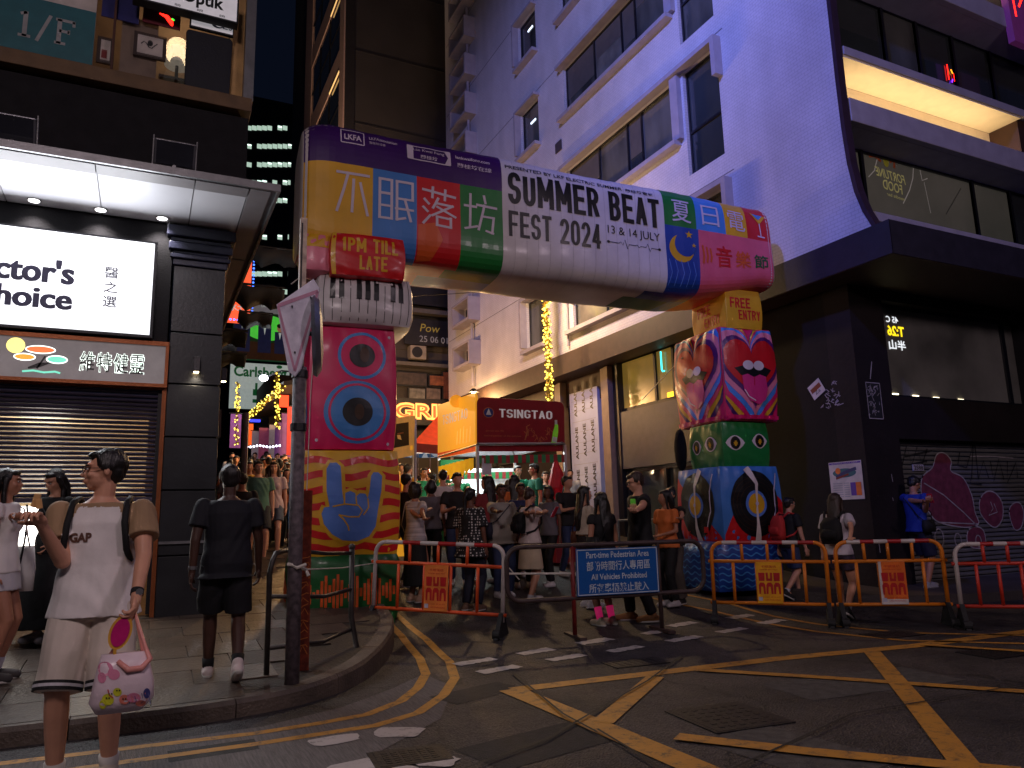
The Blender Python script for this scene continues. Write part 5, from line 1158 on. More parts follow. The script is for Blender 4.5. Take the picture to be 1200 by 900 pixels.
class Puff:
    def __init__(s, name, m, x0, x1, y0, y1, z0, z1, k=.05, kz=.05, n=28, puck=.009, r=.06, seed=0):
        s.c = ((x0+x1)/2, (y0+y1)/2, (z0+z1)/2); s.h = ((x1-x0)/2, (y1-y0)/2, (z1-z0)/2); s.k = k; s.kz = kz; s.puck = puck; s.r = r; s.seed = seed
        vs = []; fs = []
        def face(f):
            b = len(vs)
            for i in range(n+1):
                for j in range(n+1): vs.append(s.S(f, -math.cos(PI*i/n), -math.cos(PI*j/n), 0))
            for i in range(n):
                for j in range(n):
                    q = (b+i*(n+1)+j, b+(i+1)*(n+1)+j, b+(i+1)*(n+1)+j+1, b+i*(n+1)+j+1); fs.append(q)
        for f in ('front', 'back', 'left', 'right', 'top', 'bottom'): face(f)
        mb = MB(); mb.add(vs, fs); s.o = mb.build(name, m, arch, smooth=True)
        bm = bmesh.new(); bm.from_mesh(s.o.data); bmesh.ops.remove_doubles(bm, verts=bm.verts[:], dist=.0008); bmesh.ops.recalc_face_normals(bm, faces=bm.faces[:]); bm.to_mesh(s.o.data); bm.free()
        s.o.data.polygons.foreach_set('use_smooth', [True]*len(s.o.data.polygons))
    def S(s, f, a, c, off):
        P = {'front': (a, -1, c), 'back': (a, 1, c), 'left': (-1, -a, c), 'right': (1, a, c), 'top': (a, c, 1), 'bottom': (a, c, -1)}[f]
        A, B, C = P; k = s.k; h = s.h
        m_ = min(h[0], h[1])
        x = h[0]*A+k*A*(1-B*B)*(1-C**4)*m_*2; y = h[1]*B+k*B*(1-A*A)*(1-C**4)*m_*2; z = h[2]*C+s.kz*C*(1-A*A)*(1-B*B)
        # round the edges
        e = 1-s.r*max(0, (A*A*B*B+B*B*C*C+A*A*C*C)-.9)*.45
        x *= e; y *= e
        # seam puckers near top and bottom edges
        w = math.exp(-(1-abs(C))*9)*(1-abs(C))*9*2.7
        u = (A if abs(B) > .999 else B)
        d = s.puck*w*math.sin(u*17+s.seed+C)
        # broad wrinkles
        d += s.puck*.8*math.sin(A*5+C*7+s.seed)*math.sin(B*6-C*4+1)
        nx = {'front': (0, -1, 0), 'back': (0, 1, 0), 'left': (-1, 0, 0), 'right': (1, 0, 0), 'top': (0, 0, 1), 'bottom': (0, 0, -1)}[f]
        if f in ('top', 'bottom'): d *= 0
        else:
            ed = min(1, (1-min(1, abs(u)))*6); d *= ed
        return AT @ Vector((s.c[0]+x+nx[0]*(d+off), s.c[1]+y+nx[1]*(d+off), s.c[2]+z+nx[2]*off))
    def fn(s, f):  # metres from the face centre -> point
        hu = s.h[0] if f in ('front', 'back') else s.h[1]; hv = s.h[2]
        return lambda x, y, o: s.S(f, max(-1, min(1, x/hu)), max(-1, min(1, y/hv)), o)
    def pr(s, f, P, step=.09, name='printed_artwork', lift=.004): 
        return P.build(name, VL, s.fn(f), s.o, step=step, lift=lift)

# ---- left pillar
gp_ = Puff('base_block', V['darkgreen'], -.60, .66, .0, 1.15, .17, .95, k=.06, kz=.05, seed=1)
rg = random.Random(4)
hs = [.06, .1, .22, .05, .1, .3, .42, .2, .34, .44, .3, .12, .2, .46, .38, .1, .2, .3, .44, .4, .3, .12, .18, .26, .1]
def bars(P, w):
    n_ = len(hs)
    for i, h in enumerate(hs): x = -w+.05+(2*w-.1)*i/(n_-1); P.rect(x-.016, x+.016, -.05-h/2, -.05+h/2, V['orange'], 1)
P = Print(); bars(P, .60); gp_.pr('front', P)
P = Print(); P.ell(0, -.02, .2, .22, V['orange'], 1); gp_.pr('left', P)
hb = Puff('hand_block', V['yellow'], -.58, .66, .0, 1.10, .94, 2.22, k=.05, kz=.04, seed=2)
def stripes(P, w, h, side=False):
    n_ = 7
    for i in range(n_):
        z = -h+.09+i*(2*h-.05)/n_; pts = [(-w+2*w*j/16, z+.028*math.sin(j*.8+i)) for j in range(17)]
        P.line(pts, .085, V['red'], 1)
P = Print(); stripes(P, .62, .64)
cv = lambda L_: [((x-195)*.00495, (590-y)*.0046) for x, y in L_]
hand = [(143, 600), (135, 560), (134, 500), (142, 485), (158, 484), (168, 494), (172, 560), (176, 588), (180, 565), (192, 560), (204, 566), (206, 575), (216, 566), (230, 568), (236, 580), (240, 560), (244, 520), (250, 510), (262, 510), (272, 520), (270, 560), (262, 610), (256, 655), (240, 680), (210, 692), (175, 688), (150, 672), (130, 645), (124, 618), (130, 602)]
ho = cv(hand); cxh, cyh = 0, -.02
P.line(ho+[ho[0], ho[1]], .09, V['yellow'], 2); P.poly(ho, V['ink'], 3)
for L_ in ([(150, 600), (180, 594), (212, 598), (222, 612), (214, 628), (190, 628), (165, 622)], [(165, 622), (178, 635), (188, 652), (190, 664)], [(178, 560), (178, 594)], [(206, 575), (208, 596)], [(236, 580), (238, 604), (225, 624)]): P.line(cv(L_), .018, V['yellow'], 4)
hb.pr('front', P)
P = Print(); stripes(P, .55, .64); P.ell(.1, .1, .34, .5, V['yellow'], 2); P.ell(.1, .12, .28, .44, V['sky'], 3); hb.pr('left', P)
sp = Puff('speaker_block', V['magenta'], -.49, .62, .04, 1.05, 2.24, 3.82, k=.05, kz=.04, seed=3)
def ring(P, cx_, cy_, r0, r1, m, l): P.line([(cx_+(r0+r1)/2*math.cos(2*PI*i/40), cy_+(r0+r1)/2*math.sin(2*PI*i/40)) for i in range(42)], abs(r1-r0), m, l)
P = Print()
ring(P, .10, .41, .27, .31, V['sky'], 1); P.ell(.10, .41, .165, .155, V['black'], 2); P.ell(.13, .42, .06, .1, V['brown'], 3)
P.ell(.05, -.32, .42, .40, V['sky'], 1); ring(P, .05, -.32, .335, .365, V['magenta'], 2); P.ell(.05, -.32, .19, .18, V['black'], 2); P.ell(.07, -.32, .06, .1, V['brown'], 3)
for a, b in ((-.46, -.68), (.46, -.72), (.47, .68), (-.43, .7)): P.ell(a, b, .02, .02, V['lilac'], 2)
sp.pr('front', P)
P = Print(); P.ell(.1, -.3, .36, .42, V['sky'], 1); ring(P, .1, -.3, .29, .33, V['magenta'], 2); sp.pr('left', P)
pn = Puff('piano_block', V['white'], -.42, .80, -.08, 1.12, 3.84, 4.47, k=.08, kz=.07, seed=4)
P = Print(); x = -.56
ks = [0, 1, 1, 0, 1, 1, 1, 0, 1, 1, 0, 1, 1, 1]
for i in range(11):
    x = -.54+i*.11; P.line([(x, -.29), (x+.005, .31)], .009, V['black'], 1)
    if ks[i]: P.poly([(x-.033, -.02), (x+.033, -.02), (x+.035, .31), (x-.03, .31)], V['black'], 2)
pn.pr('front', P)
P = Print()
for i in range(8):
    x = -.5+i*.14; P.line([(x, -.29), (x, .31)], .009, V['black'], 1)
pn.pr('left', P); 
P = Print(); ring(P, .0, .0, .16, .2, V['yellow'], 1); pn.pr('right', P)
rd = Puff('hours_block', V['red'], -.29, .67, -.26, 1.0, 4.42, 4.97, k=.03, kz=.04, seed=5)
P = Print(); P.block('1PM TILL', -.34, .38, .03, .22, V['yellow'], 1, .36); P.block('LATE', -.12, .24, -.20, -.01, V['yellow'], 1, .36); P.rect(-.48, -.42, -.28, .28, V['yellow'], 1)
rd.pr('front', P, step=.06)
P = Print(); P.rect(-.5, .5, -.28, .28, V['yellow'], 1); P.text('LATE', -.3, .3, -.12, .12, V['red'], 2, .03); rd.pr('left', P)
pk = Puff('corner_tuft', V['rose'], -.62, -.28, -.16, .25, 4.48, 4.95, k=.1, kz=.05, n=10, seed=9)
P = Print(); P.rect(-.17, .17, .06, .3, V['yellow'], 1); pk.pr('front', P)
# ---- right pillar
wb = Puff('base_block', V['navy'], 5.36, 6.55, .0, 1.05, .20, .90, k=.07, kz=.05, seed=6)
for f in ('front', 'left'):
    P = Print()
    for i in range(7):
        z = -.28+.09*i; P.line([(-.58+.03*j, z+.022*math.sin(j*.95)) for j in range(39)], .02, V['sky'], 1)
    wb.pr(f, P)
tt = Puff('turntable_block', V['blue'], 5.52, 6.64, .0, 1.16, .90, 2.03, k=.05, kz=.04, seed=7)
def record(P, cx_, w, flip):
    P.poly([(-w, -.56), (w, -.56), (w, .0), (-w*.1, .5)] if flip else [(-w, -.56), (w, -.56), (w*.3, -.1), (-w, .45)], V['red'], 1)
    P.ell(cx_, .0, .44, .5, V['black'], 2)
    for r_ in (.40, .34, .28): ring(P, cx_, 0, r_-.003, r_+.003, V['brown'], 3)
    P.ell(cx_, 0, .19, .20, V['ink'], 3); P.ell(cx_, 0, .145, .155, V['yellow'], 4); P.ell(cx_, 0, .03, .03, V['lilac'], 6)
    s_ = -1 if flip else 1
    P.line([(cx_-.12*s_*(-1 if flip else -1), .54), (cx_+.02, .3), (cx_, 0), (cx_+.0, -.3), (cx_+.02, -.56)], [.13, .06, .025, .05, .11], V['paleye'], 5)
    P.line([(cx_+.44, .46), (cx_+.36, .2), (cx_+.36, -.1), (cx_+.25, -.36)], .022, V['lilac'], 5); P.rect(cx_+.18, cx_+.28, -.42, -.33, V['red'], 6)
P = Print(); record(P, .02, .6, True); tt.pr('front', P)
P = Print(); record(P, -.0, .58, False); tt.pr('left', P)
ge = Puff('eyes_block', V['green'], 5.66, 6.54, .06, .94, 2.03, 2.72, k=.03, kz=.02, seed=8, puck=.007)
def eye(P, cx_, cy_, w):
    P.poly([(cx_-w, cy_)]+[(cx_-w+2*w*i/10, cy_+.115*math.sin(PI*i/10)**.8) for i in range(1, 10)]+[(cx_+w, cy_)]+[(cx_+w-2*w*i/10, cy_-.115*math.sin(PI*i/10)**.8) for i in range(1, 10)], V['paleye'], 1)
    P.ell(cx_, cy_, .085, .10, V['brown'], 2); P.ell(cx_+.01, cy_+.0, .075, .09, V['black'], 3)
    P.poly([(cx_+(.045 if i % 2 else .025)*math.cos(i*PI/8), cy_-.01+(.045 if i % 2 else .025)*math.sin(i*PI/8)) for i in range(16)], V['yellow'], 4)
P = Print(); eye(P, -.22, .02, .17); eye(P, .24, .05, .15); ge.pr('front', P, step=.06)
P = Print(); eye(P, -.2, .0, .13); eye(P, .17, .02, .15); ge.pr('left', P, step=.06)
er = Puff('black_ear', mat('matt_black', (.01, .01, .011), rough=.9, spec=.1), 5.50, 5.60, .92, 1.14, 2.12, 2.62, k=.2, kz=.1, n=10, r=.5, puck=.002)
ht = Puff('heart_block', V['magenta'], 5.72, 6.74, .0, 1.30, 2.74, 4.22, k=.05, kz=.05, seed=10, puck=.010)
def heart(cx_, cy_, s, k=40):
    o_ = []
    for i in range(k): t_ = 2*PI*i/k; o_.append((cx_+s*.0625*16*math.sin(t_)**3*.62, cy_+s*.0625*(13*math.cos(t_)-5*math.cos(2*t_)-2*math.cos(3*t_)-math.cos(4*t_))*.66))
    return o_
def hearts(P, w, cx_):
    w0 = w
    for s_, m_, l in ((2.1, 'plum', 1), (1.92, 'yellow', 2), (1.74, 'magenta', 3), (1.54, 'sky', 4), (1.34, 'rose', 5), (1.12, 'plum', 6), (.96, 'red', 7)):
        pts = [(max(-w0, min(w0, x)), max(-.72, min(.72, y))) for x, y in heart(cx_, .12-.02*(s_-.9), s_*.88)]
        P.poly(pts, V[m_], l)
    P.poly([(-w0, -.72), (w0, -.72), (w0, -.66), (-w0, -.66)], V['magenta'], 8)
    # mouth, teeth, tongue
    P.poly([(cx_-.34, .07), (cx_-.15, .12), (cx_, .09), (cx_+.15, .12), (cx_+.36, .06), (cx_+.26, -.05), (cx_, -.10), (cx_-.24, -.04)], V['black'], 8)
    P.ell(cx_-.09, .12, .10, .075, V['paleye'], 9, a1=2*PI); P.ell(cx_+.11, .12, .10, .075, V['paleye'], 9)
    P.poly([(cx_-.22, -.05), (cx_-.12, -.02), (cx_, -.07), (cx_+.12, -.02), (cx_+.24, -.05), (cx_+.26, -.25), (cx_+.2, -.42), (cx_+.06, -.50), (cx_-.1, -.44), (cx_-.2, -.28)], V['tongue'], 9)
    P.line([(cx_, -.06), (cx_-.01, -.2)], .012, V['red'], 10); P.line([(cx_-.19, -.27), (cx_-.12, -.38), (cx_+.0, -.44)], .018, V['paleye'], 10)
P = Print(); hearts(P, .50, .0); ht.pr('front', P, step=.05, lift=.005)
P = Print(); hearts(P, .64, .0); ht.pr('left', P, step=.05, lift=.005)
fe = Puff('entry_block', V['yellow'], 5.86, 6.56, -.02, .90, 4.20, 4.84, k=.0, kz=.02, n=14, seed=12, puck=.008)
P = Print(); P.block('FREE', -.27, .12, .02, .19, V['red'], 1, .34); P.block('ENTRY', -.12, .30, -.17, -.01, V['red'], 1, .34); fe.pr('front', P, step=.06)
P = Print(); P.block('FREE', -.30, .06, .0, .17, V['red'], 1, .34); P.block('ENTRY', -.12, .29, -.2, -.04, V['red'], 1, .34); fe.pr('left', P, step=.06)

# ---- beam
HY, HZ, NB, BX0, BX1 = .68, .98, 5.5, -.66, 6.80
zc = lambda x: 5.60-.032*x
def sec(t):  # t in radians, 0 = front centre, + = up
    c, s = math.cos(t), math.sin(t)
    return -HY*math.copysign(abs(c)**(2/NB), c), HZ*math.copysign(abs(s)**(2/NB), s)
ta = [-PI+2*PI*i/720 for i in range(721)]; pp = [sec(t) for t in ta]; al = [0]
for i in range(1, 721): al.append(al[-1]+math.hypot(pp[i][0]-pp[i-1][0], pp[i][1]-pp[i-1][1]))
mid = al[360]; al = [a-mid for a in al]
def bs(s):
    return float(np.interp(s, al, [p[0] for p in pp])), float(np.interp(s, al, [p[1] for p in pp]))
def endk(x):
    d = max(0, (BX0+.46-x)/.46, (x-(BX1-.16))/.16); d = min(d, 1)
    return (1-d**2.6)**(1/2.6)*.999+.001
def beam(x, s, off=0):
    y, z = bs(s); y2, z2 = bs(s+.01); ty, tz = y2-y, z2-z; l = math.hypot(ty, tz) or 1; ny, nz_ = -tz/l, ty/l
    k = endk(x); wr = .0022*math.sin(x*19+s*1.5)*(.4+abs(math.sin(s*2)))+.009*math.sin(x*2.3+s*3)
    k2 = .75+.25*k if k > .3 else k+.6*k
    z *= (1-.07*max(0, min(1, x/6.6)))*(.86 if z < 0 else 1)*((1-.36*max(0, min(1, (x-4.9)/1.6))**1.5) if z < 0 else 1)
    k2 = min(k2, 1) if k > .3 else k/.3*(.825)
    return AT @ Vector((x, .50+y*k2+ny*(off+wr)*(1 if k > .3 else 0), zc(x)+z*k2+nz_*(off+wr)*(1 if k > .3 else 0)))
SMAX = al[-1]; nsx = 96; nss = 72; vs = []; fs = []
xs_ = [BX0+(BX1-BX0)*i/nsx for i in range(nsx+1)]
xs_ = sorted(set(xs_+[BX0+.46*(i/12)**2 for i in range(13)]+[BX1-.16*(i/8)**2 for i in range(9)]))
for x in xs_:
    for j in range(nss): vs.append(beam(x, -SMAX+2*SMAX*j/nss))
n1 = len(xs_)
fs = [(i*nss+j, i*nss+(j+1) % nss, (i+1)*nss+(j+1) % nss, (i+1)*nss+j) for i in range(n1-1) for j in range(nss)]
fs += [tuple(range(nss-1, -1, -1)), tuple((n1-1)*nss+j for j in range(nss))]
mb = MB(); mb.add(vs, fs); bo = mb.build('beam', V['white'], arch, smooth=True)
bm = bmesh.new(); bm.from_mesh(bo.data); bmesh.ops.recalc_face_normals(bm, faces=bm.faces[:]); bm.to_mesh(bo.data); bm.free()
P = Print(); B0 = BX0+.03
P.rect(B0, 2.07, .35, 1.62, V['purple'], 1)
P.rect(B0, .25, -1.3, .35, V['yellow'], 1); P.rect(.25, .84, -1.1, .35, V['blue'], 1); P.rect(.84, 1.45, -1.1, .35, V['red'], 1); P.rect(1.45, 2.07, -1.1, .35, V['green'], 1)
P.rect(.25, 1.3, -1.45, -1.1, V['red'], 1); P.rect(1.3, 2.07, -1.45, -1.1, V['darkgreen'], 1); P.rect(B0, 1.0, -2.3, -1.45, V['pink'], 1); P.rect(1.0, 2.07, -2.3, -1.45, V['ink'], 1); P.poly([(.86, -.40), (1.1, -.33), (1.2, -.6), (1.05, -.95), (.86, -1.0)], V['orange'], 2)
P.rect(4.72, 5.29, .28, 1.5, V['green'], 1); P.rect(5.29, 5.84, .28, 1.5, V['sky'], 1); P.rect(5.84, 6.26, .28, 1.5, V['yellow'], 1); P.rect(6.26, BX1-.03, .28, 1.5, V['red'], 1)
P.rect(4.72, 5.32, -1.0, .28, V['navy'], 1); P.rect(5.32, BX1-.03, -1.2, .28, V['pink'], 1); P.rect(4.4, 5.32, -1.3, -1.0, V['navy'], 1); P.rect(4.2, 5.0, -1.9, -1.3, V['darkgreen'], 1); P.rect(5.32, BX1-.1, -2.2, -1.2, V['red'], 1); P.rect(5.0, 5.32, -2.0, -1.3, V['blue'], 1)
W_ = V['lilac']; K_ = V['black']
x = -.20
for a, b, st in ((-.21, .19, [(0, 1, 1, 1), (.34, 1, 0, .02), (.52, .86, .48, .05), (.74, .8, .98, 0)]), (.34, .78, [(0, 0, 0, 1), (.36, 0, .36, 1), (0, 1, .36, 1), (0, .67, .36, .67), (0, .34, .36, .34), (0, .0, .36, .0), (.52, 1, 1, 1), (1, 1, 1, .58), (.52, .58, 1, .58), (.52, 1, .52, 0), (.52, 0, .76, .06), (.5, .30, 1, .30), (.76, .58, .94, 0)]),
        (.93, 1.37, [(0, .92, 1, .84), (.30, 1, .28, .76), (.70, .98, .68, .74), (.04, .68, .16, .58), (0, .46, .12, .36), (0, .02, .2, .24), (.46, .74, .30, .48), (.42, .62, .92, .60), (.92, .60, .28, .26), (.44, .52, 1, .30), (.42, 0, .42, .24), (.42, .24, .86, .22), (.86, .24, .86, -.02), (.42, 0, .86, -.02)]),
        (1.52, 1.97, [(.18, 1, .14, .1), (0, .70, .34, .70), (0, .04, .36, .14), (.62, 1, .66, .84), (.40, .76, 1, .74), (.62, .76, .42, .06), (.56, .46, .92, .46), (.92, .46, .86, 0), (.68, .04, .88, 0)])):
    for q in st:
        d_ = math.hypot((q[2]-q[0])*.42, (q[3]-q[1])*.58) or 1; ex, ey = (q[2]-q[0])/d_*.018, (q[3]-q[1])/d_*.018
        P.line([(a+(b-a)*(q[0]-ex), -.37+.59*(q[1]-ey)), (a+(b-a)*(q[2]+ex), -.37+.59*(q[3]+ey))], .036, W_, 3)
P.text('LKFA', -.13, .10, .70, .79, W_, 3, .03)
lk = [(-.17, .65), (.13, .65), (.13, .86), (-.17, .86)]
for i in range(4): P.line([lk[i], lk[(i+1) % 4]], .016, W_, 3)
P.text('LKFAssociation', .20, .58, .77, .82, W_, 3, .01); P.text('蘭桂坊協會', .20, .42, .70, .74, W_, 3)
lk = [(.72, .60), (1.32, .60), (1.32, .82), (.72, .82)]
for i in range(4): P.line([lk[i], lk[(i+1) % 4]], .016, W_, 3)
P.poly([(.72, .60), (.80, .60), (.75, .71), (.80, .82), (.72, .82)], W_, 3); P.poly([(1.32, .60), (1.24, .60), (1.29, .71), (1.24, .82), (1.32, .82)], W_, 3)
P.text('Lan Kwai Fong', .80, 1.24, .73, .79, W_, 3, .01); P.text('蘭桂坊', .90, 1.14, .63, .69, W_, 3, .01)
P.text('lankwaifong.com', 1.40, 1.90, .72, .79, W_, 3, .02); P.text('蘭桂坊在線', 1.42, 1.92, .60, .67, W_, 3, .01)
P.text('PRESENTED BY LKF ELECTRIC SUMMER', 2.13, 4.02, .73, .79, K_, 2, .012); P.text('蘭桂坊電氣', 4.08, 4.56, .73, .79, K_, 2, .012)
P.block('SUMMER BEAT', 2.16, 4.64, .19, .68, K_, 2, .38); P.block('FEST 2024', 2.16, 3.60, -.36, .08, K_, 2, .36)
P.text('13 & 14 JULY', 3.72, 4.62, -.08, .10, K_, 2, .0)
ecg = [(3.72, -.20), (3.9, -.20), (3.93, -.17), (3.96, -.23), (4.0, -.12), (4.04, -.29), (4.07, -.2), (4.18, -.2), (4.21, -.18), (4.24, -.23), (4.27, -.2), (4.36, -.2), (4.39, -.13), (4.43, -.27), (4.46, -.2), (4.60, -.2)]
P.line(ecg, .012, K_, 2); P.ell(3.72, -.20, .025, .025, K_, 2, n=12); P.ell(4.60, -.20, .025, .025, K_, 2, n=12)
P.text('夏', 4.86, 5.20, .36, .74, W_, 3, .004); P.text('日', 5.40, 5.72, .38, .74, W_, 3, -.002); P.text('電', 5.90, 6.22, .38, .74, W_, 3)
P.poly([(6.36, .78), (6.66, .74), (6.52, .58)], V['yellow'], 3); P.poly([(6.40, .765), (6.60, .75), (6.51, .66)], V['sky'], 4); P.line([(6.52, .60), (6.53, .36)], .02, W_, 3); P.line([(6.46, .35), (6.6, .34)], .025, W_, 3)
P.ell(5.00, -.12, .22, .26, V['yellow'], 2); P.ell(5.07, -.03, .19, .23, V['navy'], 3)
for cx_, cy_, r_ in ((5.14, .16, .07), (5.22, -.02, .045)): P.poly([(cx_+(r_ if i % 2 == 0 else r_*.42)*math.sin(i*PI/5), cy_+(r_ if i % 2 == 0 else r_*.42)*math.cos(i*PI/5)) for i in range(10)], V['yellow'], 4)
for i in range(5): P.line([(4.76+.11*i, -.35), (4.8+.11*i, -.6+.04*(i % 2)), (4.74+.11*i, -.85)], .012, V['ink'], 2)
for i in range(3): P.line([(5.38+.07*i, .02-.02*i), (5.40+.07*i, -.2), (5.38+.07*i, -.36+.02*i)], .03, V['orange'], 3)
P.text('音', 5.62, 5.92, -.42, .06, V['red'], 3, .01); P.text('樂', 5.98, 6.28, -.42, .02, V['orange'], 3, .012); P.text('節', 6.34, 6.62, -.44, .0, V['darkgreen'], 3, .012)
P.build('printed_artwork', VL, beam, bo, step=.08, lift=.004)
# stitched panel seams on the white middle
P = Print()
for i in range(14): x = 2.25+.18*i; P.line([(x, -1.3), (x, .9)], .003, sm('seam_grey', (150, 142, 142)), 1)
P.build('stitched_seams', [sm('seam_grey', (150, 142, 142))], beam, bo, step=.08, lift=.003)
# tie-down loops and guy ropes
ROPE = sm('white_rope', (200, 195, 185), rough=.8)
def arl(x, y, z): return AT @ Vector((x, y, z))
rp_ = MB(); rp_.tube([arl(-.42, -.02, 3.9), arl(-.47, -.03, 2.9), arl(-.50, -.03, 1.05)], .006, 5); rp_.build('tie_rope', ROPE, arch)
MB().tube([arl(-.44, .0, 4.6), arl(-.75, -.2, 4.25)], .006, 5).build('tie_rope', ROPE, arch)
MB().tube([arl(5.62, .9, 3.9), Vector((9.95, 13.6, 3.9))], .009, 5).build('tie_rope', ROPE, arch)
MB().tube([arl(.56, -.02, .25), arl(.56, -.05, .06)], .03, 8).build('ballast_strap', V['green'], arch)
MB().tube([arl(2.7, .5, 4.7), arl(1.2, 7, 6.3), arl(.5, 12, 6.0)], .006, 5).build('tie_rope', DARKM, arch)
# ================================================================== STREET FURNITURE
RUSTM = sm('weathered_post_paint', (96, 86, 92), rough=.6, var=.55, scale=22, bump=.4)
PD = G(342, 803, .12); bx_, by_ = PD.x, PD.y; bz = .12
sc_ = 1
post = thing('sign_post', 'scuffed grey steel sign post at the kerb in front of the arch', 'post', (bx_, by_, bz))
pT = onY(346, 430, by_)
MB().tube([(bx_, by_, bz), (bx_, by_, pT.z)], .056, 16).build('pole', RUSTM, post, smooth=True)
for z in (pT.z-.06, pT.z-.50): MB().tube([(bx_, by_, z-.03), (bx_, by_, z+.03)], .066, 16).build('clamp_band', DARKM, post)
pT2 = onY(348, 255, by_)
MB().box(bx_-.028, bx_+.028, by_-.02, by_+.02, pT.z, pT2.z).build('channel', sm('pale_channel', (180, 160, 145), rough=.6, var=.4, scale=15), post)
MB().box(bx_-.02, bx_-.008, by_-.026, by_-.0201, pT.z+.1, pT2.z-.05).build('slot', DARKM, post)
t = thing('triangular_road_sign', 'bent triangular road sign seen from its pale back on the kerb post', 'road sign', (bx_, by_, pT.z))
def opx(px, py, y): p = onY(px, py, y); return p
tri = [opx(324, 357, by_-.22), opx(367, 327, by_-.06), opx(374, 338, by_-.05), opx(352, 432, by_-.10), opx(345, 441, by_-.12), opx(338, 435, by_-.16)]
MB().prism(tri, (.01, .012, 0)).build('sign_plate', sm('pale_sign_back', (226, 222, 240), rough=.55, var=.2, scale=10), t)
P = Print()
def trf(x, y, o):
    a, b, c = tri[0], tri[2], tri[4]; e1 = (b-a); e2 = (c-a); nrm = e1.cross(e2).normalized(); nrm = nrm if nrm.dot(CAM0-a) > 0 else -nrm
    return a+e1*x+e2*y+nrm*o
for pa, pb in (((.02, .02), (.95, .03)), ((.95, .03), (.03, .93)), ((.03, .93), (.02, .02))): P.line([pa, pb], .05, sm('faded_pink', (205, 150, 175), rough=.6), 1)
for x, y in ((.3, .1), (.75, .08), (.12, .7)): P.ell(x, y, .02, .02, DARKM, 2, n=10)
P.build('border', [sm('faded_pink', (1, 1, 1)), DARKM], trf, t, lift=.004)
t = thing('round_road_sign', 'round grey road sign seen almost edge-on beside the triangular sign', 'road sign', (bx_, by_, pT.z+.3))
c = opx(370, 393, by_+.12); d = (Vector((1, -.22, .05))).normalized(); Rq = d.to_track_quat('Z', 'Y').to_matrix().to_4x4(); T = Matrix.Translation(c) @ Rq
MB(T).loft([((0, 0, -.03), .34, .34), ((0, 0, .0), .36, .36), ((0, 0, .04), .30, .30), ((0, 0, .06), .15, .15)], n=36).build('disc', sm('grey_disc_metal', (120, 128, 138), rough=.35, metal=.6), t, smooth=False)
MB().tube([c, (bx_, by_, c.z)], .02).build('bracket', DARKM, t)
t = thing('rusty_stub_post', 'rust red box post standing just behind the sign post', 'post', (bx_+.1, by_+.35, .12)); a = onY(359, 575, by_+.4)
MB().box(a.x-.045, a.x+.045, by_+.36, by_+.44, .12, a.z).build('post', sm('rust_red', (130, 52, 30), rough=.8, var=.5, scale=18), t)
P = Print(); rr = random.Random(8)
for i in range(16): y = .3+.05*i; P.line([(a.x-.03, y), (a.x+rr.uniform(-.02, .03), y+rr.uniform(0, .05)), (a.x+.03, y+rr.uniform(-.03, .03))], .008, sm('orange_scribble', (210, 120, 50)), 1)
P.build('scribble', [sm('orange_scribble', (1, 1, 1))], fnY(by_+.36), t)
# kerb railing
BLT = sm('dull_railing_metal', (62, 58, 56), rough=.45, metal=.5, var=.3, scale=14)
t = thing('kerb_railing', 'short bent grey metal railing at the kerb corner behind the sign post', 'railing', (1.3, 6.8, .12))
A = G(312, 797, .12); B = G(411, 768, .12); Mi = A.lerp(B, .5)+Vector((.10, .02, 0))
def rz_(pt_, h): return Vector((pt_.x, pt_.y, .12+h))
MB().tube([rz_(A, 0), rz_(A, .82), rz_(A, .92)+Vector((.02, 0, 0)), rz_(A.lerp(B, .06), .98), rz_(A.lerp(B, .2), 1.0)], .022).build('post', BLT, t, smooth=True)
MB().tube([rz_(B, 0), rz_(B, .05)+Vector((.06, 0, 0)), rz_(B, .35), rz_(B, .98)], .026).build('post', BLT, t, smooth=True)
MB().ell(rz_(B, .99), (.034, .034, .03)).build('post_cap', BLT, t)
for h0, h1 in ((1.0, .93), (.66, .60), (.26, .24)): MB().tube([rz_(A.lerp(B, .2 if h0 > .9 else 0), h0 if h0 > .9 else h0-.02), rz_(Mi, (h0+h1)/2-.05 if h0 < .9 else .95), rz_(B, h1)], .018).build('rail', BLT, t, smooth=True)
# white tie on the post
MB().tube([(bx_+.07, by_-.07, 1.02), (bx_+.0, by_-.09, 1.0), (bx_-.06, by_-.05, 1.03), (bx_+.08, by_-.02, .98), (bx_+.1, by_-.04, .93)], .014, 6).build('rope_tie', ROPE, post)

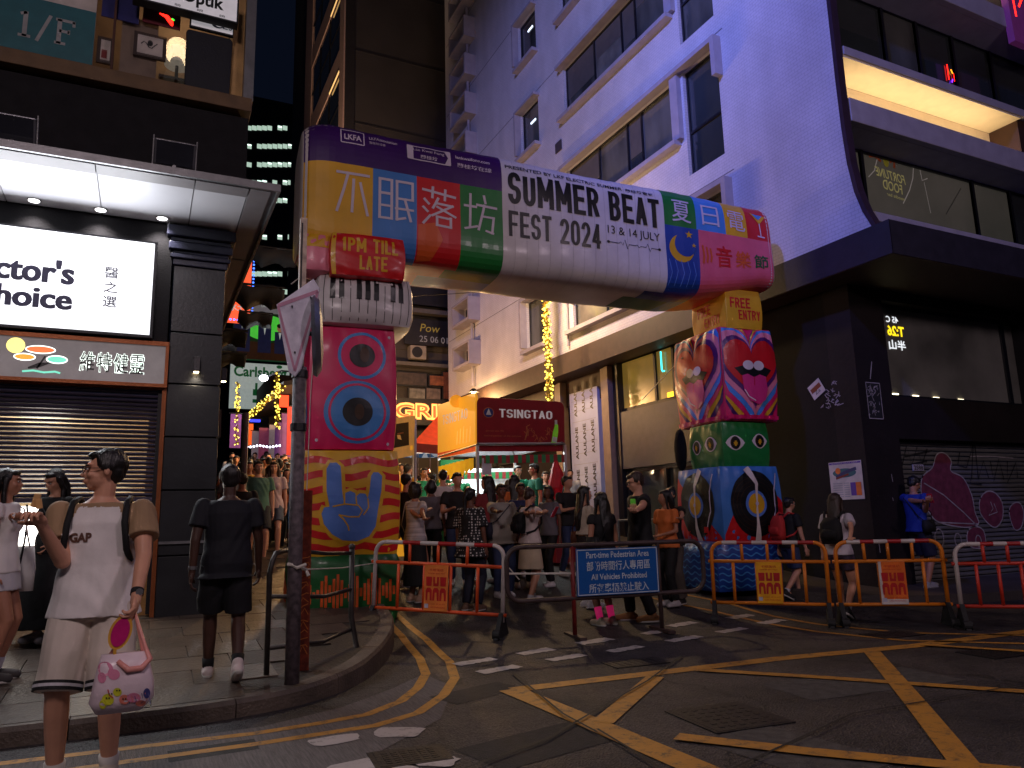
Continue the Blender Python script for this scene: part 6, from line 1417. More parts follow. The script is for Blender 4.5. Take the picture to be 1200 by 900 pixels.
def foot(T, mb_mat, parent, wheel=True):
    MB(T).prism([(-.03, -.22, .0), (-.03, .22, 0), (-.03, .03, .26), (-.03, -.03, .26)], (.05, 0, 0)).build('rubber_foot', mat('black_rubber', (.012, .012, .013), rough=.7), parent)
    if wheel: MB(T).tube([(-.045, -.17, .05), (.035, -.17, .05)], .05, 14).build('wheel', mat('black_rubber', (0, 0, 0)), parent)
def barrier(lab, pa, pb, col, pcol, h=1.02, stripes='rw', inner=None, feet=(1, 1), group='plastic crowd barriers across the side street'):
    A = G(*pa); B = G(*pb); za, zb_ = gz(A.y), gz(B.y); Ln = (Vector((B.x, B.y, 0))-Vector((A.x, A.y, 0))).length; d = (B-A); ang = math.atan2(d.y, d.x)
    t = thing('crowd_barrier', lab, 'barrier', (A.x, A.y, za), ang, group)
    tilt = math.atan2(zb_-za, Ln); T = wmat(t) @ Matrix.Rotation(-tilt, 4, 'Y')
    r = .024; zt = h-r; zm = h*.745; z0 = .235; cr_ = .13
    pts = [(r, 0, .16), (r, 0, zt-cr_)]+[(r+cr_*(1-math.cos(a)), 0, zt-cr_+cr_*math.sin(a)) for a in [PI/2*i/6 for i in range(1, 7)]]
    ptsr = [(Ln-x, y, z) for x, y, z in pts]
    MB(T).tube(pts, r, 10).build('end_post', pcol, t, smooth=True); MB(T).tube(ptsr, r, 10).build('end_post', pcol, t, smooth=True)
    n_ = max(6, int((Ln-2*(r+cr_))/.2)); x0 = r+cr_; w = (Ln-2*x0)/n_
    RW = [sm('barrier_white', (200, 190, 186), rough=.45, var=.15), sm('barrier_red', (170, 26, 30), rough=.45, var=.15)]
    for i in range(n_): MB(T).tube([(x0+w*i, 0, zt), (x0+w*(i+1), 0, zt)], r+(.0 if i % 2 else .0015), 10).build('rail_band', RW[i % 2], t, smooth=False)
    m2 = inner or col
    for z in (zm, z0): MB(T).tube([(-.02, 0, z), (Ln+.02, 0, z)], .021, 8).build('rail', m2, t, smooth=True)
    for x in (.28, .5, .72): MB(T).tube([(Ln*x-.02*(x-.5), 0, zm), (Ln*x, 0, zt)], .019, 8).build('bar', m2, t, smooth=True)
    for x in (.2, .40, .60, .8): MB(T).tube([(Ln*x, 0, z0), (Ln*x, 0, zm)], .019, 8).build('bar', m2, t, smooth=True)
    for x, f in ((.03, feet[0]), (Ln-.03, feet[1])):
        if f: foot(T @ Matrix.Translation((x, 0, 0)), None, t)
    return t, T, Ln, zm, z0
OR = sm('barrier_orange', (226, 84, 34), rough=.45, var=.12); YB_ = sm('barrier_amber', (222, 124, 26), rough=.45, var=.15); WHT = sm('barrier_white', (200, 190, 186), rough=.45, var=.15); RDB = sm('barrier_redorange', (205, 56, 38), rough=.45, var=.12)
b1 = barrier('orange barred plastic barrier with white end posts, leaning left in front of the arch', (434, 736), (591, 747), OR, WHT, h=1.02)
b3 = barrier('amber plastic barrier holding a yellow festival placard, right of the blue sign', (836, 729), (977, 733), YB_, YB_, h=.98)
b4 = barrier('amber plastic barrier holding a white edged placard, in front of the corner pier', (985, 733), (1117, 733), YB_, YB_, h=.98)
b5 = barrier('white posted barrier with red orange bars cut by the right edge of the picture', (1127, 736), (1262, 738), RDB, WHT, h=.94)
def placard(lab, b, x, bg_, edge=None, tilt=0, w=.29, dz=.0):
    t_, T, Ln, zm, z0 = b
    t = thing('festival_placard', lab, 'placard', tuple((T @ Vector((x, 0, .3)))), group='festival placards tied to the barriers'); Tt = T @ Matrix.Translation((x, -.03, (zm+z0)/2+dz)) @ Matrix.Rotation(tilt, 4, 'Y'); h = (zm-z0)/2-.005
    MB(Tt).box(-w/2, w/2, -.006, .006, -h, h).build('board', edge or bg_, t)
    P = Print(); 
    if edge: P.rect(-w/2+.03, w/2, -h+.06, h, bg_, 1)
    R_ = sm('placard_red', (190, 26, 30), rough=.5)
    P.text('不眠落坊', -w*.3, w*.3, h*.72, h*.84, R_, 2); P.text('SUMMER BEAT FEST', -w*.36, w*.36, h*.60, h*.66, R_, 2)
    for cx_ in (-.3, 0, .3): P.poly([(w*(cx_-.13), h*.48), (w*(cx_+.13), h*.48), (w*(cx_+.11), h*.08), (w*(cx_-.11), h*.08)], R_, 2)
    P.rect(-.012*1, .012, h*.2, h*.48, bg_, 3)
    for cx_, s_ in ((-.3, -1), (0, 0), (.3, 1)):
        P.poly([(w*(cx_-.14+.02*(s_ == -1)), -h*.55), (w*(cx_-.06), -h*.55), (w*(cx_-.04), -h*.2), (w*(cx_+.04), -h*.2), (w*(cx_+.06), -h*.55), (w*(cx_+.14), -h*.55), (w*(cx_+.13), -h*.1), (w*cx_+.02, 0), (w*cx_-.02, 0), (w*(cx_-.13), -h*.12)], R_, 2)
    P.text('13 & 14 JULY  1PM TILL LATE', -w*.34, w*.4, -h*.74, -h*.67, R_, 2); P.text('LAN KWAI FONG', -w*.2, w*.4, -h*.87, -h*.80, R_, 2); P.rect(-w*.46, -w*.3, -h*.88, -h*.7, sm('placard_grey', (180, 180, 200)), 2)
    P.build('print', [bg_, R_, sm('placard_grey', (180, 180, 200))], lambda a, b_, o: Tt @ Vector((a, -.006-o, b_)), t, lift=.0012)
placard('orange festival placard tied in the leftmost barrier', b1, b1[2]*.50, sm('placard_orange', (230, 130, 60), rough=.4))
placard('bright yellow festival placard in the barrier before the blue wave base', b3, b3[2]*.50, sm('placard_yellow', (240, 170, 30), rough=.4))
placard('orange placard slipped askew over a white sheet in the barrier by the corner pier', b4, b4[2]*.51, sm('placard_orange2', (225, 110, 40), rough=.4), edge=sm('placard_white', (210, 200, 195)), tilt=.0)

# dark hoop barrier with the blue sign
A = G(674, 747); B = G(776, 740); d = Vector((B.x-A.x, B.y-A.y, 0)); Ln = d.length; ang = math.atan2(d.y, d.x)
t = thing('hoop_barrier', 'dark steel hoop barrier with red legs carrying the blue road sign', 'barrier', (A.x, A.y, gz(A.y)), ang); T = wmat(t)
HB = sm('dark_painted_steel', (66, 50, 48), rough=.5, var=.3, scale=12); HR = sm('dark_red_paint', (120, 26, 26), rough=.5, var=.3, scale=12)
x0, x1, zt, zb_ = -Ln*.72, Ln*1.55, 1.0, .42; cr_ = .16
hp = []
for cx_, cz_, a0 in ((x1-cr_, zt-cr_, 0), (x0+cr_, zt-cr_, PI/2), (x0+cr_, zb_+cr_, PI), (x1-cr_, zb_+cr_, 1.5*PI)):
    for i in range(6): a = a0+PI/2*i/5; hp.append((cx_+cr_*math.cos(a), 0, cz_+cr_*math.sin(a)))
MB(T).tube(hp, .027, 10, closed=True).build('hoop', HB, t, smooth=True)
for x in (0, Ln):
    MB(T).tube([(x, 0, 0), (x, 0, zt)], .025, 10).build('leg', HR if x == 0 else HB, t, smooth=True); MB(T).box(x-.04, x+.04, -.25, .25, 0, .03).build('foot_plate', HB, t)
MB(T).tube([(x0+.02, 0, zb_+.3), (-.01, 0, zb_+.27)], .012).build('tie', ROPE, t)
s = thing('pedestrian_sign', 'blue traffic sign reading Part-time Pedestrian Area on the dark hoop barrier', 'road sign', tuple(T @ Vector((Ln/2, -.04, .7))), ang)
SBL = sm('sign_blue', (24, 92, 170), rough=.35, var=.05); SWH = sm('sign_white', (205, 215, 220), rough=.4)
sx0, sx1, sz0, sz1 = .03, Ln-.03, .44, .955
MB(T).box(sx0, sx1, -.05, -.035, sz0, sz1).build('plate', SBL, s)
P = Print(); m_ = .012
for pa, pb in (((sx0+m_, sz0+m_), (sx1-m_, sz0+m_)), ((sx1-m_, sz0+m_), (sx1-m_, sz1-m_)), ((sx1-m_, sz1-m_), (sx0+m_, sz1-m_)), ((sx0+m_, sz1-m_), (sx0+m_, sz0+m_))): P.line([pa, pb], .010, SWH, 1)
w = sx1-sx0
P.text('Part-time Pedestrian Area', sx0+w*.12, sx1-w*.11, sz1-.105, sz1-.035, SWH, 1, .012); P.text('部份時間行人專用區', sx0+w*.12, sx1-w*.10, sz1-.245, sz1-.14, SWH, 1, .008)
P.text('All Vehicles Prohibited', sx0+w*.17, sx1-w*.15, sz1-.345, sz1-.28, SWH, 1, .012); P.text('所有車輛禁止駛入', sx0+w*.14, sx1-w*.13, sz0+.03, sz0+.13, SWH, 1, .008)
rr = random.Random(6)
for i in range(7): x = sx0+w*(.24+.05*i); P.line([(x, sz0+rr.uniform(.03, .12)), (x+rr.uniform(-.05, .05), sz0+rr.uniform(.04, .13)), (x+.04, sz0+rr.uniform(.04, .1))], .016, SBL, 2)
P.ell(sx0+w*.22, sz1-.2, .022, .05, SBL, 2)
P.build('lettering', [SBL, SWH], lambda a, b_, o: T @ Vector((a, -.05-o, b_)), s, lift=.0015)
# low rope between arch base and barrier
t = thing('white_rope', 'thin white rope tied between the orange barrier and the sign post', 'rope', G(400, 690)); a = b1[1] @ Vector((0, 0, .74)); MB().tube([a, a.lerp(Vector((bx_, by_, 1.0)), .5)-Vector((0, 0, .03)), (bx_+.05, by_-.03, .98)], .006, 5).build('cord', ROPE, t)
t = thing('white_cable_tie', 'short white cord lashing the orange barrier to the hoop barrier', 'rope', tuple(b1[1] @ Vector((b1[2], 0, .7)))); a = b1[1] @ Vector((b1[2], 0, .76)); c = T @ Vector((x0+.03, 0, .78)); MB().tube([a, c, c+Vector((.12, 0, -.13))], .007, 5).build('cord', ROPE, t)
wb_ = thing('low_metal_railing', 'faint metal queue railing beside the black wall behind the group', 'railing', (8.9, 10.3, .3)); MB().tube([(8.2, 12.2, 1.25), (9.6, 10.4, 1.25)], .02).build('rail', STEEL, wb_); MB().tube([(8.2, 12.2, .45), (8.2, 12.2, 1.25)], .02).build('post', STEEL, wb_); MB().tube([(9.6, 10.4, .3), (9.6, 10.4, 1.25)], .02).build('post', STEEL, wb_)
# ================================================================== BOOTHS
def board4(name, lab, cat, c4, m, draw=None, mats=None, th=.05, rnd=.12, parent=None):
    """c4: TL, TR, BR, BL world points"""
    TL, TR, BR, BL = [Vector(c) for c in c4]; nrm = (TR-TL).cross(BL-TL).normalized(); nrm = nrm if nrm.dot(CAM0-TL) > 0 else -nrm
    def f(u, v, o=0): return (BL.lerp(BR, u)).lerp(TL.lerp(TR, u), v)+nrm*o
    w = (TR-TL).length; h = (TL-BL).length
    pl = [(0, 0), (1, 0)]+[(1-rnd/w*(1-math.cos(a)), 1-rnd/h*(1-math.sin(a))) for a in [PI/2*i/5 for i in range(6)]]+[(rnd/w*(1-math.sin(a)), 1-rnd/h*(1-math.cos(a))) for a in [PI/2*i/5 for i in range(6)]]
    t = parent or thing(name, lab, cat, BL.lerp(BR, .5)); pts = [f(u, v) for u, v in pl]
    o = MB().prism(pts, -nrm*th).build('board_panel' if parent else 'panel', m, t)
    if draw:
        P = Print(); draw(P); P.build('print', mats, f, t if not parent else o, lift=.004)
    return t
TR_ = sm('booth_red', (120, 14, 26), rough=.4, var=.12, emit=.04, bump=.03); TY = sm('booth_yellow', (246, 160, 26), rough=.45, var=.06, emit=.38, ecol=(1, .45, .03), bump=0); TG = sm('booth_green', (20, 130, 70), rough=.5, var=.1); TW = sm('booth_white', (225, 222, 225), rough=.5, emit=.12, bump=0)  # glow in booth yellow stands in for warm light on its board
BLE = sm('emblem_blue', (40, 56, 130), rough=.4); LGR = sm('faded_gold_line', (170, 100, 60), rough=.5); BOT = sm('bottle_green', (120, 190, 50), rough=.3, emit=.15, bump=0)
booth = thing('beer_booth', 'beer booth with a dark red TSINGTAO board in front and a yellow one beside it', 'booth', atd(610, 640, 14))
dA, dB, dC = 14.0, 14.3, 16.4
def dragon(P):
    P.block('TSINGTAO', .25, .86, .64, .80, TW, 1, .32, .16)
    P.ell(.13, .72, .062, .10, LGR, 1); P.ell(.13, .72, .052, .085, BLE, 2); P.poly([(.10, .68), (.16, .68), (.13, .80)], SWH, 3)
    P.text('pure beer since 1903', .10, .30, .36, .40, LGR, 1); P.text('festival partner of the summer', .08, .50, .27, .31, LGR, 1)
    rr = random.Random(9)
    for k in range(26):
        a = k/26; cx_, cy_ = .55+.33*a, .30+.10*math.sin(a*9); P.line([(cx_, cy_), (cx_+.03*math.cos(k), cy_+.07*math.sin(k*1.7)), (cx_-.02, cy_+.09*math.cos(k*2.3))], .007, LGR, 1)
    P.line([(.54, .22), (.57, .36), (.56, .48), (.60, .52)], .012, LGR, 1); P.line([(.60, .10), (.75, .16), (.90, .12)], .012, LGR, 1)
    P.poly([(.84, .14), (.90, .12), (.925, .40), (.925, .52), (.90, .62), (.885, .62), (.885, .50), (.865, .40)], BOT, 2); P.rect(.885, .915, .54, .63, SWH, 3); P.poly([(.85, .20), (.905, .18), (.91, .28), (.86, .3)], SWH, 3)
bd = MB()
board4('x', '', '', [atd(559, 465, dA), atd(661, 471, dB), atd(662, 529, dB), atd(559, 529, dA)], TR_, dragon, [TW, LGR, BLE, SWH, BOT], parent=booth)
def yb(P):
    P.block('TSINGTAO', .15, .82, .60, .78, TW, 1, .27, .16); P.rect(0, 1, 0, .10, sm('booth_orange', (225, 80, 30), emit=.25, bump=0), 1)
    for k in range(5): P.line([(.55+.08*k, .18), (.57+.08*k, .42+.03*(k % 3))], .02, sm('pale_amber', (255, 200, 110), emit=.3, bump=0), 1)
board4('x', '', '', [atd(513, 475, dC), atd(557, 460, dA+.05), atd(557, 529, dA+.05), atd(513, 537, dC)], TY, yb, [TW, sm('booth_orange', (225, 80, 30), emit=.25, bump=0), sm('pale_amber', (255, 200, 110), emit=.3, bump=0)], parent=booth)
MB().tube([atd(535, 470, 15.0), atd(535, 470, 15.0)+Vector((0, .05, 0))], .13, 24).build('round_emblem', TY, booth)
pg_ = [atd(559, 500, dA), atd(661, 500, dB), atd(514, 500, dC)]
back = pg_[1]+(pg_[2]-pg_[0]); pg_.append(back)
zt_ = atd(559, 529, dA).z
for p in pg_: MB().box(p.x-.025, p.x+.025, p.y-.02, p.y+.03, gz(p.y), zt_+.1).build('tent_pole', sm('white_tent_pole', (190, 190, 195), rough=.4, metal=.3), booth)
apex = sum(pg_, Vector())/4; apex.z = zt_+1.0
mb = MB()
qq = [Vector((p.x, p.y, zt_+.12)) for p in (pg_[0], pg_[1], pg_[3], pg_[2])]
for i in range(4): mb.add([qq[i], qq[(i+1) % 4], apex], [(0, 1, 2)])
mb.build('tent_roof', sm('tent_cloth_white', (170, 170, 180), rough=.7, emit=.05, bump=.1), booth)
for i in range(4): a, b = qq[i], qq[(i+1) % 4]; MB().tube([a, b], .02).build('roof_truss', STEEL, booth); MB().tube([a, apex-Vector((0, 0, .05))], .018).build('roof_truss', STEEL, booth)
lamp('booth_light', 'POINT', apex-Vector((0, 0, .75)), 55, (.9, 1, .95), booth, .2)
# counter and back bar
p0 = Vector((pg_[0].x, pg_[0].y, 0)); e1 = Vector((pg_[1].x-pg_[0].x, pg_[1].y-pg_[0].y, 0)); e2 = Vector((pg_[2].x-pg_[0].x, pg_[2].y-pg_[0].y, 0))
def bp_(u, v, z): q = p0+e1*u+e2*v; return Vector((q.x, q.y, gz(q.y)+z))
def obox(u0, u1, v0, v1, z0, z1, m, name, par):
    zb_ = gz(p0.y); a, b, c, d_ = [p0+e1*u+e2*v for u, v in ((u0, v0), (u1, v0), (u1, v1), (u0, v1))]
    return MB().prism([Vector((q.x, q.y, zb_+z0)) for q in (a, b, c, d_)], (0, 0, z1-z0)).build(name, m, par)
obox(.78, 1.0, -.12, .10, 0, 1.0, TR_, 'counter', booth); obox(0, .78, .25, .4, .05, .95, TR_, 'counter', booth); obox(-.02, 1.02, .24, .42, .95, .99, TW, 'counter_top', booth)
obox(.0, .3, .95, 1.0, .3, 2.1, TG, 'back_panel', booth); obox(.3, 1, .96, 1.0, .2, 1.9, sm('cool_white_panel', (220, 225, 230), emit=.25, bump=0), 'back_panel', booth)
for u in (.12, .34): obox(u, u+.16, .93, .95, 1.35, 1.9, sm('bright_window', (235, 250, 255), emit=3, bump=0), 'lit_panel', booth)
bcols = [TG, sm('bunting_red', (150, 26, 34), rough=.6)]
for i in range(22):
    u = (i+.5)/22
    for v, dz in ((0, -.08), (.9, -.25)):
        q = bp_(u, v, 0); q.z = zt_+dz; r_ = e1.normalized()*.042
        MB().add([q-r_, q+r_, q+r_*.95-Vector((0, 0, .15)), q-r_*.95-Vector((0, 0, .15))], [(0, 3, 2, 1)]).build('bunting_flag', bcols[i % 2], booth)
for i in range(9):
    q = bp_(-.02, .05+.1*i, 0); q.z = zt_-.12; MB().add([q, q+Vector((-.06, .09, -.0)), q+Vector((-.05, .08, -.26-.05*(i % 3))), q+Vector((0, .0, -.2))], [(0, 1, 2, 3)]).build('bunting_flag', sm('bunting_yellow', (240, 180, 30), emit=.25, bump=0), booth)
t = thing('furled_red_cloth', 'crumpled red cloth hanging from the right booth pole', 'cloth', bp_(.95, 0, 1.6)); c = atd(652, 562, 14.1); MB().loft([((c.x, c.y, c.z-.38), .05, .05), ((c.x-.02, c.y, c.z-.15), .16, .1), ((c.x+.02, c.y, c.z+.1), .14, .09), ((c.x, c.y, c.z+.35), .04, .04)], n=9).build('cloth', sm('bright_red_cloth', (200, 24, 44), rough=.55), t)
t = thing('notice_sheet', 'white notice sheet tied to the left booth pole', 'notice', atd(569, 545, 13.9)); a = atd(565, 537, 13.9); b = atd(577, 556, 13.9); MB().box(a.x, b.x, a.y, a.y+.02, b.z, a.z).build('sheet', sm('grey_paper', (185, 185, 200)), t)
for i, (u, lab) in enumerate(((.08, 'first of three beer bottles on the booth counter from the left'), (.14, 'middle one of three beer bottles on the booth counter'), (.20, 'third of three beer bottles on the booth counter from the left'))):
    q = bp_(u, .3, .99); q.z = gz(p0.y)+.99; t = thing('beer_bottle', lab, 'bottle', q, group='bottles on the booth counter'); MB().loft([((q.x, q.y, q.z), .035, .035), ((q.x, q.y, q.z+.15), .035, .035), ((q.x, q.y, q.z+.2), .014, .014), ((q.x, q.y, q.z+.27), .014, .014)], n=10).build('bottle', sm('pale_bottle', (190, 180, 140), rough=.2), t)
# second booth at the left behind the arch pillar
t2 = thing('food_booth', 'second booth with a pale yellow sign board behind the left arch pillar', 'booth', atd(470, 640, 13))
def yb2(P): P.rect(.22, .78, .28, .86, sm('booth_cream', (226, 190, 130), emit=.2, bump=0), 1); P.ell(.86, .2, .05, .06, TY, 1); P.rect(.4, .6, .6, .63, LGR, 2)
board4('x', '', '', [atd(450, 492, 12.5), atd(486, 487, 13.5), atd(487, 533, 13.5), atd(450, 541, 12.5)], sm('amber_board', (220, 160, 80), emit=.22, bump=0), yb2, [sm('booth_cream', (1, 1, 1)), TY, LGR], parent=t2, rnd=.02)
for px, dep in ((487, 13.5), (452, 12.5)): p = atd(px, 500, dep); MB().box(p.x-.02, p.x+.02, p.y, p.y+.04, gz(p.y), atd(px, 490, dep).z).build('tent_pole', sm('white_tent_pole', (0, 0, 0)), t2)
c = atd(468, 590, 14.5); zb_ = gz(c.y)
MB().box(c.x-.6, c.x+.1, c.y, c.y+.5, zb_, zb_+1.0).build('counter', TY, t2)
lamp('booth_light', 'POINT', (c.x-.1, c.y-.2, zb_+2.4), 26, (1, .72, .35), t2, .1)
for k, (px, py) in enumerate(((463, 560), (470, 575), (476, 568), (466, 590), (473, 600))):
    p = atd(px, py, 14.2); th = thing('stall_goods', ['yellow carton on the second booth', 'amber bag of snacks on the second booth', 'orange flag on the second booth', 'yellow crate below the second booth counter', 'dark yellow box low in the second booth'][k], 'carton', p); MB().box(p.x-.09, p.x+.09, p.y-.05, p.y+.05, p.z-.12, p.z+.12).build('carton', [TY, sm('snack_orange', (215, 110, 30)), TY, sm('crate_yellow', (210, 160, 30)), sm('snack_orange', (1, 1, 1))][k], th, bevel=.01)
p = atd(468, 612, 12.6); t = thing('cooler_box', 'white cooler box under the second booth beside the arch pillar', 'cooler', p); MB().box(p.x-.16, p.x+.16, p.y-.12, p.y+.12, p.z-.2, p.z+.2).build('tub', sm('cooler_white', (200, 195, 215)), t, bevel=.02); MB().box(p.x-.17, p.x+.17, p.y-.13, p.y+.13, p.z+.2, p.z+.26).build('lid', sm('cooler_white', (1, 1, 1)), t, bevel=.02)
# orange canopy tent between the two
t3 = thing('orange_tent', 'orange red canopy tent between the two booths', 'tent', atd(500, 600, 19))
A_, B_, C_ = atd(484, 519, 18), atd(530, 523, 18.5), atd(518, 482, 20)
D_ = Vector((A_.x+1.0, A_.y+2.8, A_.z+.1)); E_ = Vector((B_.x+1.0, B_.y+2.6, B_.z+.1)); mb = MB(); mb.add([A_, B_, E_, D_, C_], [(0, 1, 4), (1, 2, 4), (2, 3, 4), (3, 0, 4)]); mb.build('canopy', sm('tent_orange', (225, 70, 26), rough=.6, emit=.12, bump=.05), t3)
for a, b in ((A_, B_), (B_, E_), (D_, A_)): MB().add([a, b, b-Vector((0, 0, .22)), a-Vector((0, 0, .22))], [(0, 3, 2, 1)]).build('valance', sm('tent_red', (120, 22, 22), rough=.6), t3)
for p in (A_, B_, D_, E_): MB().tube([(p.x, p.y, gz(p.y)), p], .025).build('tent_pole', sm('white_tent_pole', (0, 0, 0)), t3)
lamp('tent_light', 'POINT', (A_+B_)/2+Vector((.5, 1, -.6)), 60, (1, .7, .4), t3, .1)
for k, (px, lab) in enumerate(((490, 'blue white parasol under the orange tent, left'), (504, 'blue white parasol under the orange tent, right'))):
    c = atd(px, 530, 22); t = thing('striped_parasol', lab, 'parasol', c); mb = MB(); n_ = 12
    for i in range(n_):
        a0, a1 = 2*PI*i/n_, 2*PI*(i+1)/n_; mb.add([c+Vector((0, 0, .3)), c+Vector((.75*math.cos(a0), .75*math.sin(a0), -.1)), c+Vector((.75*math.cos(a1), .75*math.sin(a1), -.1))], [(0, 1, 2)], i % 2)
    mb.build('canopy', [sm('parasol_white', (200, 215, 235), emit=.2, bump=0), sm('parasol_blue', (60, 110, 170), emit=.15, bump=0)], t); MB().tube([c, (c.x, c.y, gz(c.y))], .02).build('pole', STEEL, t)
# ================================================================== PEOPLE
SKN = {'light': (205, 150, 122), 'tan': (172, 118, 92), 'brown': (112, 72, 54), 'dark': (70, 44, 34), 'fair': (222, 170, 145)}
def skin(k): return sm('skin_'+k, SKN[k], rough=.5, var=.08, scale=9, bump=.05, bscale=120)
def cloth(k, c, **kw): return sm('cloth_'+k, c, rough=kw.pop('rough', .8), var=kw.pop('var', .12), scale=kw.pop('scale', 5), bump=kw.pop('bump', .35), bscale=kw.pop('bscale', 7), **kw)
HAIR = mat('hair_black', (.010, .008, .008), rough=.42, var=.4, scale=30, stretch=(1, 1, .12), bump=.5, bscale=70)
HAIRB = mat('hair_brown', (.035, .018, .012), rough=.42, var=.4, scale=30, stretch=(1, 1, .12), bump=.5, bscale=70)
EYEW = sm('eye_white', (210, 205, 200), rough=.3, bump=0); EYEB = mat('eye_dark', (.01, .008, .008), rough=.15, bump=0); LIP = sm('lip', (150, 76, 70), rough=.5, bump=0)
def remesh(mb, vox, smooth=3):
    me = bpy.data.meshes.new('r'); me.from_pydata([tuple(v) for v in mb.v], [], mb.f); o = bpy.data.objects.new('r', me); COL.objects.link(o)
    m = o.modifiers.new('r', 'REMESH'); m.mode = 'VOXEL'; m.voxel_size = vox; m.use_smooth_shade = True
    if smooth: s = o.modifiers.new('s', 'SMOOTH'); s.iterations = smooth; s.factor = .5
    out = bpy.data.meshes.new_from_object(o.evaluated_get(bpy.context.evaluated_depsgraph_get())); bpy.data.objects.remove(o); bpy.data.meshes.remove(me)
    return out
def addpart(name, me, mats, par):
    me.materials.clear()
    for m in (mats if isinstance(mats, (list, tuple)) else [mats]): me.materials.append(m)
    amp = {'hair': (.0055, 75, 75, 16), 'shirt': (.0065, 13, 13, 7), 'shorts': (.007, 12, 12, 8), 'trousers': (.006, 14, 14, 10), 'skirt': (.006, 16, 16, 3)}.get(name)
    if amp:
        n_ = len(me.vertices); co = np.empty(n_*3); no = np.empty(n_*3); me.vertices.foreach_get('co', co); me.vertices.foreach_get('normal', no); co = co.reshape(-1, 3); no = no.reshape(-1, 3)
        rg_ = np.random.default_rng(len(SC.objects)); a = np.zeros(n_)
        for k in range(5):
            d_ = rg_.normal(size=3)*np.array(amp[1:])*(.7+.5*k/2); a += np.sin(co @ d_+rg_.uniform(0, 6)+1.3*np.sin(co @ (rg_.normal(size=3)*np.array(amp[1:])*.6)))/(1+.35*k)
        if name in ('shirt', 'shorts', 'trousers'): a += 1.3*np.sin((co[:, 0]*.8+co[:, 2])*38+3*np.sin(co[:, 0]*14+co[:, 1]*9)+rg_.uniform(0, 6))*np.clip(np.sin(co[:, 2]*9+co[:, 0]*7+rg_.uniform(0, 6)), 0, 1)
        me.vertices.foreach_set('co', (co+no*(a*amp[0]*.42)[:, None]).ravel())
    me.name = name; return link(name, me, par)
def ik(S, T, a, b, pole):
    S = Vector(S); T = Vector(T); d = T-S; L = min(d.length, (a+b)*.995); d.normalize(); T = S+d*L
    x = (a*a-b*b+L*L)/(2*L); h = math.sqrt(max(0, a*a-x*x)); p = Vector(pole); p = p-d*p.dot(d); p.normalize()
    return S+d*x+p*h, T
def hand_mesh(mb, W_, d, n, s, side, curl=.5, size=1.0, fingers=True):
    """W_ wrist, d finger direction, n palm normal; thumb on the `side` of d x n"""
    d = d.normalized(); n = (n-d*n.dot(d)).normalized(); u = d.cross(n)*side
    R3 = Matrix((u, d, n)).transposed()
    mb.cap(W_-d*.01, W_+d*.03, .024*size, .026*size)
    mb.ell(W_+d*.05*size, (.041*size, .052*size, .019*size), Rm=R3, n=12)
    if not fingers: mb.ell(W_+d*.10*size+n*.02*curl, (.036*size, .05*size, .018*size), Rm=R3); return
    for i, (off, ln) in enumerate(((.030, .070), (.010, .078), (-.010, .073), (-.029, .058))):
        b = W_+d*.088*size+u*off*size; c_ = curl*(1+.12*i); p = b; an = c_*.5; pts = [b]
        for k in range(3):
            dd = d*math.cos(an)+n*math.sin(an)+u*off*.6; p = p+dd.normalized()*ln*size*(.42, .33, .25)[k]; pts.append(p.copy()); an += c_*.75
        for k in range(3): mb.cap(pts[k], pts[k+1], (.0098-.0009*k)*size, (.0092-.0011*k)*size, n=7)
    b = W_+d*.03*size+u*.032*size; e1_ = b+(u*.6+d*.6+n*.35*(.3+curl)).normalized()*.040*size; e2_ = e1_+(d*.8+u*.15+n*.5*(.2+curl)).normalized()*.032*size
    mb.cap(b-u*.012, e1_, .014*size, .011*size, n=7); mb.cap(e1_, e2_, .011*size, .009*size, n=7)

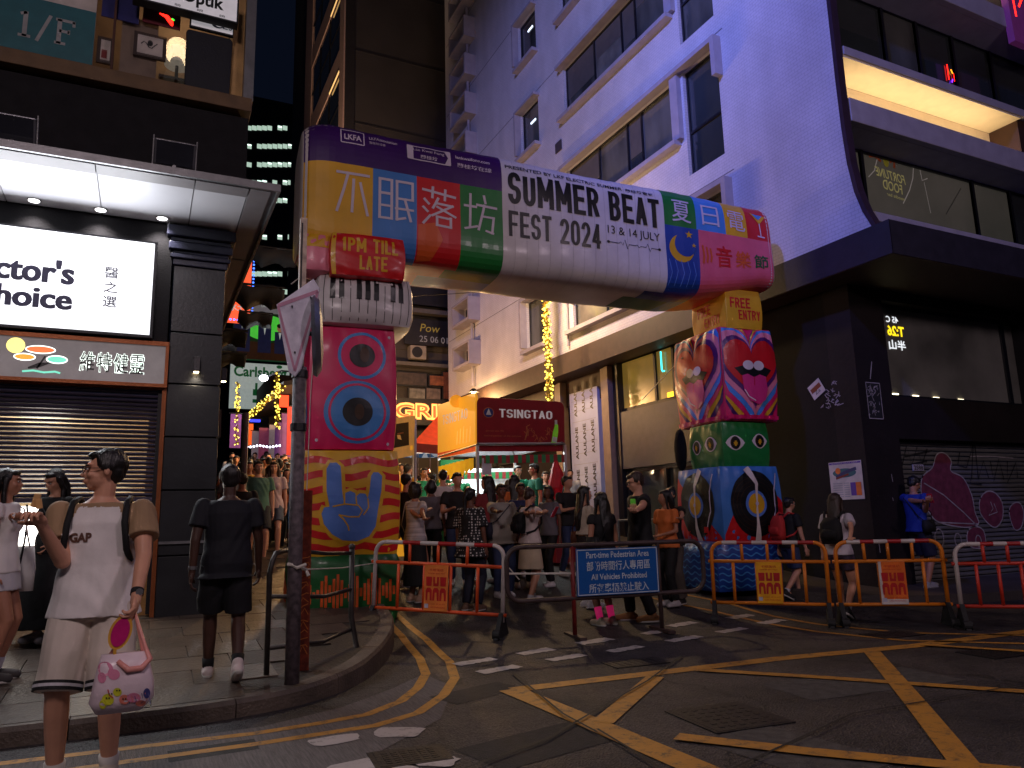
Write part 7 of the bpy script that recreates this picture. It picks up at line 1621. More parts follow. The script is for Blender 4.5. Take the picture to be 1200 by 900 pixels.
def person(lab, foot, top, face, sk='light', hair=('short', HAIR), shirt=('tee', None), pants=('shorts', None), shoes=None, socks=None, hands=(None, None), curl=(.45, .45), palm=(None, None),
           step=0.0, lean=0.0, headyaw=0, headpitch=0, lod=1, build=1.0, group=None, female=False, pos=None, height=None, glasses=False, legs=None, poles=(None, None), knee=None, hfn=None):
    if pos is None: p = G(*foot, fn=hfn) if hfn else G(*foot)
    else: p = Vector(pos)
    if height is None:
        z = p.z+1.2
        while proj((p.x, p.y, z))[1] > top and z < p.z+2.1: z += .005
        h = z-p.z
        hh = max(1.48, min(1.86, h))
        if abs(hh-h) > .02: print('HEIGHT', lab[:30], round(h, 2))
        h = hh
    else: h = height
    s = h/1.72; rz = PI-math.radians(face)
    t = thing('person', lab, 'person', p, rz, group); Wm = wmat(t); T = Wm @ Matrix.Scale(s, 4)
    inv = Wm.inverted(); loc = lambda P_: (T.inverted() @ Vector(P_))
    vox = {2: .0075, 1: .0115, 0: .02}[lod]/1.0
    fem = female; bw = build
    sh = (.165 if fem else .19)*bw**.5; hp = .088
    pel = Vector((0, 0, .93)); L_ = lean
    def tor(z): return Vector((0, -math.sin(L_)*(z-.93), .93+math.cos(L_)*(z-.93)) if z > .93 else (0, 0, z))
    neck = tor(1.43); head = tor(1.60)+Vector((0, -.012-.10*math.sin(max(0, headpitch))*.5, -.02*max(0, headpitch)))
    HR = Matrix.Rotation(math.radians(headyaw), 3, 'Z') @ Matrix.Rotation(headpitch, 3, 'X')
    hd = lambda x, y, z: head+HR @ Vector((x, y, z))
    body = MB()
    # torso
    W1 = .85 if fem else 1
    trs = [(.84, .140, .095), (.92, .165 if fem else .158, .108), (1.00, .145 if fem else .150, .10), (1.10, .122 if fem else .142, .090), (1.22, .138 if fem else .155, .098), (1.32, .150 if fem else .172, .100), (1.39, .135 if fem else .16, .082), (1.435, .075, .062), (1.46, .05, .05)]
    body.loft([(tor(z), rx*bw*(1 if z > .9 else 1), ry*bw) for z, rx, ry in trs], 20)
    if fem:
        for q in (-1, 1): body.ell(tor(1.27)+Vector((q*.065, -.075, 0)), (.06, .05, .06))
    body.cap(tor(1.41), head+HR @ Vector((0, .015, -.05)), .056, .050)
    # head with face
    body.ell(hd(0, .012, .028), (.074, .092, .092), Rm=HR, n=16); body.ell(hd(0, -.022, -.032), (.058, .066, .072), Rm=HR, n=14); body.ell(hd(0, -.058, -.082), (.026, .024, .022), Rm=HR)
    body.cap(hd(0, -.086, .010), hd(0, -.104, -.022), .010, .014); body.ell(hd(0, -.090, -.052), (.022, .010, .007), Rm=HR); body.ell(hd(0, -.089, -.063), (.019, .010, .007), Rm=HR)
    body.cap(hd(-.045, -.078, .034), hd(.045, -.078, .034), .011)
    for q in (-1, 1): body.ell(hd(q*.078, .010, -.004), (.010, .018, .030), Rm=HR); body.ell(hd(q*.036, -.066, -.022), (.022, .020, .02), Rm=HR)
    # arms
    hm = MB(); arms = []
    for i, q in enumerate((1, -1)):           # 0: person's left (+x), 1: right (-x)
        S = tor(1.385)+Vector((q*sh, 0, 0)); tg = hands[i]
        T_ = (Vector(tg[1:]) if isinstance(tg, tuple) else loc(tg)) if tg is not None else Vector((q*(sh+.07), -.03+q*step*.35, .80)) + Vector((0, -math.sin(L_)*.3, 0))
        po = poles[i] or (q*.5, .6, -.6)
        E, Wr = ik(S, T_, .285, .25, po); arms.append((S, E, Wr))
        ab = bw**.5*(.88 if fem else 1)
        body.cap(S, E, .050*ab, .040*ab); body.cap(E, Wr, .040*ab, .027*ab)
        d = (Wr-E).normalized(); pn = Vector(palm[i]) if palm[i] else (Vector((-q, 0, 0)) if abs(d.z) > .6 else Vector((0, 0, 1)))
        hand_mesh(hm, Wr, d, pn, s, q*(-1 if not palm[i] and abs(d.z) > .6 else 1), curl[i], .95 if fem else 1.03, fingers=lod > 0)
    # legs
    lg = []
    for i, q in enumerate((1, -1)):
        Hp = Vector((q*hp*bw**.5, 0, .90)); st = q*step
        F_ = Vector(legs[i]) if legs else Vector((q*(.10), -st, .085+(.07 if st < -.12 else 0)))
        K, A_ = ik(Hp, F_, .43, .42, knee or (q*.08, -1, 0)); lg.append((Hp, K, A_))
        b_ = bw**.5
        body.cap(Hp, K, .086*b_, .058*b_); body.cap(K, K.lerp(A_, .35), .054*b_, .056*b_); body.cap(K.lerp(A_, .3), A_, .056*b_, .036*b_)
        body.cap(A_, A_+Vector((0, -.07, -.045)), .034, .025)
    body.T = Matrix.Identity(4); inv_s = Matrix.Scale(s, 4)
    def fin(mb, name, m, v=None, sm_=3):
        mb.v = [inv_s @ v_ for v_ in mb.v]; return addpart(name, remesh(mb, v or vox, sm_), m, t)
    bme = fin(body, 'body', skin(sk), vox, 2)
    hm.v = [inv_s @ v_ for v_ in hm.v]; me2 = remesh(hm, {2: .0035, 1: .0052, 0: .015}[lod], 1)
    bm = bmesh.new(); bm.from_mesh(bme.data); bm.from_mesh(me2); bm.to_mesh(bme.data); bm.free(); bpy.data.meshes.remove(me2)
    bme.data.polygons.foreach_set('use_smooth', [True]*len(bme.data.polygons))
    # face details
    if lod > 0:
        for q in (-1, 1):
            MB(Matrix.Scale(s, 4)).ell(hd(q*.030, -.0835, .008), (.0125, .006, .0065), Rm=HR, n=8).build_local('eye', EYEW, t); MB(Matrix.Scale(s, 4)).ell(hd(q*.030, -.0890, .008), (.006, .003, .006), Rm=HR, n=8).build_local('pupil', EYEB, t)
            MB(Matrix.Scale(s, 4)).tube([hd(q*.014, -.0915, .027), hd(q*.032, -.092, .032), hd(q*.050, -.080, .027)], .0038, 5).build_local('eyebrow', hair[1], t)
        MB(Matrix.Scale(s, 4)).ell(hd(0, -.0985, -.058), (.019, .0045, .006), Rm=HR, n=8).build_local('mouth', LIP, t)
    if glasses:
        g_ = MB(Matrix.Scale(s, 4))
        for q in (-1, 1):
            g_.tube([hd(q*.034+.026*math.cos(a), -.104+.01*abs(math.cos(a))*(1 if q*math.cos(a) > 0 else 0), .006+.019*math.sin(a)) for a in [2*PI*i/16 for i in range(16)]], .0022, 5, closed=True); g_.tube([hd(q*.060, -.098, .012), hd(q*.078, -.02, .012), hd(q*.080, .02, .004)], .002, 5)
        g_.tube([hd(-.010, -.106, .010), hd(.010, -.106, .010)], .002, 5); g_.build_local('spectacles', DARKM, t)
    # hair
    hk = hair[0]; hmb = MB()
    if hk != 'none':
        hmb.ell(hd(0, .024, .043), (.082, .094, .086), Rm=HR, n=16); hmb.ell(hd(0, .052, .0), (.072, .052, .070), Rm=HR, n=14)
        if hk in ('short', 'long', 'bob', 'pony', 'cap'): hmb.ell(hd(0, -.046, .084), (.060, .040, .026), Rm=HR)
        for q in (-1, 1): hmb.ell(hd(q*.074, .012, .025), (.014, .034, .036), Rm=HR)
        if hk == 'spiky':
            rr = random.Random(len(lab))
            for i in range(26): a = rr.uniform(0, 2*PI); e = rr.uniform(.2, 1.1); dv = Vector((math.cos(a)*math.cos(e), math.sin(a)*math.cos(e), math.sin(e))); hmb.cap(hd(*(dv*.07+Vector((0, .02, .05)))), hd(*(dv*.112+Vector((0, .015, .052)))), .022, .012, n=6)
        if hk == 'long':
            hmb.loft([(hd(0, .055, .03), .088, .05), (hd(0, .075, -.06), .092, .048), (tor(1.40)+Vector((0, .09, 0)), .098, .042), (tor(1.27)+Vector((0, .115, 0)), .095, .035), (tor(1.14)+Vector((0, .12, 0)), .075, .026), (tor(1.08)+Vector((0, .12, 0)), .05, .015)], 16)
            for q in (-1, 1): hmb.cap(hd(q*.078, -.01, .03), hd(q*.085, .0, -.09), .024, .022); hmb.cap(hd(q*.085, .0, -.09), tor(1.30)+Vector((q*.095, -.03, 0)), .024, .016)
        if hk == 'bob': hmb.ell(hd(0, .025, -.02), (.108, .098, .118), Rm=HR); 
        if hk == 'pony': hmb.cap(hd(0, .10, .03), hd(0, .14, -.03), .03, .03); hmb.cap(hd(0, .14, -.03), tor(1.25)+Vector((0, .13, 0)), .032, .014)
        if hk == 'bun': hmb.ell(hd(0, .08, .10), (.045, .045, .045))
        if hk in ('long', 'bob'):       # keep the face free
            pass
        hme = fin(hmb, 'hair', hair[1], {2: .007, 1: .010, 0: .02}[lod], 1)
        if hk in ('bob',):
            bm = bmesh.new(); bm.from_mesh(hme.data); c0 = hd(0, -.10, -.03)*s
            kill = [v for v in bm.verts if ((HR.inverted() @ (v.co/s-head)).y < -.045 and abs((HR.inverted() @ (v.co/s-head)).x) < .062 and (HR.inverted() @ (v.co/s-head)).z < .055)]
            bmesh.ops.delete(bm, geom=kill, context='VERTS'); bm.to_mesh(hme.data); bm.free()
    # clothes
    def sleeve(mb, frac, r0=.066, r1=.074, fore=False):
        for S, E, Wr in arms:
            ab = bw**.5*(.9 if fem else 1)
            mb.ell(S+Vector((0, 0, -.005)), (.066*ab,)*3)
            if frac <= 1: mb.tube([S, S.lerp(E, frac)], [r0*ab, r1*ab], 14)
            else: mb.cap(S, E, r0*ab, .056*ab); mb.tube([E, E.lerp(Wr, frac-1)], [.056*ab, .042*ab], 12)
    kind, cm = shirt[0], shirt[1]; o_ = .020
    if kind:
        top_ = MB(); z0 = shirt[2] if len(shirt) > 2 else .86; fl = {'loose': .035, 'raglan': .020}.get(kind, .016)
        rows = [(z0, .172, .118)]+[r for r in trs if z0+.03 < r[0] < 1.43]+[(1.428, .105, .078)]
        top_.loft([(tor(z), (rx+o_+fl*(1.25-z)*2 if z < 1.25 else rx+o_)*bw, (ry+o_+fl*(1.25-z)*2 if z < 1.25 else ry+o_)*bw) for z, rx, ry in rows], 24)
        if fem:
            for q in (-1, 1): top_.ell(tor(1.27)+Vector((q*.065, -.085, -.01)), (.066, .05, .066))
        if kind in ('tee', 'loose', 'raglan'): sleeve(top_, .62 if kind != 'loose' else .8, r1=.078 if kind != 'loose' else .088)
        elif kind == 'long': sleeve(top_, 1.85)
        elif kind == 'cap_sleeve': sleeve(top_, .3)
        o = fin(top_, 'shirt', cm, None, 3)
        if kind == 'raglan':
            o.data.materials.append(shirt[3]); s0 = s
            for pl in o.data.polygons:
                c = pl.center/s0; ax = abs(c.x)
                if (ax > .185*bw and c.z > 1.08) or (c.z > 1.12 and ax > .085+(1.43-c.z)*.42) or (c.z > 1.405 and c.y < .04 and ax < .10): pl.material_index = 1
        if kind in ('dots', 'stripes'): pass
    kind, cm = pants[0], pants[1]
    if kind:
        pm = MB(); zt = 1.0
        if kind in ('shorts', 'trousers', 'wide'):
            pm.loft([(tor(.82), .155*bw, .11*bw), (tor(.92), .178*bw, .126*bw), (tor(1.0), .160*bw, .115*bw)], 20)
            for Hp, K, A_ in lg:
                if kind == 'shorts': e = Hp.lerp(K, pants[2] if len(pants) > 2 else .92); pm.tube([Hp+Vector((0, 0, .02)), Hp.lerp(K, .4), e], [.105*bw, .104*bw, .100*bw], 16)
                else:
                    w2 = .060 if kind == 'trousers' else .095; pm.cap(Hp, K, .098*bw, .076 if kind == 'trousers' else .095); pm.tube([K, K.lerp(A_, .95)], [.074 if kind == 'trousers' else .094, w2], 14)
        else:   # skirt / dress: (kind, mat, hem z, hem radius)
            hz_ = pants[2]; hr = pants[3]; rows = [(hz_, hr, hr*.85), ((hz_+.95)/2, (hr+.175)/2+.01, ((hr*.85)+.13)/2), (.95, .172*bw, .125*bw), (1.04, .142*bw, .108*bw)]
            pm.loft([(Vector((0, 0, z)) if z < .93 else tor(z), a, b) for z, a, b in rows], 26)
        fin(pm, 'skirt' if kind == 'skirt' else kind if kind != 'wide' else 'trousers', cm, None, 2)
    if socks:
        for Hp, K, A_ in lg: m_ = MB(Matrix.Scale(s, 4)); m_.tube([A_+Vector((0, 0, -.03)), A_.lerp(K, socks[1])], [.042, .05], 14); m_.build_local('sock', socks[0], t, smooth=True)
    sc_ = shoes or cloth('shoe_white', (205, 200, 200))
    for i, (Hp, K, A_) in enumerate(lg):
        m_ = MB(); b = A_+Vector((0, 0, 0)); fl = b.z-.085
        toe = Vector((0, -1, -.0 if fl < .03 else -.5)).normalized(); heel = b+Vector((0, .035, -.045))
        if fl < .03: heel.z = .042
        m_.cap(heel, heel+toe*.10+Vector((0, 0, 0)), .047, .049); m_.cap(heel+toe*.10, heel+toe*.20-Vector((0, 0, .006)), .048, .039); m_.cap(b+Vector((0, 0, .0)), heel+toe*.05, .046, .050)
        m_.v = [inv_s @ v_ for v_ in m_.v]
        for k, v_ in enumerate(m_.v):
            if fl < .03: v_.z = max(v_.z, .004)
        addpart('shoe', remesh(m_, .009 if lod else .016, 1), sc_, t)
        if lod > 0:
            so = MB(inv_s); c = heel+toe*.08; X_ = Vector((1, 0, 0)); Z_ = X_.cross(toe)
            so.loft([(c-Z_*(.040)*(1 if Z_.z > 0 else -1), .040, .135, X_, toe), (c-Z_*(.020)*(1 if Z_.z > 0 else -1), .044, .140, X_, toe)], 18, sq=2.6); so.build_local('shoe_sole', cloth('sole_pale', (190, 186, 180)), t)
    return dict(T=T, arms=[tuple(T @ v for v in a) for a in arms], head=T @ head, legs=[tuple(T @ v for v in a) for a in lg], tor=lambda z, x=0, y=0: T @ (tor(z)+Vector((x, y, 0))), hd=lambda x, y, z: T @ hd(x, y, z), s=s, t=t)
def _bl(s, name, mats, par, smooth=True):
    me = s.mesh(name, mats, None, smooth); return link(name, me, par)
MB.build_local = _bl

def backpack(lab, R, m, h=.42, w=.15, small=False):
    T = R['T']; t = thing('backpack', lab, 'backpack', R['tor'](1.2, 0, .15)); mb = MB(T)
    c = Vector((0, .205, 1.20)); mb.loft([((0, .20, 1.20-h/2), w*.85, .07), ((0, .21, 1.20-h/4), w, .085), ((0, .20, 1.20+h/4), w*.95, .075), ((0, .18, 1.20+h/2), w*.6, .045)], 18, sq=3).build('bag_body', m, t, smooth=True)
    MB(T).loft([((0, .285, 1.08), w*.7, .03), ((0, .295, 1.16), w*.72, .03), ((0, .285, 1.22), w*.6, .02)], 16, sq=3).build('front_pocket', m, t, smooth=True)
    for q in (-1, 1): MB(T).tube([(q*.10, .15, 1.38), (q*.125, .06, 1.455), (q*.13, -.06, 1.43), (q*.135, -.135, 1.32), (q*.150, -.12, 1.18), (q*.165, .02, 1.08), (q*.12, .15, 1.04)], .017, 6).build('strap', m, t, smooth=True)
    return t
def strapbag(lab, R, m, side=1, z=.92, fwd=0, size=(.11, .05, .09), name='shoulder_bag', cat='bag', cross=True):
    T = R['T']; t = thing(name, lab, cat, R['tor'](z, side*.2, 0)); c = Vector((side*.22, fwd, z)); a, b, h = size
    MB(T).loft([((c.x, c.y, c.z-h), b, a), ((c.x, c.y, c.z), b*1.15, a*1.05), ((c.x, c.y, c.z+h), b*.8, a*.9)], 16, sq=3.5).build('bag_body', m, t, smooth=True)
    so = -side if cross else side
    MB(T).tube([(c.x, c.y-a*.7, c.z+h*.8), (side*.14, -.15, 1.15), (so*.09, -.12, 1.38), (so*.10, .0, 1.462), (so*.08, .13, 1.38), (side*.15, .14, 1.1), (c.x, c.y+a*.7, c.z+h*.8)], .008, 6).build('strap', m, t, smooth=True)
    return t
def phone(lab, loc, ang=0, m=None, tilt=.6):
    t = thing('phone', lab, 'phone', loc); T = Matrix.Translation(Vector(loc)) @ Matrix.Rotation(ang, 4, 'Z') @ Matrix.Rotation(tilt, 4, 'X'); MB(T).box(-.038, .038, -.005, .005, -.078, .078).build('case', m or DARKM, t, bevel=.004)
    MB(T).box(-.034, .034, .0052, .006, -.07, .07).build('screen', sm('phone_screen', (170, 190, 220), emit=.6, bump=0), t); return t

# ---------------- the man in the raglan tee (foreground)
KH = cloth('khaki', (158, 128, 96)); OFFW = cloth('offwhite', (226, 220, 218)); BLKC = cloth('black', (16, 16, 19)); NAVC = cloth('navy', (20, 22, 38)); WHC = cloth('white', (196, 194, 200)); GRNC = cloth('green', (16, 120, 76)); DNM = cloth('denim', (44, 56, 92)); BEI = cloth('beige', (176, 158, 132)); STN = cloth('stone', (206, 194, 182))
MP = G(97, 920)
R1 = person('man in a white and tan GAP tee and glasses carrying a cartoon shopping bag', None, 520, 188, 'light', ('short', HAIR), ('raglan', OFFW, .84, KH), ('shorts', STN, 1.02), cloth('shoe_cream', (190, 180, 165)), (cloth('sock_white', (200, 196, 190)), .12), pos=(MP.x, MP.y, 0), height=1.78,
        hands=(atd(158, 724, 3.84), atd(50, 618, 3.86)), poles=((.6, .5, -.3), (.3, .5, -1)), palm=((-1, 0, 0), (0, -.2, -1)), curl=(.9, 1.0), headyaw=-78, headpitch=.0, lod=2, build=1.10, glasses=True, legs=((.11, .03, .085), (-.13, -.02, .085)))
# shorts hem bands
for (Hp, K, A_) in R1['legs']:
    ee = Hp.lerp(K, 1.02*.985); dd = (K-Hp).normalized()
    for k, m_ in ((0, BLKC), (1, WHC), (2, BLKC)): MB().tube([ee-dd*(.045-.015*k), ee-dd*(.030-.015*k)], .1185, 24).build('hem_band', m_, R1['t'])
def drape(name, P, mats, R, c, yaxis_deg, parent, lift=.002, step=.03):
    """lay a flat print on a garment by casting rays at it"""
    g_ = [o for o in R['t'].children if o.name.startswith(name)][0]
    Mw = wmat(R['t']); bvh = BVHTree.FromPolygons([Mw @ v.co for v in g_.data.vertices], [tuple(p.vertices) for p in g_.data.polygons])
    a = math.radians(yaxis_deg); dr = Vector((-math.sin(a), -math.cos(a), 0)); rt = Vector((math.cos(a), -math.sin(a), 0))*-1
    rt = Vector((0, 0, 1)).cross(-dr); rt = -rt if False else rt
    def fn(x, y, o):
        st = c-dr*.5+rt*x+Vector((0, 0, y)); h, n_, i, d_ = bvh.ray_cast(st, dr); 
        return (h if h else c+rt*x+Vector((0, 0, y)))-dr*(.002+o)
    return P.build('printed_letters', mats, fn, g_, step=step, lift=lift)
P = Print(); GB = sm('gap_brown', (96, 62, 48), rough=.7)
P.text('GAP', -.055, .055, -.026, .026, GB, 1, .05)
cG = onY(98, 630, MP.y-.15); drape('shirt', P, [GB], R1, Vector((cG.x, MP.y, cG.z)), 188, R1['t'])
backpack('black backpack worn by the man in the GAP tee', R1, BLKC, h=.46)
wr = R1['arms'][0]; d = (wr[2]-wr[1]).normalized(); MB().tube([wr[2]-d*.04, wr[2]-d*.012], .033, 16).build('wristwatch', BLKC, R1['t']); MB().tube([wr[2]-d*.03+Vector((.01, -.034, 0)), wr[2]-d*.03+Vector((.011, -.040, 0))], .018, 16).build('watch_dial', STEEL, R1['t'])
# shopping bag
t = thing('shopping_bag', 'white plastic shopping bag with pink and lime cartoon blobs hanging from the man\'s hand', 'bag', wr[2]-Vector((0, 0, .3)))
yb0 = wr[2].y-.05
q = lambda px, py, dy=0: onY(px, py, yb0+dy)
f0 = [q(117, 770), q(168, 768), q(178, 772), q(180, 822), q(150, 837), q(103, 830)]
BAGM = sm('bag_plastic', (226, 206, 214), rough=.3, var=.12, scale=6, bump=.5, bscale=9)
c = q(143, 800); mb = MB(); rows = []
for v, (xl_, xr_) in zip((765, 780, 800, 820, 834), ((119, 171), (114, 176), (109, 180), (104, 180), (112, 166))):
    a, b = q(xl_, v), q(xr_, v); dp = (.03, .055, .07, .06, .03)[(765, 780, 800, 820, 834).index(v)]; rows.append(((a+b)/2+Vector((0, .0, 0)), (b-a).length/2, dp))
mb.loft(rows[::-1], 26, sq=3).build('bag_body', BAGM, t, smooth=True)
PKH = sm('pink_handle', (226, 150, 140), rough=.35, bump=.3)
MB().tube([q(128, 770, .02), q(140, 752, .02), wr[2]+d*.08, q(166, 754, .03), q(170, 775, .02)], [.012, .010, .008, .010, .014], 7).build('handle', PKH, t, smooth=True)
MB().tube([q(138, 775, -.05), q(150, 785, -.07), q(166, 783, -.06), q(176, 772, -.03), q(170, 757, -.01), wr[2]+d*.08], [.012, .016, .016, .014, .010, .008], 7).build('handle', PKH, t, smooth=True)
bb = BVHTree.FromPolygons([v.copy() for v in mb.v], mb.f)
def bfn(x, y, o):
    p = q(x, y); st = p-Vector((0, .5, 0)); h, n_, i, d_ = bb.ray_cast(st, Vector((0, 1, 0))); return (h if h else p-Vector((0, .06, 0)))-Vector((0, .002+o, 0))
P = Print(); PB = sm('bag_pink', (214, 130, 160), rough=.35); LB = sm('bag_lime', (206, 206, 50), rough=.35); RB = sm('bag_salmon', (226, 130, 110), rough=.35); NB_ = sm('bag_navy', (70, 70, 130), rough=.35)
for x, y, a, b, m_ in ((124, 782, 9, 8, PB), (134, 788, 7, 6, PB), (120, 792, 5, 6, PB), (138, 808, 5, 5, LB), (127, 817, 7, 7, LB), (121, 823, 4, 6, LB), (146, 817, 6, 6, RB), (157, 815, 8, 6, PB), (165, 822, 6, 4, RB), (172, 810, 4, 6, NB_)): P.ell(x, y, a, b, m_, 1, n=18)
for x, y in ((127, 816), (146, 817), (139, 807), (130, 811)): P.ell(x-1.5, y-1, .9, 1.1, BLKP, 3, n=8); P.ell(x+1.5, y-1, .9, 1.1, BLKP, 3, n=8)
for i in range(7): P.line([(150+4*i, 811+2*math.sin(i)), (152+4*i, 820+2*math.cos(i*2)), (149+4*i, 822)], .7, RB if i % 2 else NB_, 2)
P.line([(127, 805), (129, 812), (133, 815)], 1.4, sm('bag_red', (190, 50, 50)), 2)
P.build('cartoon_print', [PB, LB, RB, NB_, BLKP, sm('bag_red', (190, 50, 50))], bfn, t, lift=.0008)
# fan in the same hand
t = thing('hand_fan', 'pink rimmed lens shaped hand fan held with the shopping bag', 'fan', q(141, 741)); YG_ = sm('fan_gold', (214, 160, 60), rough=.4); MGT = sm('fan_magenta', (190, 30, 110), rough=.35)
Tf = Matrix.Translation(q(141, 741, -.02)) @ Matrix.Rotation(.25, 4, 'Y')
MB(Tf).loft([((0, .004, -.0), .052, .085, (1, 0, 0), (0, 0, 1)), ((0, -.004, 0), .052, .085, (1, 0, 0), (0, 0, 1))], 28).build('rim', YG_, t); MB(Tf).loft([((0, -.004, -.0), .040, .070, (1, 0, 0), (0, 0, 1)), ((0, -.008, 0), .040, .070, (1, 0, 0), (0, 0, 1))], 28).build('face', MGT, t); MB(Tf).tube([(0, 0, -.08), (.02, 0, -.15)], .008).build('handle', YG_, t)
# snack in the other hand
hR = R1['arms'][1]; dR = (hR[2]-hR[1]).normalized(); sn = hR[2]+dR*.10+Vector((0, 0, .05))
t = thing('snack_stick', 'pale folded snack pieces pinched in the raised hand of the man', 'snack', sn); MB(Matrix.Translation(sn) @ Matrix.Rotation(.2, 4, 'Y')).box(-.018, .014, -.008, .008, -.02, .05).build('snack', sm('wafer', (196, 150, 96), rough=.8), t, bevel=.004); MB(Matrix.Translation(sn) @ Matrix.Rotation(-.2, 4, 'Y')).box(.0, .03, -.016, .0, -.03, .02).build('snack', sm('wafer', (0, 0, 0)), t, bevel=.004)

# ---------------- people on the left footway
pf = lambda Y: pz(Y)
R2 = person('long haired woman cut by the left edge in a white sports vest with black trim', None, 0, 100, 'tan', ('long', HAIR), ('cap_sleeve', OFFW), ('skirt', WHC, .72, .2), cloth('shoe_dark', (60, 56, 56)), (WHC, .25), pos=(*G(-14, 800, fn=pf).xy, pz(G(-14, 800, fn=pf).y)), height=1.62, female=True,
       hands=(atd(30, 622, 5.2), None), lod=1, curl=(.8, .4))
for k in (0, 1): MB(R2['T']).tube([(.10+.02*k, -.13, 1.42), (.14+.02*k, -.135, 1.3), (.155+.02*k, -.12, 1.1), (.15+.02*k, -.1, .92)], .006, 5).build('black_trim', BLKC, R2['t'])
w_ = R2['arms'][0]; dd = (w_[2]-w_[1]).normalized(); MB().tube([w_[2]-dd*.05, w_[2]-dd*.02], .034, 14).build('white_wristband', WHC, R2['t'])
strapbag('white tote bag with a printed flower on the woman at the left edge', R2, cloth('tote_white', (200, 198, 196)), 1, .88, -.05, (.15, .04, .19), 'tote_bag', 'bag', cross=False)
R3 = person('dark haired woman in a long black dress looking down behind the GAP tee man', None, 568, 222, 'light', ('long', HAIR), ('cap_sleeve', BLKC), ('skirt', BLKC, .14, .36), WHC, pos=(*G(52, 752, fn=pf).xy, pz(G(52, 752, fn=pf).y)), height=1.62, female=True, hands=(atd(62, 640, 7.1), atd(78, 630, 7.2)), headpitch=.45, lod=1, curl=(.6, .6))
strapbag('black crossbody bag on the woman in the long black dress', R3, BLKC, 1, 1.0, -.06)
R4 = person('man in dark navy shirt and shorts walking away past the black pillar', (260, 797), 545, 2, 'dark', ('short', HAIR), ('tee', cloth('midnight', (12, 14, 26)), .80), ('shorts', cloth('midnight_short', (10, 11, 20)), .90), cloth('shoe_white2', (214, 200, 196)), (BLKC, .16), step=.20, lod=2, build=1.08, hands=(None, None), curl=(.5, .5), hfn=pf)
w_ = R4['arms'][0]; dd = (w_[2]-w_[1]).normalized(); MB().tube([w_[2]-dd*.045, w_[2]-dd*.02], .034, 14).build('wristwatch', STEEL, R4['t'])

# ---------------- people in the lane, left gap
R5 = person('man in a sage green tee with a small crossbody bag coming down the lane', (299, 660), 540, 175, 'light', ('short', HAIR), ('tee', cloth('sage', (70, 110, 92))), ('shorts', cloth('dark_short', (26, 26, 34)), .9), WHC, None, step=.12, build=1.12)
R6 = person('woman in white top and grey shorts beside the green tee man', (318, 652), 541, 190, 'light', ('long', HAIRB), ('tee', cloth('rosewhite', (186, 160, 160))), ('shorts', cloth('greyshort', (80, 86, 100)), .7), WHC, None, female=True, step=.08)
R7 = person('person in black trousers and white shoes just behind the walking navy man', (304, 650), 556, 350, 'tan', ('short', HAIR), ('tee', BLKC), ('trousers', BLKC), WHC, None, pos=(*atd(281, 640, 11.5).xy, gz(atd(281, 640, 11.5).y)), height=1.66)

# crowd: five kinds, copied
kinds = []
for i, (sk, hr, tp, bt, fem) in enumerate([('light', 'short', cloth('crowd_black', (24, 22, 26)), DNM, False), ('tan', 'long', cloth('crowd_orange', (210, 110, 50)), BLKC, True), ('light', 'short', cloth('crowd_white', (200, 195, 195)), NAVC, False), ('light', 'long', cloth('crowd_red', (130, 40, 44)), BLKC, True), ('tan', 'short', cloth('crowd_yellow', (220, 160, 50)), BEI, False), ('brown', 'bob', cloth('crowd_grey', (100, 96, 104)), BLKC, True)]):
    kinds.append((sk, hr, tp, bt, fem))
cdesc = ['in black', 'in orange', 'in a white shirt', 'in dark red', 'in a yellow shirt', 'in grey']
protos = {}
rc = random.Random(21)
spots = []
for k in range(58):
    row = k % 5; dep = 15.5+2.4*row+rc.uniform(-.8, .8); px = 266+rc.uniform(0, 82); spots.append((px, dep, rc.randrange(6), rc.choice([180, 200, 160, 10, 350, 170])))
for k, (px, dep, kd, fc) in enumerate([(476, 11.6, 0, 80), (505, 12.2, 5, 30), (536, 11.8, 0, 200), (571, 12.0, 3, 340), (603, 12.6, 0, 20), (642, 11.9, 5, 250), (664, 12.8, 0, 170), (519, 13.2, 2, 10), (778, 10.6, 0, 260), (470, 17, 2, 200), (482, 18.5, 0, 20), (500, 19, 3, 170), (530, 18, 0, 350), (545, 19, 4, 190), (560, 17.2, 5, 10), (573, 18.5, 2, 190), (588, 17.4, 1, 340), (655, 16.2, 0, 260), (668, 17.5, 2, 200), (648, 18, 3, 20), (478, 15.8, 4, 60)]): spots.append((px, dep, kd, fc))
spots += [(345, 27, 0, 180), (270, 14.5, 5, 5), (283, 17, 4, 180), (331, 17.5, 4, 10), (300, 19, 1, 180)]
used_l = set()
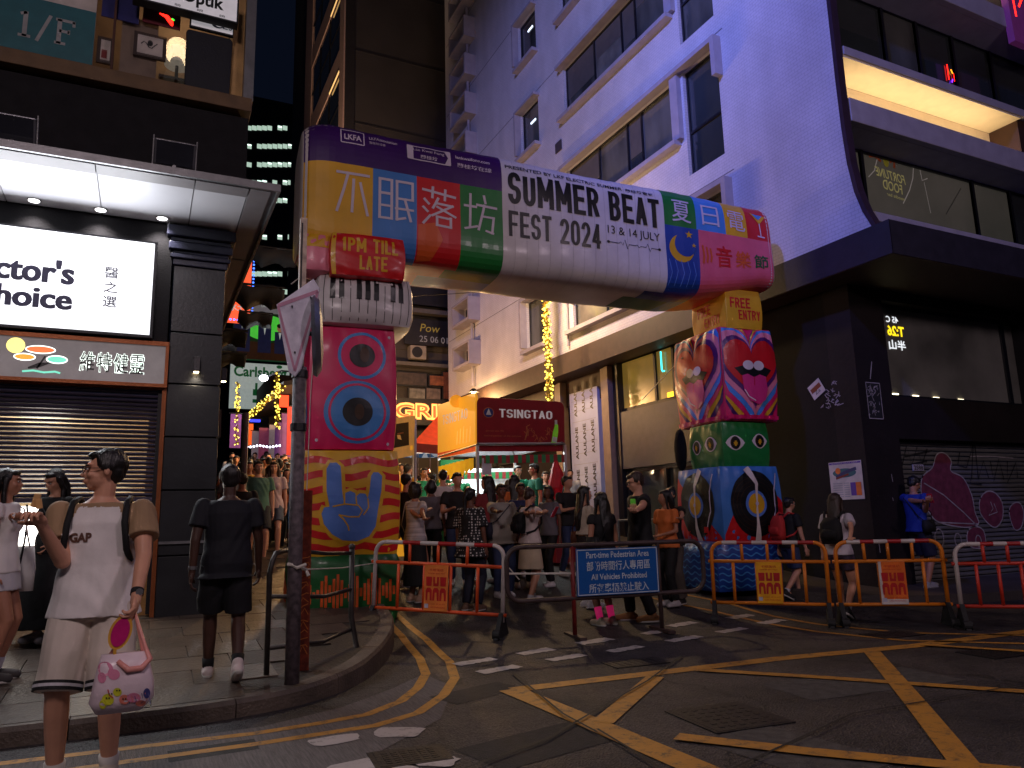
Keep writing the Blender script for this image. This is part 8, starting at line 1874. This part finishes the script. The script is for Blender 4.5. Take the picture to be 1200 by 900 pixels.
for k, (px, dep, kd, fc) in enumerate(spots):
    c = atd(px, 560, dep); pos_ = (c.x, c.y, gz(c.y)); lab = 'person %s, %s, in the crowd' % (cdesc[kd], '%s, %s' % (['by the left wall', 'left of the post', 'mid lane', 'toward the sign post', 'beside the arch pillar', 'behind the food booth', 'behind the orange tent', 'behind the beer booth', 'right of the beer booth', 'before the food booth', 'left of the beer booth', 'before the beer booth', 'right of the beer booth'][min(4, int((px-262)/18)) if px < 460 else (5+(px > 489)+(px > 535)+(px > 640) if dep > 14 else 9+(px > 489)+(px > 535)+(px > 650))], ['in front', 'second row', 'third row', 'fourth row', 'at the back'][min(4, int((dep-14)/2.6))] if dep > 14 else 'nearer the barriers'))
    if lab in used_l:
        for q_ in range(6):
            kd = (kd+1) % 6; l2 = 'person %s%s' % (cdesc[kd], lab[lab.index(','):])
            if l2 not in used_l: lab = l2; break
        else: continue
    used_l.add(lab)
    if kd not in protos:
        sk, hr, tp, bt, fem = kinds[kd]; R = person(lab, None, 0, fc, sk, (hr, HAIR), ('tee', tp), ('trousers', bt), None, None, step=(.1, 0, .14, .06, 0, .1)[kd], headyaw=(20, -25, 0, 30, -10, 15)[kd], hands=((None, ('l', -.12, -.30, 1.15)), (('l', .10, -.25, 1.05), None), (None, None), (('l', .12, -.28, 1.2), ('l', -.10, -.28, 1.18)), (None, ('l', -.2, -.2, 1.0)), (None, None))[kd], lod=0, female=fem, pos=pos_, height=1.68 if not fem else 1.60, group='crowd walking in the lane'); protos[kd] = R['t']
    else:
        src = protos[kd]; o = src.copy(); COL.objects.link(o); o.location = pos_; o.rotation_euler = (0, 0, PI-math.radians(fc)); o['label'] = lab; sc_ = rc.uniform(.96, 1.06); o.scale = (sc_,)*3; WM[o.name] = Matrix.Translation(Vector(pos_))
        for ch in src.children: c2 = ch.copy(); COL.objects.link(c2); c2.parent = o

# ---------------- people in front of the booths
R = person('woman with bobbed black hair in a striped top, behind the orange barrier', (487, 706), 565, 70, 'tan', ('bob', HAIR), ('tee', cloth('stripe_top', (176, 168, 170), scale=40, stretch=(.05, .05, 1), var=.4)), ('skirt', BLKC, .24, .20), cloth('shoe_sand', (186, 150, 124)), None, female=True, hands=(atd(508, 622, 9.6), atd(500, 625, 9.4)))
strapbag('pale grey tote bag hanging from the arm of the woman in stripes', R, cloth('tote_grey', (170, 160, 156)), 1, .82, -.10, (.13, .04, .13), 'tote_bag', 'bag', cross=False)
R = person('promoter in a green dress with white pleats seen from behind at the booth', (524, 640), 547, 10, 'fair', ('bun', HAIR), ('tee', GRNC, .88), ('skirt', GRNC, .66, .25), WHC, (WHC, .1), female=True, hands=(None, atd(512, 575, 14.6)))
for k in range(14):
    a = 2*PI*k/14; MB(R['T']).add([(.235*math.cos(a), .20*math.sin(a), .86), (.272*math.cos(a-.1), .232*math.sin(a-.1), .655), (.272*math.cos(a+.1), .232*math.sin(a+.1), .655)], [(0, 1, 2)]).build('white_pleat', WHC, R['t'])
person('green uniformed server facing out in the second booth', None, 545, 170, 'tan', ('short', HAIR), ('tee', GRNC), ('trousers', BLKC), None, None, female=True, pos=(*atd(497, 640, 15.3).xy, gz(atd(497, 640, 15.3).y)+.05), height=1.62)
person('man in dark blue shirt bending at the second booth counter', None, 552, 330, 'light', ('short', HAIR), ('tee', NAVC), ('trousers', BEI), None, None, pos=(*atd(510, 640, 14.6).xy, gz(atd(510, 640, 14.6).y)), height=1.62, lean=.12, hands=(atd(522, 590, 14.2), None))
person('server in green reaching past the promoter toward the bottles', None, 553, 200, 'light', ('short', HAIR), ('tee', GRNC), ('trousers', BLKC), None, None, pos=(*atd(539, 640, 15.6).xy, gz(atd(539, 640, 15.6).y)), height=1.62, hands=(atd(548, 583, 15.0), None))
DOT = cloth('dotted', (22, 20, 22)); nt = DOT.node_tree; N = nt.nodes; L = nt.links
tcn = N.new('ShaderNodeTexCoord'); vo = N.new('ShaderNodeTexVoronoi'); vo.inputs['Scale'].default_value = 28; vo.inputs['Randomness'].default_value = .25; L.new(tcn.outputs['Object'], vo.inputs['Vector']); mr = N.new('ShaderNodeMapRange'); mr.inputs[1].default_value = .30; mr.inputs[2].default_value = .34; L.new(vo.outputs['Distance'], mr.inputs[0]); mx = N.new('ShaderNodeMix'); mx.data_type = 'RGBA'; mx.inputs[6].default_value = (.6, .58, .56, 1); mx.inputs[7].default_value = (.012, .011, .012, 1); L.new(mr.outputs[0], mx.inputs[0]); L.new(mx.outputs[2], N['Principled BSDF'].inputs['Base Color'])
R = person('woman in a black and white dotted tunic with a ponytail, behind the orange barrier', (553, 716), 572, 60, 'brown', ('pony', HAIR), ('loose', DOT, .74), ('trousers', cloth('dark_jean', (22, 26, 44))), cloth('shoe_brown', (110, 84, 66)), None, female=True, build=1.18)
R = person('woman in a light grey open shirt holding her bag strap, facing the camera', (590, 700), 567, 185, 'brown', ('short', HAIR), ('loose', cloth('pale_olive', (150, 144, 136)), .80), ('trousers', DNM), WHC, None, female=True, build=1.15, hands=(None, atd(583, 600, 10.4)))
strapbag('dark blue shoulder bag of the woman in the light grey shirt', R, cloth('dark_bag', (24, 24, 44)), -1, 1.0, .0, (.1, .05, .13))
person('person in a dark blue top whose face shows behind the grey shirted woman', None, 568, 200, 'brown', ('short', HAIR), ('tee', cloth('blue_top', (30, 36, 80))), ('trousers', BLKC), None, None, pos=(*atd(612, 640, 11.6).xy, gz(atd(612, 640, 11.6).y)), height=1.60, female=True)
R = person('woman in a cream knee length dress looking at her phone, in profile', (623, 706), 573, 80, 'light', ('bun', HAIRB), ('loose', cloth('cream_top', (206, 190, 184)), .88), ('skirt', cloth('cream_skirt', (196, 178, 150)), .50, .22), WHC, (WHC, .1), female=True, headpitch=.35, hands=(atd(643, 607, 9.4), atd(645, 605, 9.6)), step=.10, curl=(.9, .9))
phone('phone in a red case held by the woman in the cream dress', atd(650, 600, 9.5), .5, cloth('red_case', (200, 40, 60)))
backpack('black backpack of the woman in the cream dress', R, BLKC, h=.32, w=.12)
person('long haired woman in white with her back turned at the booth', None, 556, 20, 'light', ('long', HAIRB), ('tee', WHC), ('trousers', BLKC), None, None, pos=(*atd(598, 640, 12.8).xy, gz(atd(598, 640, 12.8).y)), height=1.58, female=True)
person('server in green with a black cap raised, standing inside the TSINGTAO booth', None, 545, 182, 'fair', ('short', HAIR), ('tee', cloth('teal_green', (20, 160, 120))), ('trousers', BLKC), None, None, pos=(*atd(609, 640, 14.7).xy, gz(atd(609, 640, 14.7).y)+.1), height=1.68)
person('taller server in green in profile at the right of the TSINGTAO booth', None, 540, 275, 'light', ('short', HAIR), ('tee', cloth('teal_dark', (14, 110, 90))), ('trousers', BLKC), None, None, pos=(*atd(629, 640, 14.4).xy, gz(atd(629, 640, 14.4).y)+.05), height=1.78)
person('dim person in dark clothes at the right end of the booth', None, 548, 200, 'tan', ('short', HAIR), ('tee', BLKC), ('trousers', BLKC), None, None, pos=(*atd(642, 640, 15.2).xy, gz(atd(642, 640, 15.2).y)), height=1.66)
# ---------------- group behind the blue sign
R = person('woman with long straight hair in a cream top, in profile left of the group', (690, 712), 570, 95, 'light', ('long', HAIR), ('tee', cloth('cream_tee', (206, 190, 170)), 1.02), ('shorts', cloth('dark_short2', (40, 30, 30)), .6), WHC, None, female=True)
strapbag('brown shoulder bag of the woman in the cream top', R, cloth('brown_bag', (100, 56, 38)), 1, .98, .02)
R = person('girl with long hair from behind in a black top with pink socks', (711, 733), 577, 352, 'tan', ('long', HAIR), ('cap_sleeve', BLKC, .96), ('shorts', BLKC, .45), cloth('shoe_cream2', (200, 186, 160)), (cloth('hot_pink', (255, 50, 130), emit=.15), .38), female=True, build=1.05)
strapbag('small black bag with a pale strap on the girl in pink socks', R, BLKC, 1, 1.05, .05)
R = person('tall man in a black tee and dark glasses holding a green can', (756, 728), 553, 285, 'light', ('short', HAIRB), ('tee', BLKC), ('trousers', BLKC), cloth('shoe_tan', (150, 104, 60)), None, glasses=True, headpitch=.3, hands=(atd(742, 603, 8.6), atd(744, 607, 8.5)), build=1.08, curl=(1.0, .8), legs=((.12, .05, .085), (-.12, -.12, .085)))
w_ = R['arms'][1]; dd = (w_[2]-w_[1]).normalized(); MB().tube([w_[2]-dd*.045, w_[2]-dd*.02], .034, 14).build('wristwatch', BLKC, R['t'])
cc = R['arms'][1][2]+(R['arms'][1][2]-R['arms'][1][1]).normalized()*.10+Vector((0, 0, .04)); t = thing('drink_can', 'bright green drink can in the hand of the man in black', 'can', cc); MB().tube([cc-Vector((0, 0, .075)), cc-Vector((0, 0, .07)), cc+Vector((0, 0, .065)), cc+Vector((0, 0, .075))], [.026, .032, .032, .027], 18).build('can', sm('can_green', (100, 190, 60), rough=.3, metal=.3, emit=.1, bump=0), t, smooth=False)
R = person('person in wide grey trousers half hidden behind the tall man in black', (793, 708), 572, 250, 'light', ('bun', HAIR), ('tee', BLKC), ('wide', cloth('grey_wide', (74, 66, 60))), cloth('shoe_black', (22, 22, 24)), None, female=True, hands=(atd(800, 628, 9.2), None), pos=None)
# ---------------- right side
R = person('walking person in black with a red backpack by the blue wave base', (930, 702), 583, 95, 'light', ('short', HAIR), ('tee', BLKC), ('shorts', DNM, .9), cloth('shoe_black2', (30, 30, 32)), (WHC, .1), step=.22, lean=.12)
backpack('red backpack of the person walking by the blue wave base', R, cloth('red_pack', (190, 44, 40)))
R = person('long haired girl in a white tee with a bag, walking by the corner pier', (991, 725), 578, 70, 'light', ('long', HAIRB), ('tee', cloth('white_tee', (200, 190, 200))), ('shorts', cloth('print_short', (60, 50, 70), var=.6, scale=20), .55), cloth('shoe_black3', (30, 30, 32)), (WHC, .12), female=True, step=.16, lean=.05, hands=(None, atd(1000, 655, 8.6)))
backpack('black backpack of the girl in the white tee', R, BLKC, h=.36)
pm_ = G(1082, 676, fn=lambda Y: .13)
R = person('man in a bright blue tee looking at his phone against the graffiti shutter', None, 548, 95, 'tan', ('short', HAIR), ('tee', cloth('royal_blue', (20, 48, 140))), ('shorts', cloth('navy_short', (24, 26, 50)), .95), cloth('shoe_grey', (150, 146, 146)), None, pos=(onY(1078, 640, YG-.25).x, YG-.25, .13), height=1.7, headpitch=.45, hands=(atd(1085, 588, 11.1), atd(1087, 589, 10.95)), curl=(1, 1), legs=((.1, -.2, .085), (-.1, .05, .085)))
phone('phone in the hands of the man in the blue tee', atd(1090, 584, 11.0), -1.2, cloth('red_case', (0, 0, 0)))
strapbag('black crossbody bag worn by the man in the blue tee', R, BLKC, -1, .95, .02)

for o in SC.objects:
    if o.get('label') and len(o['label'].replace('-', ' ').split()) > 16: print('LONG', o.name, o['label'])
